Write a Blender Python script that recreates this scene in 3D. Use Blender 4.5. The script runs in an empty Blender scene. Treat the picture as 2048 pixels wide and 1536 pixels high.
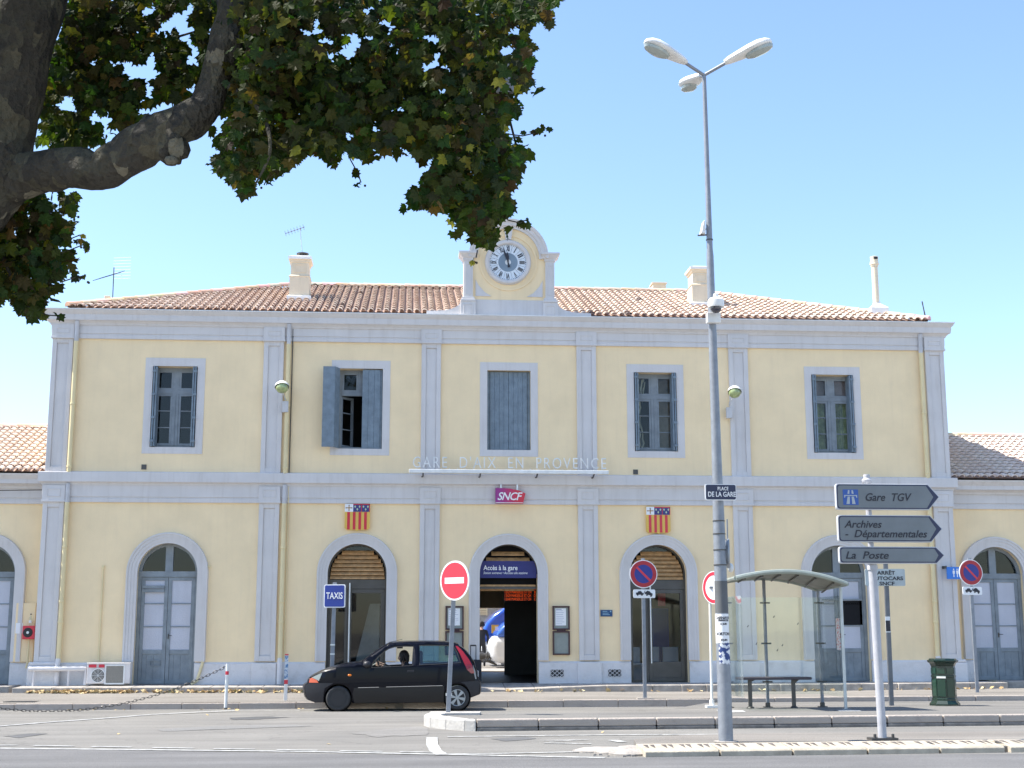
import bpy, bmesh, math, random
from mathutils import Vector, Matrix
R_=math.radians; PI=math.pi
random.seed(7)
SC=bpy.context.scene; COL=SC.collection
# ------------------------------------------------------------------ camera, sky, sun, exposure
CF,CP,CY,CR=2734.46,.17906,.07652,-.00136
CAM=Vector((-2.528,-34.0,1.6))
_F=Vector((math.sin(CY)*math.cos(CP),math.cos(CY)*math.cos(CP),math.sin(CP)))
_R=Vector((math.cos(CY),-math.sin(CY),0)); _U=_R.cross(_F)
RT=_R*math.cos(CR)+_U*math.sin(CR); UP=_U*math.cos(CR)-_R*math.sin(CR)
cd=bpy.data.cameras.new('camera'); cam=bpy.data.objects.new('camera',cd); COL.objects.link(cam)
cam.matrix_world=Matrix(((RT.x,UP.x,-_F.x,CAM.x),(RT.y,UP.y,-_F.y,CAM.y),(RT.z,UP.z,-_F.z,CAM.z),(0,0,0,1)))
cd.sensor_width=36; cd.lens=CF/2048*36; cd.clip_end=3000; cd.clip_start=.1
SC.camera=cam
SUN_EL,SUN_AZ=R_(56),R_(-86)      # azimuth measured from +Y towards +X: the sun stands left, a little behind the facade
w=bpy.data.worlds.new('World'); SC.world=w; w.use_nodes=True
nt=w.node_tree; bg=nt.nodes['Background']; sk=nt.nodes.new('ShaderNodeTexSky'); sk.sky_type='NISHITA'
sk.sun_disc=False; sk.sun_elevation=SUN_EL; sk.sun_rotation=SUN_AZ
sk.air_density=1.0; sk.dust_density=.5; sk.ozone_density=3.0; sk.altitude=100
nt.links.new(sk.outputs[0],bg.inputs[0]); bg.inputs[1].default_value=.12
sl=bpy.data.lights.new('sun','SUN'); so=bpy.data.objects.new('sun',sl); COL.objects.link(so)
sl.energy=3.7; sl.angle=R_(.53); sl.color=(1,.95,.86)
sd=Vector((math.sin(SUN_AZ)*math.cos(SUN_EL),math.cos(SUN_AZ)*math.cos(SUN_EL),math.sin(SUN_EL)))
so.rotation_euler=(-sd).to_track_quat('-Z','Y').to_euler()
vs=SC.view_settings; vs.view_transform='Standard'; vs.look='None'; vs.gamma=1; vs.exposure=1.35
# ------------------------------------------------------------------ measuring: where a sight line meets a vertical plane Y or a level Z
def _ray(px,py): return RT*(px-1024)+UP*(768-py)+_F*CF
def W(px,py,Y=0):
    d=_ray(px,py); t=(Y-CAM.y)/d.y; return Vector((CAM.x+d.x*t,Y,CAM.z+d.z*t))
def G(px,py,z=0):
    d=_ray(px,py); t=(z-CAM.z)/d.z; return Vector((CAM.x+d.x*t,CAM.y+d.y*t,z))
# ------------------------------------------------------------------ materials
def mat(name,col,rough=.7,metal=0,var=.12,scale=3,bump=0,bscale=40,trans=0,emit=0,spec=.5,col2=None,coat=0,alpha=1,detail=6,thr=None):
    m=bpy.data.materials.new(name); m.use_nodes=True; t=m.node_tree; b=t.nodes['Principled BSDF']
    N=t.nodes.new; L=t.links.new
    tc=N('ShaderNodeTexCoord')
    if var or col2:
        n=N('ShaderNodeTexNoise'); n.inputs['Scale'].default_value=scale; n.inputs['Detail'].default_value=detail; n.inputs['Roughness'].default_value=.6
        L(tc.outputs['Object'],n.inputs['Vector'])
        r=N('ShaderNodeValToRGB'); e=r.color_ramp.elements
        c2=col2 if col2 else tuple(max(0,c*(1-2*var)) for c in col)
        e[0].position,e[1].position=thr if thr else (.32,.68)
        e[0].color=(*c2,1); e[1].color=(*[min(1,c*(1+(var if not col2 else 0)*.4)) for c in col],1)
        L(n.outputs[0],r.inputs[0]); L(r.outputs[0],b.inputs['Base Color'])
    else: b.inputs['Base Color'].default_value=(*col,1)
    b.inputs['Roughness'].default_value=rough; b.inputs['Metallic'].default_value=metal
    b.inputs['Specular IOR Level'].default_value=spec
    if coat: b.inputs['Coat Weight'].default_value=coat; b.inputs['Coat Roughness'].default_value=.04
    if trans: b.inputs['Transmission Weight'].default_value=trans
    if emit: b.inputs['Emission Color'].default_value=(*col,1); b.inputs['Emission Strength'].default_value=emit
    if alpha<1: b.inputs['Alpha'].default_value=alpha
    if bump:
        n2=N('ShaderNodeTexNoise'); n2.inputs['Scale'].default_value=bscale; n2.inputs['Detail'].default_value=5
        L(tc.outputs['Object'],n2.inputs['Vector'])
        bp=N('ShaderNodeBump'); bp.inputs['Strength'].default_value=bump; bp.inputs['Distance'].default_value=.02
        L(n2.outputs[0],bp.inputs['Height']); L(bp.outputs[0],b.inputs['Normal'])
    return m
def weathered(name,col,dirt,amt=.5,rough=.85,bump=.25,bscale=35,streak=True,lowz=None):
    """wall paint: faint blotches, vertical rain streaks and a little grime with a shape of its own"""
    m=mat(name,col,rough,0,.04,1.3,bump,bscale,spec=.25); t=m.node_tree; b=t.nodes['Principled BSDF']; N=t.nodes.new; L=t.links.new
    tc=N('ShaderNodeTexCoord'); mp=N('ShaderNodeMapping'); mp.inputs['Scale'].default_value=(5,5,.35) if streak else (2,2,2)
    L(tc.outputs['Object'],mp.inputs['Vector'])
    n=N('ShaderNodeTexNoise'); n.inputs['Scale'].default_value=1.6; n.inputs['Detail'].default_value=7; n.inputs['Roughness'].default_value=.65
    L(mp.outputs[0],n.inputs['Vector'])
    n3=N('ShaderNodeTexNoise'); n3.inputs['Scale'].default_value=.45; n3.inputs['Detail'].default_value=3; L(tc.outputs['Object'],n3.inputs['Vector'])
    mr=N('ShaderNodeMapRange'); mr.inputs[1].default_value=.5; mr.inputs[2].default_value=.8; mr.inputs[4].default_value=amt; L(n.outputs[0],mr.inputs[0])
    mu=N('ShaderNodeMath'); mu.operation='MULTIPLY'; L(mr.outputs[0],mu.inputs[0]); L(n3.outputs[0],mu.inputs[1])
    src=b.inputs['Base Color'].links[0].from_socket
    mx=N('ShaderNodeMix'); mx.data_type='RGBA'; mx.inputs[7].default_value=(*dirt,1); L(mu.outputs[0],mx.inputs[0]); L(src,mx.inputs[6])
    L(mx.outputs[2],b.inputs['Base Color'])
    return m
def attr_mat(name,rough=.85,bump=.3,bscale=30,spec=.3,transl=0,mulc=(1,1,1)):
    """base colour from the mesh's own per-piece tint (each tile, leaf or stone has its own colour)"""
    m=bpy.data.materials.new(name); m.use_nodes=True; t=m.node_tree; b=t.nodes['Principled BSDF']; N=t.nodes.new; L=t.links.new
    a=N('ShaderNodeAttribute'); a.attribute_name='tint'
    tc=N('ShaderNodeTexCoord'); n=N('ShaderNodeTexNoise'); n.inputs['Scale'].default_value=bscale; n.inputs['Detail'].default_value=6; L(tc.outputs['Object'],n.inputs['Vector'])
    mr=N('ShaderNodeMapRange'); mr.inputs[3].default_value=.75; mr.inputs[4].default_value=1.2; L(n.outputs[0],mr.inputs[0])
    mx=N('ShaderNodeVectorMath'); mx.operation='SCALE'; L(a.outputs[0],mx.inputs[0]); L(mr.outputs[0],mx.inputs['Scale'])
    L(mx.outputs[0],b.inputs['Base Color']); b.inputs['Roughness'].default_value=rough; b.inputs['Specular IOR Level'].default_value=spec
    if bump:
        bp=N('ShaderNodeBump'); bp.inputs['Strength'].default_value=bump; bp.inputs['Distance'].default_value=.01; L(n.outputs[0],bp.inputs['Height']); L(bp.outputs[0],b.inputs['Normal'])
    if transl:
        tr=N('ShaderNodeBsdfTranslucent'); mc=N('ShaderNodeVectorMath'); mc.operation='MULTIPLY'; mc.inputs[1].default_value=mulc; L(mx.outputs[0],mc.inputs[0]); L(mc.outputs[0],tr.inputs[0])
        ms=N('ShaderNodeMixShader'); ms.inputs[0].default_value=transl; L(b.outputs[0],ms.inputs[1]); L(tr.outputs[0],ms.inputs[2]); L(ms.outputs[0],t.nodes['Material Output'].inputs[0])
    return m
def glass_mat(name,tint=(.9,.95,.95),refl=.06,alpha_refl=None):
    m=bpy.data.materials.new(name); m.use_nodes=True; t=m.node_tree; N=t.nodes.new; L=t.links.new
    for n in list(t.nodes):
        if n.type=='BSDF_PRINCIPLED': t.nodes.remove(n)
    tr=N('ShaderNodeBsdfTransparent'); tr.inputs[0].default_value=(*tint,1); gl=N('ShaderNodeBsdfGlossy'); gl.inputs['Roughness'].default_value=.03
    lw=N('ShaderNodeLayerWeight'); lw.inputs[0].default_value=.5; pw=N('ShaderNodeMath'); pw.operation='POWER'; pw.inputs[1].default_value=5; L(lw.outputs['Facing'],pw.inputs[0])
    fr=N('ShaderNodeMapRange'); fr.inputs[3].default_value=refl; fr.inputs[4].default_value=.8; L(pw.outputs[0],fr.inputs[0])
    tc=N('ShaderNodeTexCoord'); n=N('ShaderNodeTexNoise'); n.inputs['Scale'].default_value=1.7; L(tc.outputs['Object'],n.inputs['Vector'])
    bp=N('ShaderNodeBump'); bp.inputs['Strength'].default_value=.05; bp.inputs['Distance'].default_value=.02; L(n.outputs[0],bp.inputs['Height']); L(bp.outputs[0],gl.inputs['Normal'])
    ms=N('ShaderNodeMixShader'); L(fr.outputs[0],ms.inputs[0]); L(tr.outputs[0],ms.inputs[1]); L(gl.outputs[0],ms.inputs[2]); L(ms.outputs[0],t.nodes['Material Output'].inputs[0])
    return m
M={}
M['wall']=weathered('yellow_stucco',(.935,.74,.468),(.60,.46,.31),.30,bump=.18)
M['stone']=weathered('grey_paint',(.67,.64,.625),(.40,.35,.31),.6,bump=.15)
M['plinth']=weathered('plinth_paint',(.74,.71,.70),(.38,.34,.30),.8,bump=.5,bscale=30,streak=False)
M['cornw']=mat('zinc_flashing',(.85,.84,.82),.5,0,.08)
M['door']=mat('blue_grey_paint',(.255,.29,.32),.5,0,.12,4,.15,20,spec=.35)
M['shut']=mat('shutter_paint',(.205,.26,.31),.55,0,.12,6,.15,20,spec=.3)
M['panel']=weathered('pale_door_panel',(.56,.57,.63),(.3,.3,.33),.3)
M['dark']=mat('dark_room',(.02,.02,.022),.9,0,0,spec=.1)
M['dkmetal']=mat('dark_bronze_metal',(.10,.095,.09),.4,.5,.1)
M['glass']=glass_mat('window_glass',(.8,.86,.86),.045)
M['clear']=glass_mat('shelter_glass',(.93,.965,.955),.06)
M['carglass']=glass_mat('car_glass',(.75,.86,.84),.1)
M['wood']=mat('louvre_wood',(.62,.37,.17),.7,0,.2,8,.2,40)
M['pipe']=weathered('cream_pipe',(.80,.67,.40),(.4,.32,.2),.5)
M['pipeg']=mat('grey_pipe',(.58,.57,.58),.5,0,.1)
M['galv']=mat('galvanised_steel',(.27,.29,.325),.5,.25,.10,9,.1,60)
M['white']=mat('white_paint',(.82,.82,.80),.4,0,.08,5)
M['black']=mat('black_plastic',(.02,.02,.022),.5,0,.1)
M['rubber']=mat('tyre_rubber',(.04,.04,.042),.8,0,.2,20,.2)
M['red']=mat('sign_red',(.68,.03,.06),.3,0,.06)
M['blue']=mat('sign_blue',(.015,.04,.28),.35,0,.06)
M['navy']=mat('enamel_navy',(.015,.02,.07),.3,0,.1)
M['signgrey']=mat('sign_back_grey',(.40,.43,.46),.45,.3,.1)
M['signface']=mat('direction_face',(.185,.205,.215),.45,0,.07)
M['ink']=mat('black_ink',(.02,.02,.03),.5,0,0)
M['whiteink']=mat('white_lettering',(.85,.85,.85),.5,0,0)
M['steel']=mat('brushed_steel',(.74,.76,.78),.35,.55,.1)
M['green']=mat('bin_green',(.008,.030,.020),.25,0,.2,5,coat=.3)
M['kerb']=weathered('kerb_stone',(.43,.375,.33),(.2,.17,.17),.9,bump=.8,bscale=25,streak=False)
M['kerbw']=weathered('white_kerb_paint',(.48,.46,.43),(.25,.23,.21),1.0,bump=.6,bscale=20,streak=False)
M['paint']=mat('road_marking',(.50,.50,.48),.85,0,.0,7,.3,40,col2=(.27,.27,.265),thr=(.36,.62))
M['concrete']=mat('concrete',(.43,.39,.35),.9,0,.2,4,.5,30)
M['plate']=mat('tactile_cream',(.50,.44,.35),.85,0,.15,5,.4,40)
M['carpaint']=mat('black_car_paint',(.003,.0035,.008),.28,.0,.0,2,coat=.14,spec=.15)
M['carplast']=mat('dark_bumper_plastic',(.017,.0165,.022),.5,0,.1,9)
M['amber']=mat('amber_lens',(.85,.22,.02),.2,0,0)
M['redlens']=mat('red_lens',(.30,.012,.02),.15,0,0,coat=.5)
M['lens']=mat('lamp_lens',(.36,.40,.38),.1,0,0,coat=.5)
M['alloy']=mat('alloy_wheel',(.42,.44,.46),.35,.6,.1)
M['skin']=mat('skin',(.45,.27,.2),.6,0,.05)
M['hair']=mat('dark_hair',(.015,.01,.009),.6,0,.2,30)
M['cloth']=mat('dark_clothing',(.02,.022,.03),.9,0,.2)
def ground_mat(name,c1,c2,crack=True,spk=.5,scale=.35):
    m=mat(name,c1,.93,0,0,scale,.7,70,col2=c2,spec=.2,thr=(.3,.72)); t=m.node_tree; b=t.nodes['Principled BSDF']; N=t.nodes.new; L=t.links.new
    src=b.inputs['Base Color'].links[0].from_socket
    tc=N('ShaderNodeTexCoord'); n=N('ShaderNodeTexNoise'); n.inputs['Scale'].default_value=55; n.inputs['Detail'].default_value=3; L(tc.outputs['Object'],n.inputs['Vector'])
    mr=N('ShaderNodeMapRange'); mr.inputs[1].default_value=.3; mr.inputs[2].default_value=.7; mr.inputs[3].default_value=1-spk*.5; mr.inputs[4].default_value=1+spk*.35; L(n.outputs[0],mr.inputs[0])
    mp=N('ShaderNodeMapping'); mp.inputs['Scale'].default_value=(.25,1.6,1); L(tc.outputs['Object'],mp.inputs['Vector'])
    n2=N('ShaderNodeTexNoise'); n2.inputs['Scale'].default_value=1.1; n2.inputs['Detail'].default_value=4; L(mp.outputs[0],n2.inputs['Vector'])
    mr2=N('ShaderNodeMapRange'); mr2.inputs[1].default_value=.35; mr2.inputs[2].default_value=.7; mr2.inputs[3].default_value=.86; mr2.inputs[4].default_value=1.1; L(n2.outputs[0],mr2.inputs[0])
    mm=N('ShaderNodeMath'); mm.operation='MULTIPLY'; L(mr.outputs[0],mm.inputs[0]); L(mr2.outputs[0],mm.inputs[1])
    v=N('ShaderNodeVectorMath'); v.operation='SCALE'; L(src,v.inputs[0]); L(mm.outputs[0],v.inputs['Scale'])
    out=v.outputs[0]
    if crack:
        vo=N('ShaderNodeTexVoronoi'); vo.feature='DISTANCE_TO_EDGE'; vo.inputs['Scale'].default_value=.33
        nd=N('ShaderNodeTexNoise'); nd.inputs['Scale'].default_value=2.5; nd.inputs['Detail'].default_value=5; L(tc.outputs['Object'],nd.inputs['Vector'])
        va=N('ShaderNodeVectorMath'); va.operation='ADD'; L(tc.outputs['Object'],va.inputs[0]); L(nd.outputs['Color'],va.inputs[1]); L(va.outputs[0],vo.inputs['Vector'])
        mc=N('ShaderNodeMapRange'); mc.inputs[1].default_value=0; mc.inputs[2].default_value=.006; mc.inputs[3].default_value=.72; mc.inputs[4].default_value=1; L(vo.outputs['Distance'],mc.inputs[0])
        v2=N('ShaderNodeVectorMath'); v2.operation='SCALE'; L(out,v2.inputs[0]); L(mc.outputs[0],v2.inputs['Scale']); out=v2.outputs[0]
    L(out,b.inputs['Base Color']); return m
M['asphalt']=ground_mat('asphalt',(.255,.243,.222),(.205,.197,.184))
M['asph2']=ground_mat('smooth_asphalt',(.19,.186,.184),(.158,.156,.156),crack=False,scale=.6)
M['pave']=ground_mat('pavement_asphalt',(.28,.258,.232),(.23,.212,.192),crack=False)
M['island']=ground_mat('platform_asphalt',(.225,.215,.20),(.185,.178,.168),crack=False)
M['bounce_pave']=ground_mat('bounce_paving',(.50,.46,.40),(.42,.38,.34),crack=False)  # kept pale so the unseen near ground throws light back at the facade
M['tile']=attr_mat('terracotta_tile',.85,.3,25)
M['leaf']=attr_mat('plane_leaf',.6,0,12,.22,.42,(2.2,2.2,.6))
M['dryleaf']=attr_mat('dry_leaf',.8,0,12,.2)
# ------------------------------------------------------------------ object bookkeeping
WL={}
def thing(name,label,cat,loc=(0,0,0),group=None):
    o=bpy.data.objects.new(name,None); COL.objects.link(o); o.location=loc; o.empty_display_size=.2
    o['label']=label; o['category']=cat
    if group: o['group']=group
    WL[o.name]=Vector(loc); return o
def tag(o,label,cat,group=None):
    o['label']=label; o['category']=cat
    if group: o['group']=group
    return o
class MB:
    def __init__(s): s.v=[]; s.f=[]; s.c=[]; s.m=[]; s.tint=None; s.mi=0
    def add(s,vs,fs):
        b=len(s.v); s.v+= [Vector(v) for v in vs]
        for f in fs: s.f.append([b+i for i in f]); s.c.append(s.tint); s.m.append(s.mi)
        return s
    def quad(s,a,b,c,d): return s.add([a,b,c,d],[(0,1,2,3)])
    def box(s,x0,x1,y0,y1,z0,z1):
        return s.add([(x0,y0,z0),(x1,y0,z0),(x1,y1,z0),(x0,y1,z0),(x0,y0,z1),(x1,y0,z1),(x1,y1,z1),(x0,y1,z1)],
          [(0,3,2,1),(4,5,6,7),(0,1,5,4),(1,2,6,5),(2,3,7,6),(3,0,4,7)])
    def prism(s,pts,y0,y1):      # outline in (x,z), counter-clockwise seen from -Y
        n=len(pts); v=[(x,y0,z) for x,z in pts]+[(x,y1,z) for x,z in pts]
        return s.add(v,[tuple(range(n)),tuple(range(2*n-1,n-1,-1))]+[(i,i+n,(i+1)%n+n,(i+1)%n) for i in range(n)])
    def flat(s,pts,z0,z1):       # outline in (x,y), extruded in z
        n=len(pts); v=[(x,y,z0) for x,y in pts]+[(x,y,z1) for x,y in pts]
        return s.add(v,[tuple(range(n-1,-1,-1)),tuple(range(n,2*n))]+[(i,(i+1)%n,(i+1)%n+n,i+n) for i in range(n)])
    def tube(s,path,r,n=10,caps=True):
        path=[Vector(p) for p in path]; rs=r if isinstance(r,(list,tuple)) else [r]*len(path)
        b=len(s.v); up=None
        for i,p in enumerate(path):
            d=(path[min(i+1,len(path)-1)]-path[max(i-1,0)]).normalized()
            if up is None: up=d.orthogonal().normalized()
            else: up=(up-d*up.dot(d)).normalized()
            q=d.cross(up)
            s.v+= [p+(up*math.cos(a)+q*math.sin(a))*rs[i] for a in [2*PI*k/n for k in range(n)]]
        for i in range(len(path)-1):
            for k in range(n):
                s.f.append([b+i*n+k,b+i*n+(k+1)%n,b+(i+1)*n+(k+1)%n,b+(i+1)*n+k]); s.c.append(s.tint); s.m.append(s.mi)
        if caps:
            s.f.append([b+k for k in range(n-1,-1,-1)]); s.c.append(s.tint); s.m.append(s.mi)
            e=b+(len(path)-1)*n; s.f.append([e+k for k in range(n)]); s.c.append(s.tint); s.m.append(s.mi)
        return s
    def lathe(s,prof,c,ax='Z',n=20,ph=0,caps=True):   # prof: (radius, height)
        b=len(s.v); c=Vector(c)
        for r,h in prof:
            for k in range(n):
                a=2*PI*k/n+ph; u,v_=r*math.cos(a),r*math.sin(a)
                s.v.append(c+(Vector((u,v_,h)) if ax=='Z' else Vector((u,-h,v_)) if ax=='Y' else Vector((h,u,v_))))
        for i in range(len(prof)-1):
            for k in range(n):
                s.f.append([b+i*n+k,b+i*n+(k+1)%n,b+(i+1)*n+(k+1)%n,b+(i+1)*n+k]); s.c.append(s.tint); s.m.append(s.mi)
        for i,rev in((0,True),(len(prof)-1,False)):
            if caps and prof[i][0]>1e-4:
                r_=[b+i*n+k for k in range(n)]; s.f.append(r_[::-1] if rev else r_); s.c.append(s.tint); s.m.append(s.mi)
        return s
    def sphere(s,c,r,n=14,sx=1,sy=1,sz=1):
        b=len(s.v); c=Vector(c); m=n//2
        for i in range(m+1):
            t=PI*i/m
            for k in range(n):
                a=2*PI*k/n; s.v.append(c+Vector((r*sx*math.sin(t)*math.cos(a),r*sy*math.sin(t)*math.sin(a),r*sz*math.cos(t))))
        for i in range(m):
            for k in range(n): s.f.append([b+i*n+k,b+(i+1)*n+k,b+(i+1)*n+(k+1)%n,b+i*n+(k+1)%n]); s.c.append(s.tint); s.m.append(s.mi)
        return s
    def sweep(s,path,norms,prof,closed=False):
        """path points and outward normals in the facade plane (x,z); prof=(outward, protrusion toward -Y)"""
        b=len(s.v); n=len(prof)
        for (x,z),(nx,nz) in zip(path,norms):
            for u,v_ in prof: s.v.append(Vector((x+nx*u,-v_,z+nz*u)))
        for i in range(len(path)-1):
            for k in range(n-1): s.f.append([b+i*n+k,b+i*n+k+1,b+(i+1)*n+k+1,b+(i+1)*n+k]); s.c.append(s.tint); s.m.append(s.mi)
        if not closed:
            for i,rev in((0,1),(len(path)-1,0)):
                r_=[b+i*n+k for k in range(n)]; s.f.append(r_[::-1] if rev else r_); s.c.append(s.tint); s.m.append(s.mi)
        return s
    def mould(s,plan,prof):
        """moulding along a plan polyline (x,y); prof=(protrusion outward to the right of travel, z), mitred corners"""
        P=[Vector((x,y,0)) for x,y in plan]; b=len(s.v); n=len(prof)
        for i,p in enumerate(P):
            d0=(P[i]-P[i-1]).normalized() if i else (P[1]-P[0]).normalized()
            d1=(P[i+1]-P[i]).normalized() if i<len(P)-1 else d0
            n0=Vector((d0.y,-d0.x,0)); n1=Vector((d1.y,-d1.x,0)); m=(n0+n1); m=m/m.dot(n0)
            for u,z in prof: s.v.append(p+m*u+Vector((0,0,z)))
        for i in range(len(P)-1):
            for k in range(n-1): s.f.append([b+i*n+k,b+(i+1)*n+k,b+(i+1)*n+k+1,b+i*n+k+1]); s.c.append(s.tint); s.m.append(s.mi)
        for i,rev in((0,0),(len(P)-1,1)):
            r_=[b+i*n+k for k in range(n)]; s.f.append(r_[::-1] if rev else r_); s.c.append(s.tint); s.m.append(s.mi)
        return s
    def xf(s,mx,start=0):
        for i in range(start,len(s.v)): s.v[i]=mx@s.v[i]
        return s
    def build(s,name,mats,parent=None,smooth=False,bevel=0,kind=None,fix=True,label=None):
        off=WL[parent.name] if parent else Vector((0,0,0))
        me=bpy.data.meshes.new(name); me.from_pydata([v-off for v in s.v],[],s.f); me.validate(clean_customdata=False)
        for m_ in (mats if isinstance(mats,(list,tuple)) else [mats]): me.materials.append(M[m_] if isinstance(m_,str) else m_)
        if len(me.polygons)==len(s.f):
            me.polygons.foreach_set('material_index',s.m)
            if any(c is not None for c in s.c):
                ca=me.color_attributes.new('tint','FLOAT_COLOR','CORNER'); buf=[]
                for p,c in zip(me.polygons,s.c): buf+=list((*(c or (1,1,1)),1))*p.loop_total
                ca.data.foreach_set('color',buf)
        if fix:
            bm=bmesh.new(); bm.from_mesh(me); bmesh.ops.recalc_face_normals(bm,faces=bm.faces); bm.to_mesh(me); bm.free()
        if smooth:
            for p in me.polygons: p.use_smooth=True
            if smooth!='all':
                try: me.set_sharp_from_angle(angle=R_(38))
                except Exception: pass
        o=bpy.data.objects.new(name,me); COL.objects.link(o)
        if parent: o.parent=parent
        WL[o.name]=off.copy()
        if bevel:
            bv=o.modifiers.new('bevel','BEVEL'); bv.width=bevel; bv.segments=2; bv.limit_method='ANGLE'; bv.angle_limit=R_(40)
        if kind: o['kind']=kind
        if label: o['label']=label
        return o
def text_mesh(txt,size,bold=0,shear=0,extrude=.003,space=1.0,align='CENTER'):
    """verts/faces of lettering in local (x right, y up); returned as lists"""
    cu=bpy.data.curves.new('t','FONT'); cu.body=txt; cu.size=size; cu.extrude=extrude; cu.offset=bold; cu.shear=shear; cu.space_character=space
    cu.align_x=align; cu.align_y='CENTER'; cu.resolution_u=3
    o=bpy.data.objects.new('t',cu); COL.objects.link(o)
    dg=bpy.context.evaluated_depsgraph_get(); me=bpy.data.meshes.new_from_object(o.evaluated_get(dg))
    vs=[v.co.copy() for v in me.vertices]; fs=[tuple(p.vertices) for p in me.polygons]
    bpy.data.objects.remove(o); bpy.data.curves.remove(cu); bpy.data.meshes.remove(me)
    return vs,fs
def put_text(mb,txt,size,c,width=None,rz=0,**k):
    """lettering centred at c, reading along +X, facing -Y, then turned rz about the vertical through c"""
    vs,fs=text_mesh(txt,size,**k)
    if width:
        x0=min(v.x for v in vs); x1=max(v.x for v in vs); sx=width/(x1-x0); mxx=(x0+x1)/2 if k.get('align','CENTER')=='CENTER' else 0
        for v in vs: v.x=(v.x-mxx)*sx
    mx=Matrix.Translation(Vector(c))@Matrix.Rotation(rz,4,'Z')
    mb.add([mx@Vector((v.x,-v.z,v.y)) for v in vs],fs); return mb
def sub(parent,o,label=None):
    if label: o['label']=label
    return o
# ------------------------------------------------------------------ ground, roads, kerbs
def lerp(a,b,t): return a+(b-a)*max(0,min(1,t))
def kz(x): return lerp(.087,.117,(x+6)/9) if x<3 else lerp(.117,.158,(x-3)/6)      # top of the far kerb
def gz(x,y):                                                                      # carriageway level
    if y>-3.3: return -.04
    if y>-6: return lerp(0,-.04,(y+6)/2.6)
    return 0
KY=-3.35; SY=-1.0; GX0,GX1=-26,34
mb=MB(); mb.box(-1500,1500,-1500,1500,-.5,-.12); o=mb.build('ground','pave',kind='structure')
def grid_sheet(name,xs,ys,fn,m,skirt=0):
    mb=MB(); nx,ny=len(xs),len(ys)
    vs=[(x,y,fn(x,y)) for y in ys for x in xs]; fs=[(j*nx+i,j*nx+i+1,(j+1)*nx+i+1,(j+1)*nx+i) for j in range(ny-1) for i in range(nx-1)]
    mb.add(vs,fs); return mb.build(name,m,kind='structure',smooth='all')
def fr(a,b,n): return [a+(b-a)*i/n for i in range(n+1)]
grid_sheet('road',fr(-60,60,60),fr(-60,-6,20)+fr(-5.6,KY+.05,6),gz,'asphalt')
# nearer carriageway: a smoother, bluer surface beyond the solid line
def solidY(x): return lerp(-13.80,-16.08,(x+8.17)/8.14) if x<0 else -16.1
xs=fr(-60,0,60)+fr(1,60,20)
mb=MB(); v=[];n=len(xs)
for x in xs:
    yy=-13.8+(-.28)*(x+8.17) if x<0 else -16.09
    if x>=.3: yy=-15.95
    v.append((x,max(-17.5,min(-9,yy)),.004))
for x in xs: v.append((x,-24,.004))
mb.add(v,[(i+n,i+n+1,i+1,i) for i in range(n-1)]); mb.build('main_road','asph2',kind='structure')
mb=MB(); mb.box(-60,60,-70,-24,-.1,.10); mb.build('bounce_pavement','bounce_pave',kind='structure')  # out of view around the camera, added to bounce sunlight onto the facade
# pavement and doorstep
def pz(x,y):
    t=(y-KY)/(SY-KY); b=lerp(.225,.20,(x+11)/11) if x<0 else .20-.004*min(x,5)+.008*max(0,x-7)
    return lerp(kz(x),b,t) if t>0 else kz(x)
grid_sheet('pavement',fr(GX0,GX1,120),fr(KY+.14,SY+.02,5),pz,'pave')
grid_sheet('pavement_back',fr(-60,60,2),[.2,24],lambda x,y:.33,'pave')
mb=MB(); x=GX0; i=0
while x<GX1:
    L_=1.22 if i%3 else 1.08; a,b=x+.004,x+L_-.004; zt=kz(x+L_/2)+.002; 
    mb.box(a,b,KY+random.uniform(-.006,.006),KY+.15,-.1,zt+random.uniform(-.003,.004)); x+=L_; i+=1
mb.build('pavement_kerb','kerb',kind='structure',bevel=.012)
def stepz(x):
    e=.335 if x<3 else .335+.003*(x-3)
    if -1.9<x<1.9:
        t=1 if x<.1 else (1.9-x)/1.8
        if x<-.9: t=(x+1.9)
        e-=.085*max(0,min(1,t))
    return e
mb=MB(); x=-11.55; i=0
while x<12.1:
    L_=random.choice((.7,.9,1.1,.6)); a,b=x+.004,min(x+L_,12.1)-.004
    zt=[stepz(a),stepz(b)]; y0=SY+random.uniform(-.03,.02)
    mb.add([(a,y0,.1),(b,y0,.1),(b,0.1,.1),(a,0.1,.1),(a,y0,zt[0]),(b,y0,zt[1]),(b,.1,.36),(a,.1,.36)],[(0,3,2,1),(4,5,6,7),(0,1,5,4),(1,2,6,5),(2,3,7,6),(3,0,4,7)])
    x+=L_; i+=1
mb.build('doorstep','concrete',kind='structure',bevel=.015)
mb=MB(); mb.box(-26,-11.72,-.62,.4,.1,.36); mb.build('doorstep_left','concrete',kind='structure',bevel=.015)
mb=MB(); mb.box(12.2,34,-.45,.4,.1,.37); mb.build('doorstep_right','concrete',kind='structure',bevel=.015)
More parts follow.
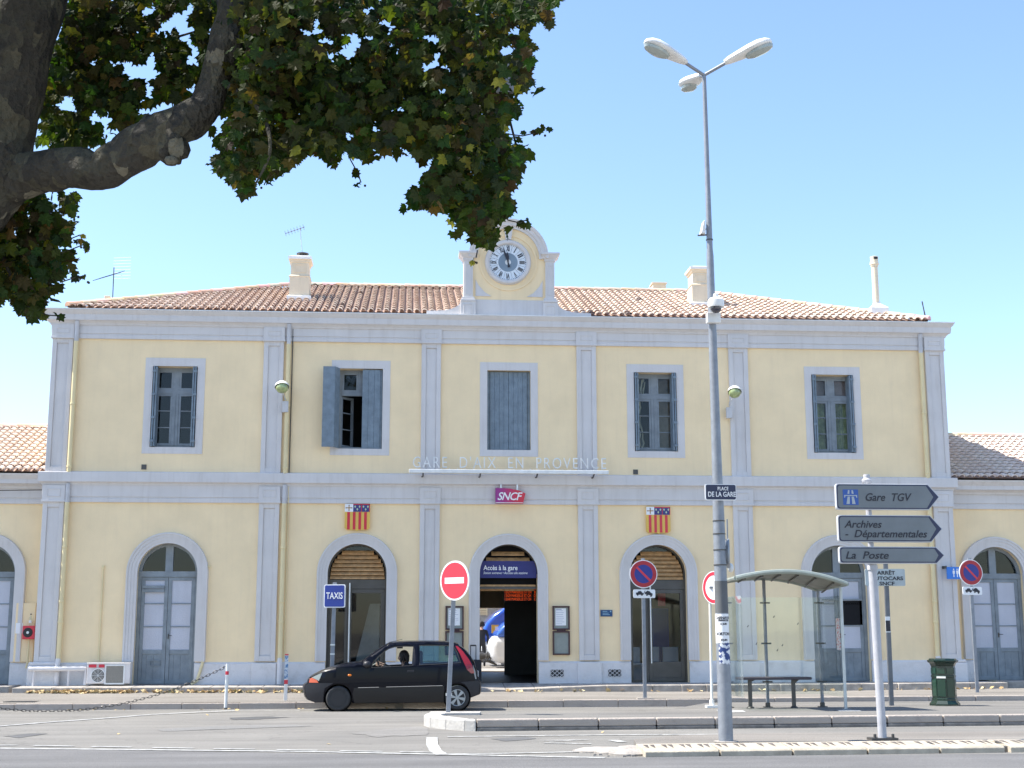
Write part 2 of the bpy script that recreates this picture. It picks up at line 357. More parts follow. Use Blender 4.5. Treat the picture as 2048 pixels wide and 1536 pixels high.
# bus platform: a wedge of asphalt behind a high kerb
def pf(x): return -11.09+.055*(x+1.4) if x>-1.38 else -11.09       # its front edge
def pb(x): return -8.6 if x<2 else lerp(-8.6,-3.37,(x-2)/2.2)
def plz(x,y):
    t=(y-pf(x))/(-3.4-pf(x)); return lerp(.182,.05,t)
mb=MB(); cols=[-1.9,-1.6,-1.38]+fr(-1,40,82)[0:]
vv=[];m=9
for x in cols:
    y0=pf(x)+.12 if x>-1.5 else (-10.75 if x>-1.8 else -10.3)
    y1=pb(x) if x>-1.5 else (-8.7 if x>-1.8 else -9.2)
    for j in range(m): y=y0+(y1-y0)*j/(m-1); vv.append((x,y,plz(x,y)-(.0 if j else 0)))
n=len(cols); mb.add(vv,[(i*m+j,(i+1)*m+j,(i+1)*m+j+1,i*m+j+1) for i in range(n-1) for j in range(m-1)])
mb.build('bus_platform','island',kind='structure',smooth='all')
mb=MB()
mb.flat([(-1.9,-9.2),(-1.5,-8.7),(2,-8.62),(4.2,-3.4),(40,-3.4),(40,-8.9),(-1.38,-10.95)],-.1,.03)
mb.build('platform_base','island',kind='structure')
mb=MB(); x=-1.36; i=0
while x<36:
    L_=[1.02,1.0,.98,1.0][i%4]; a,b=x+.006,x+L_-.006
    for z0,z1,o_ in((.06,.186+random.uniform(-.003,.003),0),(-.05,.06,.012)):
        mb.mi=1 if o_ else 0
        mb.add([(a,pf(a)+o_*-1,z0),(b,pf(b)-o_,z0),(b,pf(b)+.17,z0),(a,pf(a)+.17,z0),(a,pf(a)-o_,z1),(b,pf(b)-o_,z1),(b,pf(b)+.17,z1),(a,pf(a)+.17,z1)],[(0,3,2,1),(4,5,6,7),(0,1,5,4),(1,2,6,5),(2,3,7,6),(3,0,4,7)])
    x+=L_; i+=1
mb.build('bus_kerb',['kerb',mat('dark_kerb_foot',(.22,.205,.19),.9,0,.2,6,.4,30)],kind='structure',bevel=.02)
# white-painted rounded nose of the platform
out=[(-1.37,-11.12),(-1.55,-11.02),(-1.85,-10.62),(-2.1,-10.15),(-2.2,-9.7),(-2.16,-9.3),(-1.95,-9.0),(-1.6,-8.75)]
inn=[(-1.37,-10.9),(-1.45,-10.85),(-1.62,-10.5),(-1.82,-10.1),(-1.9,-9.75),(-1.88,-9.4),(-1.75,-9.2),(-1.5,-9.0)]
mb=MB()
for k in range(7):
    a,b=.03,.97
    P=lambda s,t:(s[k][0]+(s[k+1][0]-s[k][0])*t,s[k][1]+(s[k+1][1]-s[k][1])*t)
    o0,o1=P(out,0),P(out,1); i0,i1=P(inn,0),P(inn,1)
    mb.add([(*o0,-.05),(*o1,-.05),(*i1,-.05),(*i0,-.05),(*o0,.185),(*o1,.185),(*i1,.188),(*i0,.188)],[(0,3,2,1),(4,5,6,7),(0,1,5,4),(1,2,6,5),(2,3,7,6),(3,0,4,7)])
mb.build('platform_nose_kerb','kerbw',kind='structure',bevel=.025)
# narrow separator with moulded lamp-foot stones
def sf(x): return -15.99+.055*(x-.56)
mb=MB(); mb.flat([(.62,sf(.6)+.9),(.62,sf(.6)+.1),(34,sf(34)+.1),(34,-12.9),(3,-12.95),(1.6,-13.2),(.75,-14.0)],-.05,.075); mb.build('separator_island','pave',kind='structure')
mb=MB(); x=.56; i=0
while x<34:
    L_=[1.0,.98,1.02][i%3]; a,b=x+.012,x+L_-.012
    if i==4: a+=.0; b-=.06
    vv=[]
    for xx in(a,b):
        y=sf(xx); vv+=[(xx,y,-.05),(xx,y-.0,.065),(xx,y+.03,.085),(xx,y+.55,.12),(xx,y+.75,.11),(xx,y+.75,-.05)]
    mb.add(vv,[(0,1,7,6),(1,2,8,7),(2,3,9,8),(3,4,10,9),(4,5,11,10),(5,0,6,11),(5,4,3,2,1,0),(6,7,8,9,10,11)])
    x+=L_; i+=1
mb.build('separator_kerb','plate',kind='structure',bevel=.008)
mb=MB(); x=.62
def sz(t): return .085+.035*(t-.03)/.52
while x<30:            # pairs of flat dark wedges for the hollows in the sloping stones
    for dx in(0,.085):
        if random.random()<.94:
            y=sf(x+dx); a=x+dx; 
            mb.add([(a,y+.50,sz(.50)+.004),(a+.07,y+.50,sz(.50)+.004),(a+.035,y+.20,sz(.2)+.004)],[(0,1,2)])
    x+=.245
mb.build('separator_hollow_marks',mat('dark_wedge',(.13,.11,.10),.95,0,.2),kind='structure')
# broken end of the separator
mb=MB()
for k,(x,y,r,h) in enumerate([(.05,-15.05,.30,.06),(.28,-15.35,.28,.085),(.42,-15.6,.26,.08),(.18,-14.85,.25,.05),(.5,-15.25,.26,.1)]):
    mb.sphere((x,y,0),r,10,1.1,.9,h/r)
for k in range(26): mb.box(*(lambda x,y,s:(x,x+s,y,y+s*.8,0,s*.5))(random.uniform(-.1,.7),random.uniform(-15.9,-14.8),random.uniform(.02,.05)))
mb.build('separator_broken_end','concrete',kind='structure',smooth=True)
# markings, each a thin sheet above the asphalt
def strip(mb,pts,wd,z=.009):
    P=[Vector((p[0],p[1],0)) for p in pts]
    for i in range(len(P)-1):
        d=(P[i+1]-P[i]).normalized(); n=Vector((-d.y,d.x,0))*wd/2
        mb.quad(P[i]-n+Vector((0,0,z)),P[i+1]-n+Vector((0,0,z)),P[i+1]+n+Vector((0,0,z)),P[i]+n+Vector((0,0,z)))
def GP(*l): return [tuple(G(px,py,0))[:2] for px,py in l]
mb=MB(); strip(mb,GP((-700,1491),(0,1497.5),(600,1504),(1210,1516.5)),.13); mb.build('road_line_solid','paint',kind='structure')
mb=MB()
ds=[(-200,-100),(-55,33),(68,147),(183,262),(305,387),(428,508),(553,635),(680,765),(800,892)]
for a,b in ds: strip(mb,GP((a,1491+max(0,a)*.017),(b,1491+b*.017)),.10)
mb.build('road_line_dashed','paint',kind='structure')
mb=MB(); strip(mb,GP((864,1476),(864,1490),(871,1503),(884,1511)),.17,.012); strip(mb,GP((895,1474.5),(1200,1471),(1500,1469),(2040,1464),(2600,1459)),.10)
strip(mb,GP((895,1509),(1000,1508),(1195,1504)),.09); mb.build('bus_lane_line','paint',kind='structure')
mb=MB()
strip(mb,GP((1086,1482),(1150,1480.5)),.05); strip(mb,GP((1088,1487),(1182,1488.5)),.10); strip(mb,GP((1100,1484),(1176,1480)),.05); strip(mb,GP((1225,1481),(1245,1485)),.16)
mb.build('bus_lane_symbol','paint',kind='structure')
mb=MB(); strip(mb,GP((-300,1474),(-100,1463),(0,1453),(80,1446.5),(200,1438),(300,1430),(400,1424.5),(471,1421.5)),.14,.0); strip(mb,GP((471,1421.5),(600,1422)),.05,.0); mb.xf(Matrix.Translation((0,0,.009))); mb.build('parking_edge_line','paint',kind='structure')
mb=MB()
for (a,b,c,d) in (((1432,1419),(1455,1419),(1458,1424),(1440,1424)),((1455,1419),(1486,1420),(1492,1425),(1462,1426)),((1672,1420),(1718,1420),(1724,1424),(1680,1424))):
    q=[G(*p,.145) for p in(a,b,c,d)]; q=[Vector((p.x,p.y,plz(p.x,p.y)+.006)) for p in q]; mb.quad(*q)
mb.build('platform_marking','paint',kind='structure')
mb=MB(); q=[G(*p,.1) for p in((10,1405),(30,1400),(90,1399),(70,1404.5))]; mb.quad(*[Vector((p.x,min(p.y,-1.4) if p.y>-3.2 else -3.1,pz(p.x,max(p.y,-3.1))+.005)) for p in q])
# ------------------------------------------------------------------ building helpers
SPR=3.01; AR=.73; DB=.355
def arch_pts(cx,r=AR,zs=SPR,n=24): return [(cx-r*math.cos(PI*i/n),zs+r*math.sin(PI*i/n)) for i in range(n+1)]
def wall_slab(mb,x0,x1,z0,z1,ops,Y=0,th=.4):
    """front face with openings, plus their reveals. ops=(kind,cx,halfwidth,zbottom,ztop/zspring)"""
    ops=sorted(ops,key=lambda o:o[1]); x=x0
    q=lambda a,b,c,d: mb.quad((a,Y,c),(b,Y,c),(b,Y,d),(a,Y,d))
    for k,cx,h,zb,zt in ops:
        q(x,cx-h,z0,z1)
        if zb>z0: q(cx-h,cx+h,z0,zb)
        if k=='arch':
            P=arch_pts(cx,h,zt); 
            for a,b in zip(P,P[1:]):
                mb.quad((a[0],Y,a[1]),(b[0],Y,b[1]),(b[0],Y,z1),(a[0],Y,z1))
            loop=[(cx-h,zb)]+P+[(cx+h,zb)]
        else:
            q(cx-h,cx+h,zt,z1); loop=[(cx-h,zb),(cx-h,zt),(cx+h,zt),(cx+h,zb)]
        lp=loop+([loop[0]] if zb>z0 else [])
        for a,b in zip(lp,lp[1:]): mb.quad((a[0],Y,a[1]),(a[0],Y+th,a[1]),(b[0],Y+th,b[1]),(b[0],Y,b[1]))
        x=cx+h
    q(x,x1,z0,z1)
def arch_trim(parent,cx,Y=0,zb=.898,name='arch_surround'):
    mb=MB(); P=[(cx-AR,zb)]+arch_pts(cx)+[(cx+AR,zb)]; N_=[(-1,0)]+[(-math.cos(PI*i/24),math.sin(PI*i/24)) for i in range(25)]+[(1,0)]
    e=.012
    mb.sweep(P,N_,[(-e,-.05),(-e,.045),(.055,.045),(.055,.058),(.13,.058),(.13,.075),(.2,.075),(.2,.095),(.24,.095),(.255,.0)])
    mb.xf(Matrix.Translation((0,Y,0))); return mb.build(name,'stone',parent,smooth=True)
def pilaster(parent,x0,x1,z0,z1,Y=0,p=.07):
    mb=MB(); b=.115
    for a in((x0,x0+b,z0,z1),(x1-b,x1,z0,z1),(x0+b,x1-b,z0,z0+.13),(x0+b,x1-b,z1-.13,z1)): mb.box(a[0],a[1],Y-p,Y+.02,a[2],a[3])
    mb.box(x0+b,x1-b,Y-p+.035,Y+.02,z0+.13,z1-.13)
    return mb.build('pilaster','stone',parent,bevel=.008)
def frame_rect(mb,x0,x1,z0,z1,w,y0,y1):
    mb.box(x0,x1,y0,y1,z0,z0+w); mb.box(x0,x1,y0,y1,z1-w,z1); mb.box(x0,x0+w,y0,y1,z0+w,z1-w); mb.box(x1-w,x1,y0,y1,z0+w,z1-w)
def folded_shutter(parent,xj,side,z0,z1,Y):
    """shutter leaves folded back against the side of the opening"""
    s=1 if side<0 else -1; mb=MB()
    a,b=sorted((xj+s*.022,xj+s*.06)); mb.box(a,b,Y-.05,Y+.22,z0+.01,z1-.01)
    a,b=sorted((xj+s*.075,xj+s*.115)); mb.box(a,b,Y-.04,Y+.22,z0+.02,z1-.02)
    for k in range(4):
        zz=z0+.12+k*(z1-z0-.28)/3; a,b=sorted((xj+s*.004,xj+s*.09)); mb.box(a,b,Y-.065,Y-.05,zz,zz+.06)
    return mb.build('shutter','shut',parent,bevel=.003)
def window(parent,cx,Y=0,shutters='folded',curtain=None):
    h,z0,z1=.548,6.085,8.118
    mb=MB(); frame_rect(mb,cx-.735,cx+.735,5.92,8.325,.0,Y,Y) if 0 else None
    # painted surround, barely proud of the stucco
    for a in((cx-.735,cx-h,5.92,8.325),(cx+h,cx+.735,5.92,8.325),(cx-h,cx+h,5.92,z0),(cx-h,cx+h,z1,8.325)): mb.box(a[0],a[1],Y-.012,Y+.02,a[2],a[3])
    root=mb.build('window','stone',parent)
    hx=.44; F=Y+.24
    mb=MB(); frame_rect(mb,cx-h,cx+h,z0,z1,.07,F,F+.07); zt=z0+1.42
    mb.box(cx-h+.07,cx+h-.07,F-.02,F+.07,zt-.05,zt+.05); mb.box(cx-.075,cx+.075,F-.015,F+.07,zt+.05,z1-.07)
    mb.box(cx-.075,cx+.075,F-.025,F+.05,z0+.07,zt-.05); mb.box(cx-.006,cx+.006,F-.04,F-.025,z0+.07,zt-.05)
    for s in(-1,1):
        x0,x1=sorted((cx+s*.075,cx+s*(h-.07)))
        frame_rect(mb,x0,x1,z0+.07,zt-.05,.055,F-.01,F+.05); frame_rect(mb,x0,x1,zt+.05,z1-.07,.05,F-.01,F+.05)
        for k in(1,2):
            zz=z0+.1+k*.42; mb.box(x0+.05,x1-.05,F-.006,F+.04,zz-.012,zz+.012)
    mb.build('frame','door',root,bevel=.004)
    mb=MB(); mb.quad((cx-h+.05,F+.03,z0+.05),(cx+h-.05,F+.03,z0+.05),(cx+h-.05,F+.03,z1-.05),(cx-h+.05,F+.03,z1-.05)); mb.build('pane','glass',root,fix=False)
    if shutters=='folded':
        for s in(-1,1): folded_shutter(root,cx+s*h,s,z0,z1,Y)
    if curtain: curtain(root,cx,z0,z1,Y+.45)
    return root
def door_leaf_panels(parent,cx,Y,zb=DB,pale=True,glass=False,name='door'):
    """arched blue-grey double door with pale panels; returns the door"""
    F=Y+.22; mb=MB(); P=arch_pts(cx,AR)
    fw=.085; Pi=arch_pts(cx,AR-fw)
    for a,b,c,d in zip(P,P[1:],Pi,Pi[1:]):
        for y,flip in((F-.03,0),(F+.05,1)):
            mb.quad((a[0],y,a[1]),(b[0],y,b[1]),(d[0],y,d[1]),(c[0],y,c[1]))
        mb.quad((c[0],F-.03,c[1]),(d[0],F-.03,d[1]),(d[0],F+.05,d[1]),(c[0],F+.05,c[1]))
    mb.box(cx-AR,cx-AR+fw,F-.03,F+.05,zb,SPR); mb.box(cx+AR-fw,cx+AR,F-.03,F+.05,zb,SPR)
    mb.box(cx-AR,cx+AR,F-.045,F+.05,SPR-.09,SPR+.045); mb.box(cx-.09,cx+.09,F-.035,F+.05,SPR+.045,SPR+AR-.03)
    root=mb.build(name,'door',parent)
    mb=MB(); Pq=arch_pts(cx,AR-.05,n=16); mb.add([(x,F+.02,z) for x,z in Pq],[tuple(range(len(Pq)))]); mb.build('fanlight','glass',root,fix=False)
    for s in(-1,1):
        lf=MB(); x0,x1=sorted((cx+s*.004,cx+s*(AR-fw-.004))); zt=SPR-.095; zp=zb+.77
        frame_rect(lf,x0,x1,zb+.01,zt,.085,F-.02,F+.04); lf.box(x0+.085,x1-.085,F-.02,F+.04,zp-.05,zp+.05)
        lf.box(x0+.085,x1-.085,F,F+.03,zb+.09,zp-.05)
        for k in(0,1,2):
            xa=x0+.11+k*.165; 
            if k<2: lf.box(xa+.07,xa+.082,F-.008,F,zb+.12,zp-.08)
        for k in(1,2):
            zz=zp+.05+(zt-.085-zp-.05)*k/3; lf.box(x0+.085,x1-.085,F-.02,F+.04,zz-.014,zz+.014)
        lo=lf.build('door_leaf','door',root,bevel=.004)
        pn=MB(); pn.box(x0+.08,x1-.08,F+.002,F+.02,zp+.04,zt-.08)
        pn.build('panel','panel' if pale else 'glass',lo if False else root)
        if s>0:
            hd=MB(); hd.box(x0+.03,x0+.06,F-.035,F-.02,zb+1.08,zb+1.2); hd.tube([(x0+.045,F-.035,zb+1.16),(x0+.045,F-.08,zb+1.16),(x0+.14,F-.08,zb+1.155)],.009,6); hd.build('handle','dkmetal',root)
    return root
def louvre(parent,cx,Y,z0,z1,n,name='wooden_louvre'):
    mb=MB()
    for i in range(n):
        z=z0+(z1-z0)*(i+.5)/n; dz=z-SPR; hw=AR-.06 if dz<0 else math.sqrt(max(.02,(AR-.05)**2-(dz+.03)**2))-.02
        mb.add([(cx-hw,Y-.05,z-.045),(cx+hw,Y-.05,z-.045),(cx+hw,Y+.04,z+.035),(cx-hw,Y+.04,z+.035),(cx-hw,Y-.05,z-.022),(cx+hw,Y-.05,z-.022),(cx+hw,Y+.04,z+.058),(cx-hw,Y+.04,z+.058)],[(0,3,2,1),(4,5,6,7),(0,1,5,4),(1,2,6,5),(2,3,7,6),(3,0,4,7)])
    return mb.build(name,'wood',parent)
def arch_band(mb,cx,r0,r1,y0,y1,n=24):
    A,B=arch_pts(cx,r0,n=n),arch_pts(cx,r1,n=n)
    for a,b,c,d in zip(A,A[1:],B,B[1:]):
        mb.add([(a[0],y0,a[1]),(b[0],y0,b[1]),(d[0],y0,d[1]),(c[0],y0,c[1]),(a[0],y1,a[1]),(b[0],y1,b[1]),(d[0],y1,d[1]),(c[0],y1,c[1])],[(0,1,2,3),(7,6,5,4),(0,4,5,1),(3,2,6,7)])
def glass_door(parent,cx,Y=0,reverse=False):
    F=Y+.28; mb=MB(); arch_band(mb,cx,AR,AR-.045,F-.03,F+.05)
    mb.box(cx-AR,cx-AR+.045,F-.03,F+.05,DB,SPR); mb.box(cx+AR-.045,cx+AR,F-.03,F+.05,DB,SPR)
    zt=2.86; mb.box(cx-AR+.045,cx+AR-.045,F-.04,F+.05,zt-.22,zt)
    s=1; xs_=cx-AR+.50
    root=mb.build('glazed_entrance','dkmetal',parent)
    louvre(root,cx,F,zt+.01,SPR+AR-.17,7)
    tp=MB(); P=arch_pts(cx,AR-.04,n=16); P=[p for p in P if p[1]>SPR+AR-.19]; tp.add([(x,F+.06,z) for x,z in P],[tuple(range(len(P)))]); tp.build('top_light','glass',root,fix=False)
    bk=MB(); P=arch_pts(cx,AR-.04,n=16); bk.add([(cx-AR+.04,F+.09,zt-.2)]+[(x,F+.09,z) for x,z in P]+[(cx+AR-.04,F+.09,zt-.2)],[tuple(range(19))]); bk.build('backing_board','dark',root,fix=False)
    x0,x1=xs_,cx+AR-.05
    lf=MB(); frame_rect(lf,x0,x1,DB+.01,zt-.225,.1,F-.025,F+.03); lf.box(x0+.1,x1-.1,F-.02,F+.03,DB+.11,DB+.5 if cx>0 else DB+.12)
    lf.build('door_leaf','dkmetal',root,bevel=.004)
    sd=MB(); frame_rect(sd,cx-AR+.05,xs_-.006,DB+.01,zt-.225,.06,F-.015,F+.03); sd.build('side_panel','dkmetal',root)
    g=MB(); g.quad((cx-AR+.1,F+.012,DB+.05),(xs_-.05,F+.012,DB+.05),(xs_-.05,F+.012,zt-.25),(cx-AR+.1,F+.012,zt-.25)); g.quad((x0+.09,F+.012,DB+.1),(x1-.09,F+.012,DB+.1),(x1-.09,F+.012,zt-.31),(x0+.09,F+.012,zt-.31)); g.build('pane','glass',root,fix=False)
    h=MB(); hx=x0+.05; h.tube([(hx,F-.10,.82),(hx,F-.10,zt-.08)],.02,10); 
    for z in(.95,1.6,zt-.25): h.tube([(hx,F-.10,z),(hx,F-.02,z)],.01,6)
    h.build('pull_handle','steel',root,smooth=True)
    return root
def tile_field(mb,x0,x1,ye,ze,yr,zr,hipL,hipR,pitch=.195,row=.36,cols=((.58,.43,.34),(.66,.52,.42),(.70,.59,.49),(.52,.38,.30),(.63,.49,.39)),tf=None,seg=5,bleach=0):
    """canal tiles: rows of overlapping half-round covers over a channel sheet, from eave (ye,ze) to ridge (yr,zr)"""
    L=math.hypot(yr-ye,zr-ze); uy,uz=(yr-ye)/L,(zr-ze)/L; nv=Vector((0,-uz,uy)); n=int(round((x1-x0)/pitch)); pitch=(x1-x0)/n; r=pitch*.37
    tf=tf or (lambda v:v); b0=len(mb.v)
    for i in range(n):
        cx=x0+(i+.5)*pitch; tmax=1.0
        if hipL is not None: tmax=min(tmax,max(0,(cx-x0)/(hipL-x0)))
        if hipR is not None: tmax=min(tmax,max(0,(x1-cx)/(x1-hipR)))
        Lm=L*tmax; k=0; off=random.uniform(-.03,.03)
        # channel tiles underneath
        d=.0
        if Lm>.05:
            mb.tint=(.42,.29,.23) if random.random()<.7 else (.50,.36,.29)
            c0=Vector((cx-pitch/2,ye,ze))-nv*.01; c1=c0+Vector((0,uy,uz))*Lm
            mb.add([c0,c0+Vector((pitch,0,0)),c1+Vector((pitch,0,0)),c1],[(0,1,2,3)])
        c1_,c2_=random.choice(cols),random.choice(cols); base=tuple((c1_[q]+c2_[q])/2 for q in range(3))
        while k*row<Lm:
            a=k*row+(off if k else -.05); e=min(a+row+.02,Lm+.02)
            t=random.choice(cols); g_=random.uniform(.93,1.07); t=tuple((t[q]*.4+base[q]*.6)*g_ for q in range(3))
            if bleach: t=tuple(c+(1-c)*bleach*.4 for c in t)
            if random.random()<.006: t=(.12,.09,.08)
            mb.tint=t; vs=[]
            for (s_,rr,lift) in((a,r*1.08,.042),(e,r*.93,.008)):
                c=Vector((cx+random.uniform(-.006,.006),ye,ze))+Vector((0,uy,uz))*s_+nv*lift
                for j in range(seg+1):
                    g=PI*j/seg; vs.append(c+Vector((-math.cos(g)*rr,0,0))+nv*(math.sin(g)*rr*.85))
            fs=[(j,j+1,seg+2+j,seg+1+j) for j in range(seg)]
            # thickness seen at the mouth of each tile
            c=Vector((cx,ye,ze))+Vector((0,uy,uz))*a+nv*.036; m=len(vs)
            for j in range(seg+1):
                g=PI*j/seg; vs.append(c+Vector((-math.cos(g)*r*.9,0,0))+nv*(math.sin(g)*r*.85*.82))
            fs+=[(m+j,m+j+1,j+1,j) for j in range(seg)]
            mb.add(vs,fs); k+=1
    for q in range(b0,len(mb.v)): mb.v[q]=tf(mb.v[q])
    mb.tint=None
def ridge_caps(mb,a,b,r=.11,step=.40,cols=((.70,.50,.38),(.62,.42,.30),(.74,.56,.44))):
    a,b=Vector(a),Vector(b); L=(b-a).length; d=(b-a)/L; s=d.cross(Vector((0,0,1))).normalized(); u=s.cross(d); n=int(L/step)
    for i in range(n):
        mb.tint=tuple(c*random.uniform(.85,1.1) for c in random.choice(cols)); vs=[]
        for t,rr in((i*step-.03,r*1.12),((i+1)*step+.02,r*.95)):
            c=a+d*t
            for j in range(7): g=PI*j/6; vs.append(c+s*(-math.cos(g)*rr)+u*(math.sin(g)*rr*.9)-u*.03)
        mb.add(vs,[(j,j+1,8+j,7+j) for j in range(6)]+[tuple(range(7))])
    mb.tint=None
# ------------------------------------------------------------------ the station
st=thing('station_building','two storey yellow station building with grey pilasters, arched doorways and a clock gable','building',(0,0,0))
DOORS=[-8.31,-3.735,-.01,3.73,8.33]; WINS=[-8.33,-3.73,0,3.745,8.37]
HX=11.33
mb=MB()
wall_slab(mb,-HX,HX,.30,5.2,[('arch',c,AR,.30,SPR) for c in DOORS],0,.45)
wall_slab(mb,-HX,HX,5.2,9.3,[('rect',c,.548,6.085,8.118) for c in WINS],0,.45)
for s in(-1,1): mb.quad((s*HX,0,.3),(s*HX,10,.3),(s*HX,10,9.3),(s*HX,0,9.3))
# rear wall with the opening to the platforms
bo0,bo1=W(950,1300,10).x,W(1011,1300,10).x; bt=W(1000,1216,10).z
wall_slab(mb,-HX,HX,.30,9.3,[('rect',(bo0+bo1)/2-.2,(bo1-bo0)/2+.2,.30,bt)],10,.3)
mb.build('wall','wall',st,fix=False)
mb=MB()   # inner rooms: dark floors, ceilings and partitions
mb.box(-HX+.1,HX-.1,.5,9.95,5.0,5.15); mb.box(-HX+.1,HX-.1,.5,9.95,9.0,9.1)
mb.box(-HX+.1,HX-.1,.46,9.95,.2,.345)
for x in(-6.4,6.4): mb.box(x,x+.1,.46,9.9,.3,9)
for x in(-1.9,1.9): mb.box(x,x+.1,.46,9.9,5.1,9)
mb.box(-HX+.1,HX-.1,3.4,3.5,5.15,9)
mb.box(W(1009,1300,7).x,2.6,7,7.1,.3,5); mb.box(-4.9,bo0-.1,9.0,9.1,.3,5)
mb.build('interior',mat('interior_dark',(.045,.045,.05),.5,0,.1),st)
pl=MB(); ed=[-HX-.02]+[v for c in DOORS for v in(c-AR,c+AR)]+[HX+.02]
for a,b in zip(ed[::2],ed[1::2]):
    a2=a-.06 if a==-HX-.02 else a; b2=b+.06 if b==HX+.02 else b
    pl=MB(); pl.add([(a2,-.055,.25),(b2,-.055,.25),(b2,.02,.25),(a2,.02,.25),(a2,-.055,.84),(b2,-.055,.84),(b2,.02,.898),(a2,.02,.898),],[(0,3,2,1),(4,5,6,7),(0,1,5,4),(1,2,6,5),(2,3,7,6),(3,0,4,7)]); pl.build('plinth','plinth',st)
for c in(-6.16,-2.215,1.725,5.66): 
    mb=MB(); mb.box(c-.05,c+.54,-.13,-.04,.25,.86); mb.build('pilaster_base','plinth',st,bevel=.02)
for s in(-1,1):
    a,b=sorted((s*(HX+.10),s*(HX-.50))); mb=MB(); mb.box(a-.04,b+.04,-.15,.3,.25,.82); mb.box(a-.02,b+.02,-.13,.3,.82,.90); mb.build('pilaster_base','plinth',st,bevel=.03)
for a,b in((-HX-.02,-HX+.49),(-6.16,-5.66),(-2.215,-1.725),(1.725,2.225),(5.66,6.16),(HX-.49,HX+.02)):
    pilaster(st,a,b,.90,4.72); pilaster(st,a,b,5.45,8.79)
def cap(x0,x1,z0,z1):
    mb=MB(); mb.box(x0-.015,x1+.015,-.11,.02,z0,z1); mb.box(x0-.03,x1+.03,-.125,.02,z0-.03,z0+.015); frame_rect(mb,x0+.09,x1-.09,z0+.1,z1-.08,.02,-.122,-.10); mb.build('pilaster_capital','stone',st,bevel=.006)
for a,b in((-HX-.02,-HX+.49),(-6.16,-5.66),(-2.215,-1.725),(1.725,2.225),(5.66,6.16),(HX-.49,HX+.02)): cap(a,b,4.74,5.12); cap(a,b,8.80,9.12)
plan=[(-HX,10),(-HX,0),(HX,0),(HX,10)]
for z0,z1 in((4.715,5.14),(8.785,9.14)):
    mb=MB(); mb.mould(plan,[(0,z0),(.055,z0),(.055,z0+.09),(.04,z0+.10),(.04,z0+.125),(.06,z0+.135),(.06,z1),(0,z1)]); mb.build('frieze','stone',st)
mb=MB(); mb.mould(plan,[(0,5.13),(.075,5.13),(.085,5.17),(.125,5.195),(.155,5.205),(.155,5.43),(.15,5.445),(0,5.475)]); mb.build('string_course','stone',st)
mb=MB(); mb.mould(plan,[(0,9.12),(.085,9.12),(.10,9.16),(.15,9.21),(.19,9.225),(.20,9.30),(.20,9.37),(.215,9.385),(.25,9.43),(.275,9.475),(0,9.475)]); mb.build('cornice','stone',st)
mb=MB(); mb.mould(plan,[(0,9.477),(.285,9.477),(.285,9.50),(0,9.56)]); mb.build('cornice_flashing','cornw',st)
for c in DOORS: arch_trim(st,c)
# windows
def zebra(root,cx,z0,z1,Y):
    mb=MB(); 
    for xa,xb in((cx-.42,cx-.12),(cx+.02,cx+.2)):
        n=14; z=[z0+.1+(z1-z0-.2)*i/20 for i in range(21)]; v=[]
        for zz in z:
            f=.35+.65*abs((zz-z0)/(z1-z0)-.45)*1.6 if xa<cx-.2 else .8
            for i in range(n): t=i/(n-1); v.append((xa+(xb-xa)*min(1,f)*t,Y+.03*math.sin(t*22),zz))
        mb.add(v,[(r*n+i,r*n+i+1,(r+1)*n+i+1,(r+1)*n+i) for r in range(20) for i in range(n-1)])
    m=bpy.data.materials.new('striped_curtain'); m.use_nodes=True; t=m.node_tree; b=t.nodes['Principled BSDF']; wv=t.nodes.new('ShaderNodeTexWave'); wv.inputs['Scale'].default_value=3.5; wv.inputs['Distortion'].default_value=9; wv.inputs['Detail'].default_value=1; wv.inputs['Detail Scale'].default_value=.8
    r=t.nodes.new('ShaderNodeValToRGB'); r.color_ramp.elements[0].position=.45; r.color_ramp.elements[1].position=.55; r.color_ramp.elements[0].color=(.02,.02,.02,1); r.color_ramp.elements[1].color=(.7,.66,.52,1)
    tc=t.nodes.new('ShaderNodeTexCoord'); t.links.new(tc.outputs['Object'],wv.inputs[0]); t.links.new(wv.outputs[1],r.inputs[0]); t.links.new(r.outputs[0],b.inputs['Base Color'])
    mb.build('curtain',m,root,fix=False)
    mb=MB(); mb.box(cx+.05,cx+.5,Y+.25,Y+.28,z0,z1); m2=mat('beige_panel',(.42,.33,.25),.8,0,.2,3); mb.build('inner_panel',m2,root)  # flat beige panel behind the right half of the pane
def sheer(root,cx,z0,z1,Y):
    mb=MB(); n=40; v=[]
    for zz in(z0+.05,z0+1.4):
        for i in range(n): t=i/(n-1); v.append((cx-.5+t,Y-.05+.03*math.sin(t*50+2*math.sin(t*9)),zz))
    mb.add(v,[(i,i+1,n+i+1,n+i) for i in range(n-1)]); mb.build('curtain',mat('green_sheer',(.30,.33,.17),.9,0,.25,6),root,fix=False)
    mb=MB(); mb.box(cx-.5,cx+.5,Y-.02,Y,z0+1.45,z1); mb.build('inner_panel',mat('mauve_blind',(.36,.27,.26),.8,0,.15,3),root)
window(st,WINS[0]); window(st,WINS[3],curtain=zebra); window(st,WINS[4],curtain=sheer)
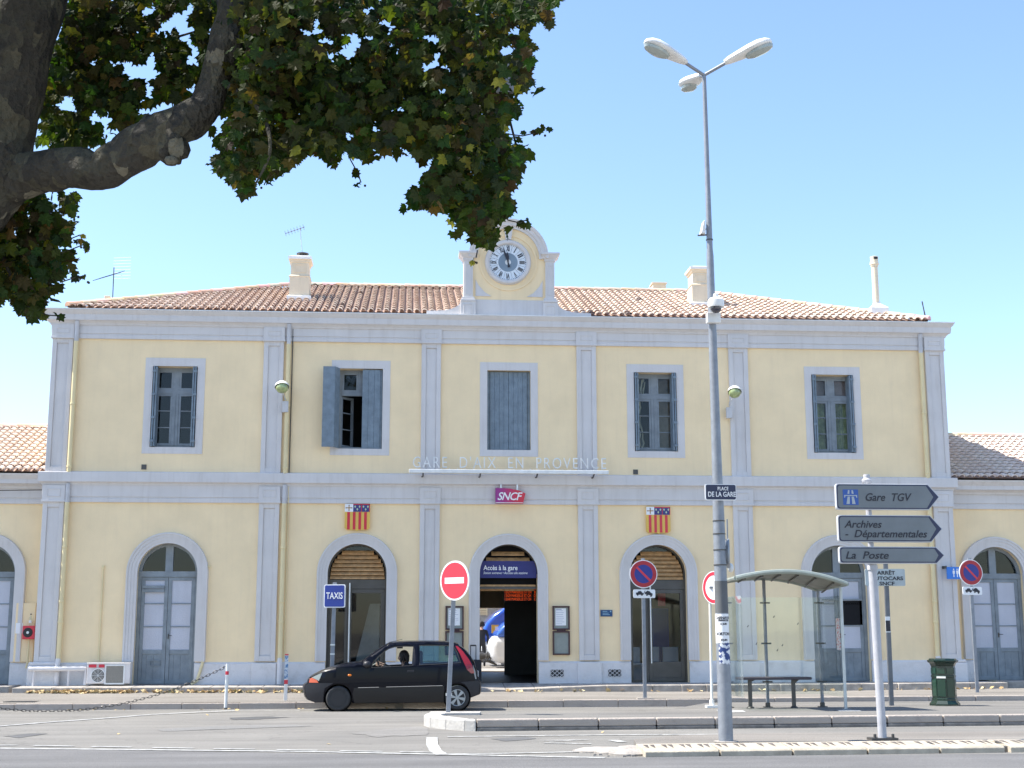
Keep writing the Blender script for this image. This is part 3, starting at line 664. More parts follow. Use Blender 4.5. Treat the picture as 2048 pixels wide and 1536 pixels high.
# middle window: both shutters closed
c=WINS[2]; mb=MB(); h=.548
for a in((c-.735,c-h,5.92,8.325),(c+h,c+.735,5.92,8.325),(c-h,c+h,5.92,6.085),(c-h,c+h,8.118,8.325)): mb.box(a[0],a[1],-.012,.02,a[2],a[3])
root=mb.build('window','stone',st)
def plank_leaf(x0,x1,y,z0,z1,n,mx=None,name='shutter'):
    mb=MB(); w_=(x1-x0)/n
    for i in range(n): mb.box(x0+i*w_+.003,x0+(i+1)*w_-.003,y,y+.03,z0,z1)
    mb.box(x0,x1,y+.012,y+.028,z0+.005,z1-.005)
    for k in range(4):
        z=z0+.13+k*(z1-z0-.26)/3
        for i in range(n): mb.lathe([(0.014,.0),(.014,.006)],(x0+(i+.5)*w_,y,z),'Y',8)
    if mx: mb.xf(mx)
    return mb
for s in(-1,1):
    a,b=sorted((c,c+s*.475)); plank_leaf(a+.002,b-.002,.10,6.10,8.10,4).build('shutter','shut',root,bevel=.002)
    a,b=sorted((c+s*.48,c+s*.545)); mb=MB(); mb.box(a,b,.12,.2,6.09,8.11); mb.build('jamb','shut',root)
# second window: left leaves swung out, right leaf closed, casement ajar
c=WINS[1]; mb=MB()
for a in((c-.735,c-h,5.92,8.325),(c+h,c+.735,5.92,8.325),(c-h,c+h,5.92,6.085),(c-h,c+h,8.118,8.325)): mb.box(a[0],a[1],-.012,.02,a[2],a[3])
root=mb.build('window','stone',st)
plank_leaf(c+.04,c+h-.06,.03,6.09,8.10,3).build('shutter','shut',root,bevel=.002)
mb=MB(); mb.box(c+h-.06,c+h-.01,.05,.2,6.09,8.1); mb.build('jamb','shut',root)
plank_leaf(0,.27,0,6.09,8.11,2,Matrix.Translation((c-h+.0,-.02,0))@Matrix.Rotation(R_(-112),4,'Z')).build('shutter','shut',root,bevel=.002)
plank_leaf(0,.30,0,6.09,8.11,2,Matrix.Translation((c-h-.13,-.27,0))@Matrix.Rotation(R_(-180),4,'Z')@Matrix.Translation((-.05,0,0))).build('shutter','shut',root,bevel=.002)
mb=MB(); F=.24; z0,z1=6.085,8.118; frame_rect(mb,c-h,c+h,z0,z1,.07,F,F+.07); mb.box(c-h+.07,c+h-.07,F-.02,F+.07,z0+1.37,z0+1.47); mb.box(c-.075,c+.075,F-.015,F+.07,z0+1.47,z1-.07); frame_rect(mb,c-h+.07,c-.075,z0+1.47,z1-.07,.05,F-.01,F+.05)
mb.build('frame','door',root,bevel=.004)
mb=MB(); frame_rect(mb,0,.44,z0+.08,z0+1.36,.055,0,.05)
for k in(1,2): mb.box(.05,.39,.005,.04,z0+.1+k*.42,z0+.124+k*.42)
mb.xf(Matrix.Translation((c-h+.06,F+.02,0))@Matrix.Rotation(R_(48),4,'Z')); mb.build('open_casement','door',root)
mb=MB(); mb.quad((c-h+.05,F+.03,z0+1.47),(c+.05,F+.03,z0+1.47),(c+.05,F+.03,z1-.05),(c-h+.05,F+.03,z1-.05)); mb.build('pane','glass',root,fix=False)
# doors
d1=door_leaf_panels(st,DOORS[0],0); 
mb=MB(); x0=DOORS[0]-.62
for k in range(2): mb.box(x0,x0+.53,.165,.2,2.55+k*.09,2.62+k*.09)
mb.build('vent_slats','door',d1)
mb=MB(); frame_rect(mb,DOORS[0]-.36,DOORS[0]-.12,.8,.93,.014,.18,.2); mb.build('letter_box','door',d1)
d5=door_leaf_panels(st,DOORS[4],0)
mb=MB(); mb.box(DOORS[4]+.10,DOORS[4]+.62,.2,.215,1.75,2.35); mb.build('dark_pane','dark',d5); mb=MB(); mb.box(DOORS[4]-.40,DOORS[4]+.62,.15,.2,2.36,2.40); mb.build('pane_rail','door',d5)
glass_door(st,DOORS[1]); glass_door(st,DOORS[3])
# open middle entrance
c=DOORS[2]; mb=MB(); arch_band(mb,c,AR,AR-.03,.2,.3); mb.box(c-AR+.03,c+AR-.03,.22,.3,2.64,2.69); e=mb.build('entrance_arch','dkmetal',st)
louvre(e,c,.3,SPR+.13,SPR+AR-.16,3); mb=MB(); mb.box(c-AR+.04,c+AR-.04,.25,.29,2.70,2.745); mb.box(c-AR+.04,c+AR-.04,.6,.63,2.60,2.66); mb.build('wooden_rail','wood',e)
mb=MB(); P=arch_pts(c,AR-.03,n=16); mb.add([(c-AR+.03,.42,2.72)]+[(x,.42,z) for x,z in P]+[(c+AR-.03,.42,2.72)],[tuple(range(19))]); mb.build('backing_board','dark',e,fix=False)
# wall vents with diamond lattice
def lattice(x0,x1,z0,z1):
    mb=MB(); mb.box(x0,x1,-.058,-.056,z0,z1); v=mb.build('wall_vent','black',st); mb=MB(); n=3; m=2
    for s in(1,-1):
        for i in range(-m,n+1):
            u=(x1-x0)/n; a=(i*u,0); 
            p=[]
            for t in range(41):
                X=i*u+t/40*m*u; Z=t/40*(z1-z0)
                if 0<=X<=n*u: p.append((X,Z))
            if len(p)>1:
                (xa,za),(xb,zb)=p[0],p[-1]
                if s<0: xa,xb=(x1-x0)-xa,(x1-x0)-xb
                mb.tube([(x0+xa,-.062,z0+za),(x0+xb,-.062,z0+zb)],.007,4)
    frame_rect(mb,x0,x1,z0,z1,.01,-.068,-.058); mb.build('lattice','plinth',v)
lattice(1.0,1.34,.50,.69); lattice(2.42,2.76,.50,.69)
for px,py in((288,934),(1271,944)):
    p=W(px,py); mb=MB(); mb.box(p.x-.06,p.x+.06,-.02,0,p.z-.06,p.z+.06); v=mb.build('wall_vent','dkmetal',st)
# downpipes
def pipe(x,px2=None,small=False,seam=True):
    mb=MB(); r=.055
    mb.tube([(x,-.15,9.21),(x,-.135,9.16),(x,-.12,9.05),(x,-.11,8.92),(x,-.11,8.7)],r,12); u=mb.build('downpipe','pipeg',st,smooth=True); mb=MB(); mb.tube([(x,-.11,5.15),(x,-.11,4.7)],r,12); mb.build('pipe_length','pipeg',u,smooth=True)
    for za,zb_ in((8.7,5.44),(4.7,.95)):
        mb=MB(); mb.tube([(x,-.11,za),(x,-.11,zb_)],r,12)
        for z in(7.1,5.55,3.6,2.3,1.8):
            if zb_<z<za: mb.lathe([(r,0),(r+.012,.005),(r+.012,.05),(r,.055)],(x,-.11,z),'Z',12); mb.box(x-.01,x+.01,-.06,0,z,z+.03)
        mb.build('pipe_length','pipe',u,smooth=True)
    mb=MB(); mb.tube([(x,-.13,.97),(x,-.17,.8),(x,-.17,.36)],r+.006,12); mb.build('pipe_shoe','plinth',u,smooth=True)
pipe(-10.76); pipe(-5.54); pipe(10.72)
for z0,z1 in((9.1,5.44),(5.12,.95)):
    mb=MB(); mb.tube([(-5.45,-.05,z0),(-5.45,-.05,z1)],.014,6); mb.build('cable','dkmetal' if z0>9 else 'pipe',st,smooth=True)
for xa,za,xb in((W(207,1135).x,W(207,1135).z,W(196,1320).x),(W(414,1135).x,W(414,1135).z,W(404,1320).x)):
    mb=MB(); mb.tube([(xa,-.03,za),(xa,-.03,.9)] if xa<-9 else [(xa,-.04,za),(xa,-.04,.95),(xa-.02,-.08,.82),(xa-.12,-.12,.45),(xa-.25,-.14,.37)],.018 if xa<-9 else .035,8); mb.box(xa-.05 if xa>-9 else xa-.03,xa+.09 if xa>-9 else xa+.03,-.05,0,za,za+.05); mb.build('conduit','pipe',st,smooth=True)
# ------------------------------------------------------------------ roof
EY,EZ,RY,RZ=.12,9.62,5.0,11.50; EX=11.05; RX=5.85
mb=MB(); tile_field(mb,-EX,EX,EY,EZ,RY,RZ,-RX,RX)
tile_field(mb,EX*-1,EX,EY,EZ,RY,RZ,-RX,RX,tf=lambda v:Vector((-v.x,10-v.y,v.z)),seg=3,row=.8)
for s in(-1,1):
    def tf(v,s=s):   # side slopes: eave along Y
        return Vector((s*(EX-(v.y-EY)),5+(v.x)*(1 if s>0 else -1),v.z))
    tile_field(mb,-(RY-EY),(RY-EY),EY,EZ,RY,RZ,0,0,tf=tf)
roof=mb.build('roof','tile',st,fix=False)
for a,b in [((-RX,RY,RZ+.05),(RX,RY,RZ+.05))]+[((s*(EX+.02),EY+.02,EZ+.06),(s*RX,RY,RZ+.06)) for s in(-1,1)]+[((s*EX,10.2,EZ+.06),(s*RX,RY,RZ+.06)) for s in(-1,1)]: mb=MB(); ridge_caps(mb,a,b); mb.build('ridge_tiles','tile',roof,fix=False)
mb=MB(); mb.add([(-EX,EY+.03,EZ-.05),(EX,EY+.03,EZ-.05),(EX,10.2,EZ-.05),(-EX,10.2,EZ-.05),(-RX,RY,RZ-.05),(RX,RY,RZ-.05)],[(0,1,5,4),(1,2,5),(2,3,4,5),(3,0,4)]); mb.box(-HX,HX,-.1,10,9.40,9.52); mb.build('roof_deck','dark',roof)
M['chim']=weathered('chimney_render',(.76,.66,.50),(.4,.33,.25),.5)
def chimney(x0,x1,y0,y1,zb,zt):
    mb=MB(); cx,cy=(x0+x1)/2,(y0+y1)/2; hx,hy=(x1-x0)/2,(y1-y0)/2
    def ring(e,z): return [(cx-hx-e,cy-hy-e,z),(cx+hx+e,cy-hy-e,z),(cx+hx+e,cy+hy+e,z),(cx-hx-e,cy+hy+e,z)]
    H_=zt-zb; prof=[(.03,zb),(.03,zb+.50*H_-.0),(.05,zb+.50*H_+.02),(0,zb+.55*H_),(0,zb+.82*H_),(.03,zb+.84*H_),(.03,zb+.87*H_),(.07,zb+.9*H_)]
    v=[p for e,z in prof for p in ring(e,z)]; mb.add(v,[(i*4+k,i*4+(k+1)%4,(i+1)*4+(k+1)%4,(i+1)*4+k) for i in range(len(prof)-1) for k in range(4)])
    z0,z1=zb+.6*H_,zb+.8*H_; frame_rect(mb,x0+.08,x1-.08,z0,z1,.03,y0-.015,y0)
    c=mb.build('chimney','chim',roof)
    mb=MB(); v=ring(.07,zb+.9*H_)+ring(.075,zb+.96*H_)+ring(-.05,zb+H_); mb.add(v,[(i*4+k,i*4+(k+1)%4,(i+1)*4+(k+1)%4,(i+1)*4+k) for i in range(2) for k in range(4)]+[(8,9,10,11)])
    mb.build('chimney_cap','cornw',roof)
    mb=MB(); v=ring(.10,zb-.35)+ring(.09,zb+.07)+ring(.03,zb+.10); mb.add(v,[(i*4+k,i*4+(k+1)%4,(i+1)*4+(k+1)%4,(i+1)*4+k) for i in range(2) for k in range(4)]); mb.build('chimney_flashing','cornw',roof)
    return c
chimney(-5.73,-5.26,2.0,2.62,10.38,11.60)
chimney(5.22,5.69,2.0,2.62,10.38,11.52)
mb=MB(); mb.lathe([(.10,0),(.10,.08),(.16,.09),(.17,.12),(.1,.14)],(-5.45,2.3,11.60),'Z',14); mb.build('chimney_pot','dkmetal',roof)
p=W(1306,582,5.3); q=W(1332,566,5.3); mb=MB(); mb.box(p.x,q.x,5.3,5.7,11.3,q.z-.03); mb.box(p.x-.03,q.x+.03,5.27,5.73,q.z-.03,q.z+.02); mb.build('chimney','chim',roof,bevel=.01)
p=W(208,600,1.2); mb=MB(); mb.box(p.x,p.x+.14,1.2,1.35,9.6,p.z+.12); mb.build('chimney','chim',roof,bevel=.01)
p=W(1754,620,1.1); t=W(1745,514,1.1); mb=MB(); hb=p.z
mb.lathe([(.34,-.45),(.34,.0),(.13,.13),(.10,.2)],(p.x,1.1,p.z+.02),'Z',4,PI/4); mb.build('chimney_base','cornw',roof)
mb=MB(); top=t.z; mb.lathe([(.085,p.z),(.085,top-.28),(.10,top-.27),(.10,top-.23),(.12,top-.22),(.12,top-.19),(.10,top-.1),(.105,top-.08),(.105,top-.02),(.11,top),(0.09,top+.01)],(p.x-.01,1.1,0),'Z',20); f=mb.build('flue_pipe','chim',roof,smooth=True)
mb=MB(); mb.box(p.x-.05,p.x+.05,1.1-.125,1.1-.10,top-.08,top-.025); mb.build('flue_slot','black',f)
mb=MB(); a=W(1855,640,.3); b=W(1844,602,.3); mb.tube([(a.x,.3,9.5),(b.x,.3,b.z-.03),(b.x+.02,.35,b.z),(b.x+.05,.4,b.z-.03),(a.x+.04,.45,9.5)],.014,6); mb.build('roof_hook','dkmetal',roof,smooth=True)
# ------------------------------------------------------------------ clock gable
gy=-.12; cg=MB()
cg.box(-.93,.93,gy,.35,9.44,9.93)
cgo=cg.build('clock_gable','stone',st,bevel=.01)
mb=MB(); CXG,CZG=-.02,11.02; n=28
pts=[(-.93,9.93),(.93,9.93),(.93,CZG)]+[(CXG+.92*math.cos(PI*i/n),CZG+.92*math.sin(PI*i/n)) for i in range(n+1)]+[(-.93,CZG)]
mb.prism(pts,gy+.02,.35); mb.build('gable_face','wall',cgo)
def arcsweep(cx,cz,r,a0,a1,prof,Y,n=40):
    mb=MB(); P=[];N_=[]
    for i in range(n+1):
        a=a0+(a1-a0)*i/n; P.append((cx+r*math.cos(a),cz+r*math.sin(a))); N_.append((math.cos(a),math.sin(a)))
    mb.sweep(P,N_,prof); mb.xf(Matrix.Translation((0,Y,0))); return mb
arcsweep(CXG,CZG,.80,PI,0,[(0,-.2),(0,.04),(.05,.05),(.07,.09),(.15,.10),(.16,.13),(.21,.16),(.225,.16),(.225,-.47),(.1,-.47)],gy).build('gable_arch','stone',cgo,smooth=True)
for s in(-1,1):
    a,b=sorted((s*.93,s*1.16)); mb=MB(); mb.box(a,b,gy-.05,.3,9.98,10.97); frame_rect(mb,a+.045,b-.045,10.05,10.85,.02,gy-.062,gy-.05); mb.build('gable_pilaster','stone',cgo)
    mb=MB(); x0,x1=a-.02,b+.02
    mb.mould([(a,.3),(a,gy-.05),(b,gy-.05),(b,.3)],[(0,10.95),(.02,10.95),(.02,11.0),(.10,11.10),(.13,11.11),(.13,11.16),(0,11.18)]); mb.box(a,b,gy-.05,.3,10.95,11.16); mb.build('gable_capital','stone',cgo)
    a,b=sorted((s*.86,s*1.24)); mb=MB(); mb.box(a,b,gy-.10,.3,9.44,9.86); mb.box(a-.0,b+.0,gy-.12,.3,9.86,9.91); mb.box(a+.03,b-.03,gy-.08,.3,9.91,9.98); frame_rect(mb,a+.07,b-.07,9.52,9.78,.02,gy-.112,gy-.10); mb.build('gable_pedestal','stone',cgo,bevel=.006)
    pts=[(1.24,9.44),(2.10,9.44),(2.10,9.61),(1.80,9.62)]+[(1.80-.56*math.sin(PI/2*i/6),9.62+.26*(1-math.cos(PI/2*i/6))) for i in range(1,7)]
    mb=MB(); mb.prism([(s*x,z) for x,z in pts],gy-.02,.15); mb.build('gable_scroll','stone',cgo)
    tr=[(.86,10.02),(.45,10.02),(.62,10.12),(.78,10.30),(.86,10.46)]
    mb=MB(); mb.prism([(s*x,z) for x,z in tr],gy-.0,gy+.03); mb.build('spandrel_panel','stone',cgo)
arcsweep(CXG,10.92,.70,PI,3*PI,[(0,0),(.0,.025),(.045,.025),(.045,0)],gy+.02,64).build('face_moulding','wall',cgo)
mb=MB(); mb.prism([(-.09,11.52),(.05,11.52),(.09,11.80),(-.13,11.80)],gy-.06,gy+.04); mb.build('keystone','stone',cgo)
CK=(-.03,10.92)
arcsweep(*CK,.475,PI,3*PI,[(0,-.02),(0,.05),(.03,.08),(.085,.08),(.115,.04),(.12,-.02)],gy,64).build('clock_ring','stone',cgo,smooth=True)
mb=MB(); mb.lathe([(0,.01),(.48,.01),(.48,-.02)],(CK[0],gy,CK[1]),'Y',48); ck=mb.build('clock_dial',mat('dial_enamel',(.72,.77,.82),.3,0,.03),cgo,fix=True)
mb=MB(); mb.lathe([(0.0,.017),(.245,.017),(.25,.008)],(CK[0],gy,CK[1]),'Y',40); mb.build('dial_centre',mat('dial_blue_grey',(.22,.29,.36),.5,0,.08),ck)
mb=MB(); mb.lathe([(0.0,.022),(.075,.022),(.075,.01)],(CK[0],gy,CK[1]),'Y',20)
mb.build('dial_boss','white',ck)
mb=MB()
for i,tx in enumerate(['XII','I','II','III','IIII','V','VI','VII','VIII','IX','X','XI']):
    a=-2*PI*i/12; vs,fs=text_mesh(tx,.17,bold=.006,extrude=.002); x0=min(v.x for v in vs);x1=max(v.x for v in vs); wd={'I':.022,'V':.055,'X':.055}.get(tx,.082); mid=(x0+x1)/2
    vs=[Vector(((v.x-mid)*wd/(x1-x0),v.y*1.05+.355,v.z)) for v in vs]
    mb.add([Vector((CK[0]+v.x*math.cos(a)-v.y*math.sin(a),gy-.014-v.z,CK[1]+v.x*math.sin(a)+v.y*math.cos(a))) for v in vs],fs)
for i in range(60):
    a=2*PI*i/60; r=.452; s=.008 if i%5 else .013; cx,cz=CK[0]+r*math.sin(a),CK[1]+r*math.cos(a); mb.box(cx-s,cx+s,gy-.014,gy-.008,cz-s,cz+s)
for i in range(12):
    a=2*PI*(i+.5)/12; d=Vector((math.sin(a),0,math.cos(a))); c0=Vector((CK[0],gy-.012,CK[1])); mb.tube([c0+d*.26,c0+d*.43],.003,4)
mb.build('dial_numerals','ink',ck)
for nm,a,L_,wd in(('minute_hand',R_(-19),.43,.018),('hour_hand',R_(-5),.28,.028)):
    mb=MB(); mb.prism([(-wd*.7,-.14),(wd*.7,-.14),(wd*.5,-.02),(wd*1.3,L_*.55),(0,L_),(-wd*1.3,L_*.55),(-wd*.5,-.02)],-.006,.006)
    mb.xf(Matrix.Translation((CK[0],gy-(.045 if nm[0]=='m' else .034),CK[1]))@Matrix.Rotation(a,4,'Y')); mb.build(nm,'ink',ck)
# ------------------------------------------------------------------ side wings
def wing(s,label):
    x0,x1=(11.34,30) if s>0 else (-30,-11.34); Yw=.4
    r=thing('side_wing',label,'building',(s*20,Yw,0))
    cs=[W(2003,1370,.4+.1).x+k*4.1 for k in range(4)] if s>0 else [W(-42,1370,.5).x-k*4.1 for k in range(4)]
    mb=MB(); wall_slab(mb,x0,x1,.3,5.2,[('arch',c,AR,.3,SPR) for c in cs],Yw,.4)
    wall_slab(mb,x0,x1,.3,5.2,[],Yw+7.6,.4)
    e=x1 if s>0 else x0; mb.quad((e,Yw,.3),(e,Yw+7.6,.3),(e,Yw+7.6,5.2),(e,Yw,5.2)); mb.build('wall','wall',r,fix=False)
    ed=[x0]+[v for c in sorted(cs) for v in(c-AR,c+AR)]+[x1]; mb=MB()
    for a,b in zip(ed[::2],ed[1::2]): mb=MB(); mb.add([(a,Yw-.055,.25),(b,Yw-.055,.25),(b,Yw+.02,.25),(a,Yw+.02,.25),(a,Yw-.055,.84),(b,Yw-.055,.84),(b,Yw+.02,.898),(a,Yw+.02,.898)],[(0,3,2,1),(4,5,6,7),(0,1,5,4),(1,2,6,5),(2,3,7,6),(3,0,4,7)]); mb.build('plinth','plinth',r)
    for c in cs:
        if abs(c)<22: arch_trim(r,c,Yw); door_leaf_panels(r,c,Yw)
    pl=[(x0,Yw),(x1,Yw)]
    mb=MB(); mb.mould(pl,[(0,4.70),(.05,4.70),(.05,4.80),(.035,4.81),(.035,4.84),(.06,4.85),(.06,5.08),(0,5.08)]); mb.build('frieze','stone',r)
    mb=MB(); mb.mould(pl,[(0,5.07),(.1,5.07),(.12,5.12),(.2,5.17),(.26,5.18),(.26,5.28),(.34,5.38),(.35,5.42),(0,5.42)]); mb.build('cornice','stone',r)
    mb=MB(); tile_field(mb,x0,x1,.0,5.47,4.1,7.12,None,None,pitch=.20,row=.30,bleach=.5); tile_field(mb,x0,x1,.0,5.47,4.1,7.12,None,None,pitch=.4,row=1,seg=3,tf=lambda v:Vector((v.x,8.2-v.y,v.z)))
    rf=mb.build('roof','tile',r,fix=False)
    mb=MB(); ridge_caps(mb,(x0,4.1,7.17),(x1,4.1,7.17)); mb.build('ridge_tiles','tile',rf,fix=False)
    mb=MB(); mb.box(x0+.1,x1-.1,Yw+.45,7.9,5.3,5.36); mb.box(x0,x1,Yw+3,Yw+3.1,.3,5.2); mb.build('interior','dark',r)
    return r
lw=wing(-1,'low tiled wing of the station beyond its left corner'); rw=wing(1,'low tiled wing of the station beyond its right corner')
mb=MB(); mb.tube([(-11.4,.12,5.02),(-13,.13,4.99),(-16,.13,5.0),(-20,.13,4.98)],.012,5); mb.build('cable','dkmetal',lw)
# ------------------------------------------------------------------ signs and fittings on the facade
p0,p1=W(818,941,-.45),W(1217,946,-.45)
t=thing('station_name_sign','thin metal capitals reading GARE D\'AIX EN PROVENCE on a long bar above the ledge','sign',((p0.x+p1.x)/2,-.45,p0.z))
mb=MB(); zb=(p0.z+p1.z)/2; mb.box(p0.x,p1.x,-.50,-.40,zb-.045,zb+.045); mb.build('bar','white',t,bevel=.01)
mb=MB()
for k in range(4):
    x=p0.x+(p1.x-p0.x)*(.07+.286*k); mb.tube([(x-.08,-.02,zb-.12),(x,-.2,zb-.1),(x,-.44,zb-.04)],.02,6); mb.box(x-.1,x-.04,-.03,0,zb-.18,zb-.08)
mb.build('bracket','dkmetal',t)
x0,x1=W(826,925,-.45).x,W(1212,925,-.45).x; mb=MB(); put_text(mb,"GARE  D'AIX  EN  PROVENCE",.40,((x0+x1)/2,-.45,zb+.205),x1-x0,space=1.25,bold=-.004,extrude=.03); 
mb.build('lettering','white',t)
mb=MB(); 
for k in range(24): x=x0+(x1-x0)*(k+.5)/24; mb.box(x-.006,x+.006,-.455,-.445,zb+.04,zb+.08)
mb.build('letter_pins','steel',t)
# hanging logo panel
a,b=W(991,976,-.2),W(1051,1007,-.2)
t=thing('logo_panel','purple to red panel with slanted edge and white SNCF letters over the middle arch','sign',((a.x+b.x)/2,-.14,b.z))
xa,xb,za,zb_=a.x,b.x,b.z,a.z
mb=MB(); wd=xb-xa; hh=zb_-za; P=[(xa,za),(xa+wd*.92,za),(xb,za+hh*.66),(xa+wd*.80,za+hh*.84),(xa+wd*.5,za+hh*.97),(xa+wd*.25,zb_),(xa,zb_)]
mb.prism(P,-.20,-.10)
m=bpy.data.materials.new('logo_gradient'); m.use_nodes=True; tt=m.node_tree; bs=tt.nodes['Principled BSDF']; tc=tt.nodes.new('ShaderNodeTexCoord'); sx=tt.nodes.new('ShaderNodeSeparateXYZ'); mr=tt.nodes.new('ShaderNodeMapRange'); cr=tt.nodes.new('ShaderNodeValToRGB')
mr.inputs[1].default_value=-.36; mr.inputs[2].default_value=.36; tt.links.new(tc.outputs['Object'],sx.inputs[0]); tt.links.new(sx.outputs[0],mr.inputs[0]); tt.links.new(mr.outputs[0],cr.inputs[0]); tt.links.new(cr.outputs[0],bs.inputs['Base Color']); bs.inputs['Roughness'].default_value=.3
cr.color_ramp.elements[0].color=(.30,.02,.22,1); cr.color_ramp.elements[1].color=(.62,.02,.05,1); cr.color_ramp.elements[0].position=.1; cr.color_ramp.elements[1].position=.75
mb.build('panel',m,t); mb=MB(); put_text(mb,'SNCF',.27,((xa+xb)/2-.01,-.204,za+hh*.44),wd*.84,shear=.30,bold=.004,space=.9); mb.build('lettering','whiteink',t)
mb=MB(); mb.box(xa,xa+wd*.92,-.204,-.20,za+.012,za+.025); mb.build('underline','whiteink',t)
mb=MB(); mb.box(xa+.12,xa+.16,-.15,-.13,zb_-.04,5.2); mb.box(xb-.22,xb-.18,-.15,-.13,zb_-.12,5.2); mb.build('hanger','steel',t)
# shields
def shield(px0,px1,py0,py1,label):
    a,b=W(px0,py0,-.06),W(px1,py1,-.06); xa,xb,zt,zb=a.x,b.x,a.z,b.z
    t=thing('coat_of_arms',label,'coat of arms',((xa+xb)/2,-.03,zb),'striped shields over the doors'); w_=xb-xa; h_=zt-zb
    mb=MB(); mb.prism([(xa,zb+.07),(xa+.05,zb+.03),(xa+w_*.42,zb+.025),((xa+xb)/2,zb),(xb-w_*.42,zb+.025),(xb-.05,zb+.03),(xb,zb+.07),(xb,zt),(xa,zt)],-.08,-.0); mb.build('shield',mat('shield_gold',(.78,.50,.10),.5,0,.05),t)
    mb=MB()
    for k in range(4): x=xa+w_*(.10+.225*k); mb.box(x,x+w_*.11,-.084,-.079,zb+.035,zb+h_*.70)
    mb.build('stripe','red',t)
    m3=w_/3; zc=zb+h_*.71
    mb=MB(); mb.box(xa,xa+m3,-.086,-.079,zc,zt); mb.build('white_quarter','whiteink',t); mb=MB(); mb.box(xa+m3,xb,-.086,-.079,zc,zt); mb.build('blue_quarter',mat('shield_blue',(.05,.05,.20),.5,0,.05),t)
    mb=MB(); cx=xa+m3/2; cz=(zc+zt)/2; mb.box(cx-.012,cx+.012,-.09,-.085,zc+.025,zt-.025); mb.box(xa+.025,xa+m3-.025,-.09,-.085,cz-.012,cz+.012)
    for dx,dz in((.07,.0),(-.07,0),(0,.06),(0,-.06)): mb.box(cx+dx-.012,cx+dx+.012,-.09,-.085,cz+dz-.012,cz+dz+.012)
    mb.build('cross','wood',t)
    mb=MB()
    for q in(1.5,2.5):
        c0=xa+m3*q
        for dx,dz in((-.055,.03),(.055,.03),(0,-.035)): mb.prism([(c0+dx-.022,cz+dz),(c0+dx,cz+dz-.035),(c0+dx+.022,cz+dz),(c0+dx,cz+dz+.035)],-.09,-.085)
    mb.build('lily',mat('pale_lily',(.5,.6,.4),.5,0,0),t)
    mb=MB(); mb.box(xa+m3,xb,-.09,-.085,zt-.02,zt); mb.box(xa+m3*2-.008,xa+m3*2+.008,-.09,-.085,zc,zt); mb.box(xb-.016,xb,-.09,-.085,zc,zt); mb.build('label_bar','red',t)
shield(690,739,1008,1062,'gold shield with red stripes above the glazed door left of the middle entrance')
shield(1292,1341,1014,1068,'gold shield with red stripes above the glazed door right of the middle entrance')
# entrance banner and departures board
c=-.01; F=.14; t=thing('entrance_banner','navy banner reading Accès à la gare across the open middle arch','sign',(c,F,2.75))
zt,zb=W(1018,1122,F).z,W(1018,1156,F).z
P=[(c-AR+.01,zb),(c+AR-.01,zb)]; 
mb=MB(); pts=[(c+AR-.02,zb),(c+AR-.02,SPR)]; z=SPR
for k in range(9):
    a=PI*.32*k/8
    if SPR+math.sin(a)*(AR-.02)<zt: pts.append((c+(AR-.02)*math.cos(a),SPR+(AR-.02)*math.sin(a)))
pts.append((c+math.sqrt((AR-.02)**2-(zt-SPR)**2),zt)); left=[(2*c-x,z) for x,z in pts][::-1]
mb.prism(pts+left,F,F+.03); mb.build('panel',mat('banner_navy',(.022,.025,.16),.5,0,.05),t)
mb=MB(); put_text(mb,'Accès à la gare',.165,(W(1001,1136,F).x,F-.004,W(1001,1136,F).z),W(1035,1136,F).x-W(967,1136,F).x,bold=.002); mb.build('lettering','whiteink',t)
mb=MB(); put_text(mb,'Station entrance • Accesso alla stazione',.085,(W(1011,1145,F).x,F-.004,W(1011,1146,F).z),W(1055,1136,F).x-W(967,1136,F).x,shear=.25); mb.build('small_lettering','whiteink',t)
Yb=2.2; a,b=W(1007,1174,Yb),W(1074,1202,Yb)
t=thing('departures_board','dark departures screen with four rows of orange LED text inside the hall','display board',((a.x+b.x)/2,Yb,b.z))
mb=MB(); mb.box(a.x,b.x+.35,Yb,Yb+.12,b.z,a.z); mb.build('housing','black',t)
M['led']=mat('led_orange',(1,.10,.01),.5,0,0,emit=.22)
mb=MB()
for k,s_ in enumerate(('12h45 AET   TGV6142   GAR    A','12h29 MARSEILLE ST CH    B','13h29 MARSEILLE ST CH    D','12h40 MARSEILLE ST CH    C')):
    z=a.z+(b.z-a.z)*(k+.5)/4; mb=MB(); put_text(mb,s_,.10,((a.x+b.x)/2,Yb-.004,z),(b.x-a.x)*.92); mb.build('led_text','led',t)
mb=MB(); mb.tube([(a.x+.3,Yb+.06,a.z),(a.x+.3,Yb+.06,5.0)],.02,6); mb.build('hanger','dkmetal',t)
a,b=W(977,1166,3),W(1012,1166,3); t=thing('strip_light','lit white strip light under the ceiling of the entrance hall','ceiling light',((a.x+b.x)/2,3,a.z))
mb=MB(); mb.box(a.x,b.x,2.97,3.03,a.z,a.z+.05); mb.build('tube',mat('lit_tube',(1,1,1),.5,0,0,emit=2.2),t); mb=MB(); mb.box(a.x-.05,b.x+.05,2.95,3.05,a.z+.05,5.0); mb.build('hanger','black',t)
t=thing('display_stand','pale slanted display board inside the left glazed door','display stand',(-3.3,1.6,.35))
mb=MB(); mb.add([(-3.9,1.7,.4),(-3.2,1.5,.4),(-3.2,1.5,2.3),(-3.45,1.6,2.3),(-3.9,1.74,.4),(-3.2,1.54,.4),(-3.2,1.54,2.3),(-3.45,1.64,2.3)],[(0,1,2,3),(7,6,5,4),(0,4,5,1),(1,5,6,2),(2,6,7,3),(3,7,4,0)]); mb.build('board',mat('grey_board',(.50,.53,.55),.5,0,.15,2),t)
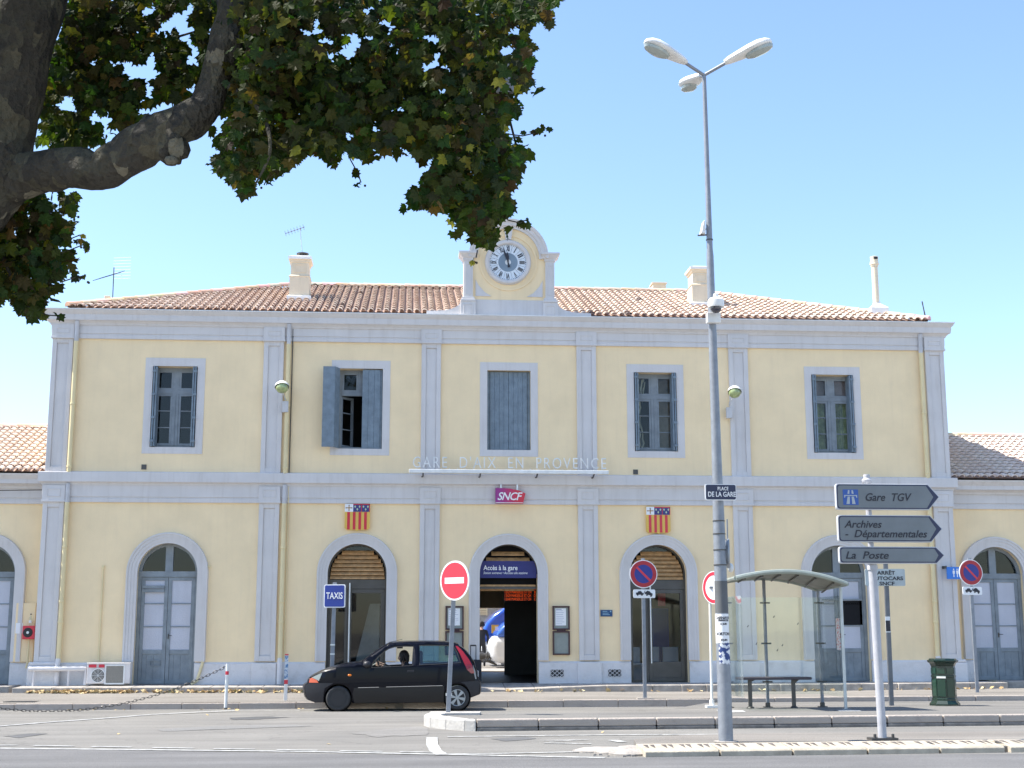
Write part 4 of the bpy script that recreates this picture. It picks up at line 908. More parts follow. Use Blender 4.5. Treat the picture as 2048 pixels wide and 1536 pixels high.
mb=MB(); mb.box(-3.3,-3.1,1.8,2.1,.35,2.3); mb.build('stand',mat('white_stand',(.8,.8,.8),.5,0,.1),t)
t=thing('vending_machine','dark vending machine with a red sign inside the right glazed door','vending machine',(4.0,2.2,.35))
mb=MB(); mb.box(3.75,4.35,2,2.6,.35,2.2); mb.build('cabinet','blue',t); mb=MB(); mb.box(3.72,3.80,1.97,2.0,.9,1.9); mb.build('lit_strip','whiteink',t); mb=MB(); mb.box(4.0,4.2,1.6,1.63,2.25,2.6); mb.build('red_sign','red',t)
t=thing('waiting_bench','row of pale seats inside the hall behind the right glazed door','bench',(3.6,1.4,.35))
mb=MB()
for k in range(3): mb.box(3.1+.5*k,3.5+.5*k,1.2,1.6,.75,.80); mb.box(3.1+.5*k,3.5+.5*k,1.6,1.64,.8,1.2)
mb.box(3.1,4.5,1.38,1.42,.35,.75); mb.build('seats','panel',t)
# notice boards
def board(px0,px1,py0,py1,label,shiftx=0):
    a,b=W(px0,py0,-.04),W(px1,py1,-.04); xa,xb,zt,zb=a.x,b.x,a.z,b.z; zm=(zt+zb)/2
    t=thing('notice_case',label,'notice board',((xa+xb)/2,-.0,zb),'poster cases beside the middle entrance')
    mb=MB(); frame_rect(mb,xa,xb,zm+.015,zt,.035,-.07,0); frame_rect(mb,xa,xb,zb,zm-.015,.035,-.07,0); mb.box(xa+.1,xb-.1,-.05,0,zm-.015,zm+.015); mb.build('frame',mat('maroon_frame',(.06,.02,.025),.4,0,.1),t,bevel=.004)
    mb=MB(); mb.box(xa+.035,xb-.035,-.03,-.0,zm+.05,zt-.035); mb.box(xa+.035,xb-.035,-.03,-.0,zb+.035,zm-.05); mb.build('back_panel',mat('case_grey_green',(.27,.30,.28),.35,0,.1),t)
    mb=MB(); mb.box(xa+.07,xb-.09,-.036,-.03,zm+.12,zt-.055); pp=mb.build('poster','whiteink',t)
    mb=MB()
    for k in range(9): mb.box(xa+.09,xb-.12-random.uniform(0,.08),-.038,-.036,zt-.12-k*.045,zt-.112-k*.045)
    mb.box(xa+.09,xb-.2,-.038,-.036,zt-.09,zt-.07); mb.build('print',mat('grey_print',(.3,.33,.45),.6,0,0),t)
board(1105,1140,1212,1310,'tall two part poster case right of the middle entrance'); board(891,927,1212,1310,'tall two part poster case left of the middle entrance, behind the no entry sign')
a,b=W(1201,1220,-.02),W(1225,1233,-.02); t=thing('wall_plaque','small blue enamel plaque on the wall left of the right glazed door','plaque',((a.x+b.x)/2,0,b.z))
mb=MB(); mb.box(a.x,b.x,-.03,0,b.z,a.z); mb.build('plate',mat('plaque_blue',(.02,.08,.20),.4,0,.1),t,bevel=.004)
mb=MB(); 
for k,z in enumerate((.04,.075,.115)): mb.box(a.x+.05,b.x-.07-.03*k,-.033,-.03,b.z+z,b.z+z+.012)
mb.box(b.x-.06,b.x-.03,-.033,-.03,a.z-.05,a.z-.02); mb.build('print',mat('plaque_print',(.3,.5,.6),.5,0,0),t)
# floodlights
def flood(px,py,bx,by,label,tilt):
    p=W(px,py,-.55); q=W(bx,by,-.13)
    t=thing('wall_floodlight',label,'floodlight',(q.x,-.07,q.z),'round floodlights on pilasters')
    mb=MB(); c=Vector((0,0,0)); mb.lathe([(.0,.07),(.11,.06),(.165,.0),(.178,-.07)],(0,0,0),'Z',18,caps=False)
    start=0; mx=Matrix.Translation(p)@Matrix.Rotation(R_(tilt),4,'Y')@Matrix.Rotation(R_(-28),4,'X')
    mb.xf(mx); mb.build('hood','white',t,smooth=True)
    mb=MB(); mb.sphere((0,0,-.09),.155,16,1,1,.85); mb.xf(mx); mb.build('globe',mat('greenish_lens',(.42,.50,.22),.1,0,.25,9,coat=.8),t,smooth=True)
    mb=MB(); mb.tube([p+Vector((0,.05,-.15)),(q.x-.02,-.3,q.z+.25),(q.x,-.16,q.z+.17)],.014,6); mb.build('arm','steel',t)
    mb=MB(); mb.box(q.x-.075,q.x+.075,-.20,-.10,q.z-.14,q.z+.14); mb.box(q.x-.03,q.x+.03,-.10,-.06,q.z-.1,q.z+.1); mb.build('ballast_box','pipeg',t,bevel=.01)
flood(564,770,571,814,'floodlight with green lens on the pilaster beside the downpipe left of the second window',-4); flood(1469,780,1458,826,'floodlight with green lens just right of the tall lamp post',6)
# antennas
p=W(606,500,2.3); q=W(600,457,2.3); t=thing('rooftop_antenna','thin aerial with one angled boom on top of the left chimney','antenna',(-5.45,2.3,11.7))
mb=MB(); mb.tube([(-5.45,2.3,11.62),(q.x,2.3,q.z)],.012,6); mb.build('mast','steel',t)
mb=MB(); a,b=W(571,467,2.6),W(609,454,2.1); mb.tube([a,b],.01,5); t0=mb.build('boom','dkmetal',t); mb=MB()
for k in range(7): c=a.lerp(b,k/6.3); mb.tube([c+Vector((-.0,-.25,.0)),c+Vector((0,.25,0))],.006,4)
mb.build('rods','dkmetal',t)
p=W(226,600,5.5); q=W(228,535,5.5); t=thing('rooftop_antenna','combed television aerial on a mast behind the left roof slope','antenna',(p.x,5.5,9.6))
mb=MB(); mb.tube([(p.x,5.5,9.6),q],.016,6); mb.build('mast','dkmetal',t)
mb=MB(); a,b=W(199,557,5.3),W(240,545,5.6); mb.tube([a,b],.012,5)
for k in range(11): c=a.lerp(b,k/11); mb.tube([c+Vector((-.16,-.12,-.10)),c+Vector((.16,.12,.10))],.010,4)
mb.build('boom','dkmetal',t)
mb=MB()
for k in range(8):
    c=q+Vector((.22,.1,-.30+.09*k)); mb.tube([c+Vector((-.32,.28,.06)),c+Vector((.30,-.28,-.06))],.006,4)
mb.build('reflector',mat('pale_wire',(.6,.65,.7),.5,0,0),t)
# air conditioner, service pipe, fire box
a,b=W(176,1325,-.3),W(260,1368,-.3); t=thing('outdoor_cooling_unit','long white ventilation unit with round fan and grey grille by the left blue door','air conditioner',((a.x+b.x)/2,-.25,.36))
mb=MB(); mb.box(a.x,b.x,-.36,-.07,.40,.87); mb.box(a.x-.01,b.x+.01,-.38,-.06,.86,.885); mb.build('casing','plinth',t,bevel=.01)
f=W(196,1351,-.36); mb=MB(); mb.lathe([(.0,.005),(.145,.005),(.145,-.03)],(f.x,-.36,f.z),'Y',28); mb.build('fan','dkmetal',t)
mb=MB()
for r in(.03,.06,.09,.12,.15):
    mb.tube([(f.x+r*math.cos(2*PI*i/24),-.372,f.z+r*math.sin(2*PI*i/24)) for i in range(25)],.004,4)
for k in range(4):
    c_,s_=math.cos(PI*k/4),math.sin(PI*k/4); mb.tube([(f.x-.15*c_,-.374,f.z-.15*s_),(f.x+.15*c_,-.374,f.z+.15*s_)],.004,4)
mb.build('fan_guard','white',t)
mb=MB(); mb.lathe([(.15,-.01),(.15,.02),(.17,.02),(.175,-.01)],(f.x,-.36,f.z),'Y',28,caps=False); mb.build('fan_ring','white',t)
c0,c1=W(213,1332,-.36),W(246,1366,-.36); mb=MB(); mb.box(c0.x,c1.x,-.366,-.36,c1.z,c0.z); mb.build('grille',mat('grey_grille',(.33,.31,.27),.8,0,.3,60),t)
mb=MB(); frame_rect(mb,c0.x-.03,c1.x+.03,c1.z-.03,c0.z+.03,.03,-.375,-.36); mb.build('grille_frame','white',t)
for (x0,x1) in((178,193),(198,209)):
    q0,q1=W(x0,1329,-.37),W(x1,1335,-.37); mb=MB(); mb.box(q0.x,q1.x,-.384,-.37 if 0 else -.378,q1.z,q0.z); mb.build('red_label','red',t)
a,b=W(57,1338,-.3),W(174,1338,-.3); t=thing('service_pipe','pale boxed pipe running along the plinth under the left corner pilaster','pipe',((a.x+b.x)/2,-.3,.36))
mb=MB(); mb.tube([(a.x,-.28,a.z),(b.x-.03,-.28,a.z),(b.x-.03,-.28,.37)],.055,10); mb.build('pipe','plinth',t,smooth=True)
for x in(a.x+.12,(a.x+b.x)/2+.25):
    mb=MB(); mb.tube([(x,-.28,a.z-.03),(x,-.28,.34)],.028,8); mb.build('support','plinth',t,smooth=True)
p=W(57,1265,.2); t=thing('fire_call_box','red wall box with a round black front beside the left corner','fire box',(p.x,.4,p.z-.12))
mb=MB(); mb.box(p.x-.13,p.x+.16,.14,.39,p.z-.16,p.z+.16); mb.build('box','red',t,bevel=.01); mb=MB(); mb.lathe([(0,.012),(.10,.012),(.115,0)],(p.x,.14,p.z),'Y',24); mb.build('front_disc','black',t)
mb=MB(); mb.lathe([(0,.012),(.03,.012),(.035,0)],(p.x,.128,p.z),'Y',14); mb.build('knob','steel',t)
t=thing('drinks_bottle','clear plastic bottle standing on the red wall box','bottle',(p.x+.02,.25,p.z+.16))
mb=MB(); mb.lathe([(.035,0),(.04,.02),(.036,.08),(.04,.12),(.038,.18),(.016,.23),(.015,.26)],(p.x+.02,.25,p.z+.16),'Z',14); mb.build('bottle','clear',t,smooth=True); mb=MB(); mb.lathe([(.018,.0),(.018,.025)],(p.x+.02,.25,p.z+.42),'Z',12); mb.build('cap','ink',t)
mb=MB(); mb.lathe([(.0405,.0),(.0405,.055)],(p.x+.02,.25,p.z+.23),'Z',14); mb.build('bottle_label','whiteink',t)
t=thing('wall_cabinet','pale yellow cabinet with a white notice under the red wall box','cabinet',(p.x-.05,.4,.36))
mb=MB(); a_=W(33,1206,.33); mb.box(a_.x,a_.x+.46,.33,.4,.9,a_.z); mb.build('door_panel','wall',t,bevel=.006); mb=MB(); q=W(32,1246,.33); mb.box(q.x,q.x+.17,.322,.33,q.z-.25,q.z); mb.build('notice','whiteink',t)
mb=MB(); mb.tube([(p.x+.02,.2,p.z-.16),(p.x+.02,.2,.9),(p.x-.01,.2,.75)],.022,8); mb.build('pipe','pipe',t)
# ------------------------------------------------------------------ road signs
def disc_face(t,c,r,rz,kind,back='galv',ang=0):
    """round sign with rim; parts are built flat facing -Y at the origin then turned"""
    mx=Matrix.Translation(c)@Matrix.Rotation(rz,4,'Z')
    def B(mb,name,m,**k): mb.xf(mx); return mb.build(name,m,t,**k)
    B(MB().lathe([(0,0),(r,0),(r,-.022),(r-.02,-.03),(0,-.03)],(0,0,0),'Y',48),'sign_plate','whiteink')
    if kind=='noentry':
        B(MB().lathe([(0,.004),(r*.91,.004),(r*.91,-.001)],(0,0,0),'Y',48),'red_disc','red')
        mb=MB(); mb.box(-r*.66,r*.66,-.0075,-.004,-r*.15,r*.15); B(mb,'white_bar','whiteink')
    elif kind=='nopark':
        B(MB().lathe([(0,.004),(r*.94,.004),(r*.94,-.001)],(0,0,0),'Y',48),'red_disc',mat('deep_red',(.42,.015,.03),.35,0,.06))
        B(MB().lathe([(0,.0065),(r*.66,.0065),(r*.66,.003)],(0,0,0),'Y',48),'blue_disc',mat('deep_blue',(.02,.03,.25),.35,0,.06))
        mb=MB(); mb.box(-r*.7,r*.7,-.009,-.0065,-r*.075,r*.075); mb.xf(Matrix.Rotation(R_(45),4,'Y')); B(mb,'red_bar','red')
    elif kind=='ring':
        B(MB().lathe([(r*.74,.001),(r*.74,.004),(r*.95,.004),(r*.95,.001)],(0,0,0),'Y',48,caps=False),'red_ring','red')
def rr(x0,x1,z0,z1,r,n=4):
    pts=[]
    for cx,cz,a0 in((x1-r,z0+r,-90),(x1-r,z1-r,0),(x0+r,z1-r,90),(x0+r,z0+r,180)):
        for k in range(n+1): a=R_(a0+90*k/n); pts.append((cx+r*math.cos(a),cz+r*math.sin(a)))
    return pts
def box_pole(mb,b,tp,w_=.04,d=.04,rz=0):
    b,tp=Vector(b),Vector(tp); mb.add([b+Vector((x*w_,y*d,0)) for x,y in((-1,-1),(1,-1),(1,1),(-1,1))]+[tp+Vector((x*w_,y*d,0)) for x,y in((-1,-1),(1,-1),(1,1),(-1,1))],[(0,3,2,1),(4,5,6,7),(0,1,5,4),(1,2,6,5),(2,3,7,6),(3,0,4,7)])
# no entry
b=G(896,1427,.165); c=W(909,1161,b.y-.05); t=thing('no_entry_sign','red disc with white bar on a leaning grey pole on the white kerb nose','road sign',b)
mb=MB(); tp=b.lerp(Vector((c.x,b.y,c.z)),1.06); box_pole(mb,b-Vector((0,0,.05)),tp,.04,.025); mb.build('pole','galv',t,bevel=.006)
mb=MB(); k=b.lerp(c,.14); mb.box(k.x-.055,k.x+.055,k.y-.0,k.y+.09,k.z-.02,k.z+.02); mb.build('clamp','steel',t)
disc_face(t,W(909,1161,b.y-.14),.355,R_(-45),'noentry')
mb=MB(); mb.flat([(b.x-.35,b.y-.3),(b.x+.55,b.y-.25),(b.x+.6,b.y+.2),(b.x-.3,b.y+.3)],.12,b.z+.022); mb.build('platform_footing','kerbw',kind='structure')
# no parking
def tow_icon(mb,c,w_,rz):
    s=len(mb.v); k=w_/2.0
    car=[(-.9,.12),(-.88,-.1),(-.1,-.1),(-.08,.02),(-.22,.1),(-.35,.28),(-.62,.28),(-.75,.12)]
    tr=[(.05,-.02),(.85,-.22),(.9,0),(.72,.1),(.55,.28),(.3,.32),(.2,.2),(.05,.16)]
    for P in(car,tr): mb.prism([(x*k,z*k) for x,z in P][::1],-.006,-.003)
    for x,z in((-.72,-.12),(-.26,-.12),(.28,-.14),(.72,-.24)): mb.lathe([(.0,.008),(.09*k,.008),(.09*k,.003)],(x*k,0,z*k),'Y',10)
    mb.tube([(-.1*k,-.005,-.05*k),(.1*k,-.005,.34*k)],.03*k,4); mb.xf(Matrix.Translation(c)@Matrix.Rotation(rz,4,'Z'),s)
def nopark(px,py,bx,by,zb,r,label,lean=0,rz=0):
    b=G(bx,by,zb); 
    c=W(px,py,b.y-.05); t=thing('no_parking_sign',label,'road sign',b,'no parking signs with tow plates')
    tp=Vector((c.x,b.y,c.z+r+.04)); mb=MB(); box_pole(mb,b-Vector((0,0,.05)),tp,.04,.022); mb.build('pole','galv',t,bevel=.006)
    disc_face(t,Vector((c.x,b.y-.05,c.z)),r,rz,'nopark')
    pz_=c.z-r-.03; mb=MB(); mb.prism(rr(-.25,.25,-.19,0,.03),-.0,.02); mb.xf(Matrix.Translation((c.x+.01,b.y-.05,pz_))@Matrix.Rotation(rz,4,'Z')); pl_=mb.build('tow_plate','whiteink',t)
    mb=MB(); tow_icon(mb,Vector((c.x+.01,b.y-.05,pz_-.095)),.42,rz); mb.build('tow_symbol','ink',t)
    mb=MB(); mb.box(b.x-.18,b.x+.18,b.y-.1,b.y+.1,b.z-.05,b.z+.012); mb.build('footing','concrete',t)
nopark(1287,1148,1290,1397,.13,.315,'no parking sign in front of the right glazed station door')
nopark(1942,1145,1955,1386,.17,.305,'no parking sign on the pavement by the right wing, beyond the litter bin',rz=R_(8))
# taxis
c=W(669,1192,-3.05); b=Vector((c.x-.03,-3.0,.11)); t=thing('taxi_rank_sign','square blue sign reading TAXIS behind the black car','road sign',b)
mb=MB(); box_pole(mb,b,Vector((c.x,-3,c.z+.3)),.045,.02); mb.build('pole','galv',t,bevel=.006)
rz=R_(-14); mx=Matrix.Translation(c)@Matrix.Rotation(rz,4,'Z')
mb=MB(); mb.prism(rr(-.245,.245,-.255,.255,.04),-.0,.035); mb.xf(mx); mb.build('sign_plate','whiteink',t)
mb=MB(); mb.prism(rr(-.225,.225,-.235,.235,.03),-.004,.0); mb.xf(mx); mb.build('blue_panel','blue',t)
mb=MB(); put_text(mb,'TAXIS',.2,(0,-.006,0),.38,bold=.002); mb.xf(mx); mb.build('lettering','whiteink',t)
for z in(1.1,1.3): mb=MB(); mb.box(c.x-.07,c.x+.03,-3.03,-2.97,z,z+.03); mb.build('band','steel',t)
# ring sign by the shelter
b=G(1424,1412,.145); c=W(1432,1175,b.y-.06); t=thing('bus_stop_sign','white disc with red ring half hidden behind the tall lamp post','road sign',b)
mb=MB(); mb.tube([b-Vector((0,0,.05)),Vector((b.x+.02,b.y,c.z+.12))],.028,10); mb.build('pole','white',t,smooth=True)
disc_face(t,W(1428,1175,b.y-.22),.325,R_(-58),'ring'); mb=MB(); mb.box(b.x-.02,b.x+.1,b.y-.2,b.y,c.z-.02,c.z+.02); mb.build('bracket','galv',t)
mb=MB(); mb.box(b.x-.12,b.x+.12,b.y-.1,b.y+.1,b.z-.03,b.z+.015); mb.tube([b,b+Vector((0,0,.12))],.05,10); mb.build('foot','white',t)
# coach stop panel
b=G(1783,1408,.13); b.z=plz(b.x,b.y); a,d=W(1741,1138,b.y),W(1809,1172,b.y); t=thing('coach_stop_sign','grey plate reading ARRÊT AUTOCARS SNCF on a dark pole behind the direction signs','road sign',b)
mb=MB(); box_pole(mb,b-Vector((0,0,.05)),Vector((W(1771,1130,b.y).x,b.y,a.z+.12)),.045,.03); mb.build('pole',mat('dark_grey_steel',(.17,.18,.20),.45,.4,.15),t,bevel=.006)
mb=MB(); mb.prism(rr(a.x-.14,d.x,d.z,a.z,.03),b.y-.06,b.y-.035); mb.build('sign_plate',mat('sign_pale_grey',(.48,.53,.53),.5,0,.08),t)
h=a.z-d.z; mb=MB()
for s_,xa_,xb_,yy_ in ((('ARRÊT',1754,1790,1146),('AUTOCARS',1741,1806,1157),('SNCF',1759,1789,1167.5))):
    ca,cb=W(xa_,yy_,b.y-.06),W(xb_,yy_,b.y-.06); mb=MB(); put_text(mb,s_,.105,((ca.x+cb.x)/2,b.y-.064,ca.z),cb.x-ca.x,bold=.002); mb.build('lettering','ink',t)
mb=MB(); q=W(1776,1243,b.y-.05); mb.box(q.x-.05,q.x+.05,b.y-.04,b.y-.033,q.z-.22,q.z+.1); mb.build('sticker','whiteink',t)
mb=MB(); mb.box(q.x-.046,q.x+.046,b.y-.043,b.y-.04,q.z-.2,q.z+.02); mb.build('sticker_print','ink',t)
# direction signs
b=G(1765,1478,.09); tpl=W(1745,1140,b.y); t=thing('signpost','leaning white tubular signpost on a bolted base at the near kerb','signpost',b)
mb=MB(); top=W(1733,952,b.y); mb.tube([b,tpl],.062,14); mb.lathe([(.075,0),(.075,.05),(.05,.12),(.03,.14)],tpl,'Z',14); mb.build('lower_tube',mat('dull_white_tube',(.46,.46,.49),.5,0,.08,6),t,smooth=True)
mb=MB(); mb.tube([tpl-Vector((0,0,.1)),top],.042,12); mb.lathe([(.05,-.12),(.07,-.10),(.075,-.06),(.045,-.03),(.05,0),(.045,.02)],top,'Z',14); mb.build('upper_tube',bpy.data.materials['dull_white_tube'],t,smooth=True)
mb=MB(); mb.box(b.x-.19,b.x+.19,b.y-.12,b.y+.12,b.z-.03,b.z+.02); mb.build('base_plate','dkmetal',t)
for sx in(-.13,.13):
    mb=MB(); mb.lathe([(.022,0),(.022,.05),(.0,.06)],(b.x+sx,b.y-.07,b.z+.02),'Z',6); mb.build('bolt','dkmetal',t)
def arrow(px0,px1,pxs,y0,y1,label,items,logo=False):
    Y=b.y-.12; a,d=W(px0,y0,Y),W(px1,y1,Y); sh=W(pxs,y0,Y).x; x0,x1,z1,z0=a.x,d.x,W(px0,y0,Y).z,W(px0,y1,Y).z; zm=(z0+z1)/2
    t=thing('direction_sign',label,'direction sign',((x0+x1)/2,Y,z0),'grey arrow signs on the white post'); r=.035
    def out(e): return [(x0+e+r,z0+e),(sh-e*.3,z0+e),(x1-e*1.6,zm),(sh-e*.3,z1-e),(x0+e+r,z1-e)]+[(x0+e+r-r*math.sin(PI/2*k/3),z1-e-r+r*math.cos(PI/2*k/3)) for k in range(1,4)]+[(x0+e+r-r*math.cos(PI/2*k/3),z0+e+r-r*math.sin(PI/2*k/3)) for k in range(0,3)]
    mb=MB(); mb.prism(out(0),Y,Y+.07); s=mb.build('sign_body',mat('sign_edge_white',(.55,.56,.58),.45,0,.05) if 'sign_edge_white' not in bpy.data.materials else bpy.data.materials['sign_edge_white'],t,bevel=.006)
    mb=MB(); mb.prism(out(.012),Y-.003,Y); mb.build('black_border','navy',t)
    sh2=sh-.02; mb=MB(); P=out(.028); P[1]=(sh-.03,z0+.028); P[3]=(sh-.03,z1-.028); P[2]=(x1-.10,zm); mb.prism(P,Y-.006,Y-.003); mb.build('face','signface',t)
    mb=MB()
    for s_,px,py,sz_,pw in items:
        c=W(px,py,Y); wd=W(px+pw,py,Y).x-c.x; mb=MB(); put_text(mb,s_,sz_,(c.x+wd/2,Y-.009,c.z),wd,shear=.28,bold=.0015); mb.build('lettering','ink',t)
    mb=MB(); cx=W(1741,y0,Y).x; mb.box(cx-.06,cx+.06,Y+.07,Y+.16,z0+.06,z1-.06); mb.build('clamp','galv',t)
    if logo:
        q0,q1=W(1685,979,Y),W(1717,1010,Y); mb=MB(); mb.box(q0.x,q1.x,Y-.009,Y-.006,q1.z,q0.z); mb.build('motorway_panel',mat('motorway_blue',(.03,.10,.38),.4,0,.05),t)
        mb=MB(); w_=q1.x-q0.x; h_=q0.z-q1.z; X=lambda u:q0.x+w_*u; Z=lambda v:q1.z+h_*v
        mb.box(X(.08),X(.92),Y-.012,Y-.009,Z(.58),Z(.64))
        for pts in([(.2,.06),(.42,.06),(.44,.54),(.30,.54)],[(.58,.06),(.80,.06),(.70,.54),(.56,.54)],[(.3,.72),(.42,.72),(.43,.95),(.34,.95)],[(.58,.72),(.70,.72),(.66,.95),(.57,.95)],[(.08,.46),(.12,.46),(.16,.58),(.08,.58)],[(.88,.46),(.92,.46),(.92,.58),(.84,.58)]): mb.prism([(X(u),Z(v)) for u,v in pts],Y-.012,Y-.009)
        mb.build('motorway_symbol',mat('pale_symbol',(.42,.46,.48),.5,0,0),t)
arrow(1671,1881,1855,967,1019,'top arrow sign with a blue motorway square and the words Gare TGV',[('Gare  TGV',1731,995,.16,92)],True)
arrow(1675,1887,1860,1030,1084,'middle arrow sign reading Archives Départementales in two lines',[('Archives',1688,1049,.15,75),('-  Départementales',1690,1068,.15,164)])
arrow(1678,1891,1872,1093,1127,'bottom and thinnest arrow sign reading La Poste',[('La  Poste',1691,1111,.15,86)])
# toilets pictogram sign on the corner
a,d=W(1893,1134,-.25),W(1925,1158,-.25); t=thing('pictogram_sign','small bright blue pictogram sign sticking out behind the right no parking sign','sign',(a.x,-.25,d.z))
mb=MB(); mb.box(a.x,d.x+.05,-.27,-.23,d.z,a.z); mb.build('panel',mat('bright_blue',(.03,.20,.68),.4,0,.05),t); mb=MB(); mb.box(a.x-.03,a.x+.01,-.25,-.0,a.z-.04,a.z+.03); mb.build('bracket','dkmetal',t)
mb=MB(); cx=a.x+.17; cz=(a.z+d.z)/2
for dx in(0,.09): mb.lathe([(0,.002),(.018,.002),(.018,0)],(cx+dx,-.272,cz+.09),'Y',10); mb.prism([(cx+dx-.025,cz-.02),(cx+dx+.025,cz-.02),(cx+dx+.028,cz+.06),(cx+dx-.028,cz+.06)],-.275,-.27); mb.box(cx+dx-.012,cx+dx+.012,-.275,-.27,cz-.1,cz-.02)
mb.prism([(cx+.19,cz-.1),(cx+.24,cz-.02),(cx+.205,cz-.02),(cx+.205,cz+.1),(cx+.175,cz+.1),(cx+.175,cz-.02),(cx+.14,cz-.02)],-.275,-.27); mb.build('pictogram','whiteink',t)
# ------------------------------------------------------------------ tall lamp post
b=G(1465,1482,.09); b.x-=.1; LY=b.y; b=Vector((W(1452,1482,LY).x,LY,.08)); tp=W(1408,148,LY)
lp=thing('lamp_post','tall tapering grey steel lamp post with three white street lamps at its top','lamp post',b)
def on(px_y): # point on the pole axis at picture height
    q=W(1430,px_y,LY).z; f=(q-b.z)/(tp.z-b.z); return b.lerp(tp,f)
mb=MB(); zs=[0,.28,.55,.78,1]; 
segs=[(0,.102),(.10,.096),(.30,.085),(.38,.073),(.50,.064),(.60,.059),(.71,.053),(.72,.045),(.93,.034),(1,.031)]
mb.tube([b.lerp(tp,f) for f,_ in segs],[r for _,r in segs],24); mb.build('column','galv',lp,smooth=True)
mb=MB(); mb.lathe([(.17,0),(.17,.01),(.13,.012)],b,'Z',20); mb.build('base_collar','concrete',lp)
for py,r in((1068,.085),(1100,.087),(1130,.089),(1042,.083),(480,.047),(600,.056)):
    q=on(py); mb=MB(); mb.lathe([(r,-.01),(r+.006,-.008),(r+.006,.008),(r,.01)],q,'Z',20); mb.build('strap','dkmetal',lp)
def lamp_head(pt,dirv,L,label):
    """cobra-head luminaire: pt = where it meets the arm, dirv = direction away from the post"""
    d=Vector(dirv).normalized(); side=d.cross(Vector((0,0,1))).normalized(); up=side.cross(d)
    prof=[(0,.055,.05),(.10,.085,.07),(.3,.12,.085),(.55,.155,.10),(.75,.16,.105),(.9,.12,.085),(.98,.06,.05),(1,.02,.02)]
    mb=MB(); n=14; vs=[]
    for s_,w_,h_ in prof:
        for k in range(n):
            a=2*PI*k/n; y=math.cos(a)*w_; z=math.sin(a)*(h_ if math.sin(a)>0 else h_*.55); vs.append(pt+d*(s_*L)+side*y+up*z)
    mb.add(vs,[(i*n+k,i*n+(k+1)%n,(i+1)*n+(k+1)%n,(i+1)*n+k) for i in range(len(prof)-1) for k in range(n)]+[tuple(range(n))[::-1],tuple(range((len(prof)-1)*n,len(prof)*n))])
    h=mb.build('lamp_head','white',lp,smooth=True)
    mb=MB(); n=18; vs=[]
    for r_,dz in((1,-.045),(.92,-.085),(.6,-.115),(.0,-.125)):
        for k in range(n):
            a=2*PI*k/n; vs.append(pt+d*(L*.70+math.cos(a)*.24*r_*L/.8)+side*(math.sin(a)*.118*r_)+up*dz)
    mb.add(vs,[(i*n+k,i*n+(k+1)%n,(i+1)*n+(k+1)%n,(i+1)*n+k) for i in range(3) for k in range(n)]); mb.build('lens','lens',h,smooth=True)
    mb=MB(); mb.tube([pt+d*.02-up*.02,pt+d*(L*.98)-up*.005],.006,4); 
    return h
jt=tp
for (ax,ay),(ex,ey),dy,L in(((1372,126),(1290,82),-.38,.80),((1450,126),(1544,82),-.38,.80)):
    p=W(ax,ay,LY-.16); e=W(ex,ey,LY-.16-.30); d=e-p
    mb=MB(); mb.tube([jt-Vector((0,0,.02)),p+d.normalized()*.05],.026,10); mb.build('arm','galv',lp,smooth=True); lamp_head(p,d,d.length,'')
p=W(1403,152,LY+.18); e=W(1369,172,LY+.75); d=e-p; mb=MB(); mb.tube([jt-Vector((0,0,.03)),p],.026,10); mb.build('arm','galv',lp,smooth=True); lamp_head(p,Vector((d.x,d.y,.06)),.62,'')
# things strapped to it
def ring_part(o): return o
q=on(458); t=thing('pole_projector','small spotlight with bracket strapped to the upper lamp post','spotlight',q,)
mb=MB(); a=W(1403,458,LY); mb.tube([q+Vector((-.05,0,.0)),a+Vector((0,0,-.09))],.01,6); mb.tube([a+Vector((-.06,0,-.1)),a+Vector((.07,0,-.09))],.012,6); mb.build('bracket','dkmetal',t)
mb=MB(); mb.prism([(a.x-.02,a.z-.08),(a.x+.045,a.z-.09),(a.x+.045,a.z+.12),(a.x+.02,a.z+.11)],LY-.08,LY+.08); mb.build('lamp_body','white',t,bevel=.008)
q=on(650); z0=W(1427,649,LY).z; t=thing('dome_camera','white dome camera over a small white box on the lamp post','security camera',q)
mb=MB(); bx=W(1427,640,LY-.1); mb.box(q.x-.1,q.x+.1,LY-.13,LY-.02,W(1427,646,LY-.1).z,W(1427,625,LY-.1).z); mb.build('box','white',t,bevel=.01)
dc=W(1432,610,LY-.25); mb=MB(); mb.lathe([(.02,.17),(.035,.165),(.04,.11),(.09,.10),(.118,.07),(.12,-.01),(.115,-.035),(.0,-.035)],dc,'Z',22); mb.build('housing','white',t,smooth=True)
mb=MB(); mb.sphere(dc+Vector((0,0,-.04)),.085,16); mb.build('dome',mat('smoked_dome',(.03,.03,.05),.08,0,0,coat=1),t,smooth=True)
mb=MB(); mb.tube([(dc.x,LY-.24,dc.z+.05),(dc.x,LY-.05,dc.z-.08)],.02,8); mb.build('bracket','white',t)
a,d=W(1411,968,LY-.14),W(1473,1000,LY-.14); t=thing('street_name_plate','navy enamel plate reading PLACE DE LA GARE on the lamp post','sign',((a.x+d.x)/2,LY-.14,d.z))
mb=MB(); mb.prism(rr(a.x-.008,d.x,d.z-.006,a.z,.025),LY-.14,LY-.115); mb.build('rim','whiteink',t); mb=MB(); mb.prism(rr(a.x+.004,d.x-.008,d.z+.006,a.z-.01,.022),LY-.143,LY-.14); mb.build('plate','navy',t)
mb=MB(); cx=(a.x+d.x)/2; hh=a.z-d.z; put_text(mb,'PLACE',.07,(cx+.03,LY-.146,a.z-hh*.30),.155,bold=.001,space=1.1); mb.build('lettering','whiteink',t); mb=MB(); put_text(mb,'DE LA GARE',.10,(cx+.012,LY-.146,a.z-hh*.66),.40,bold=.0015); mb.build('lettering','whiteink',t)
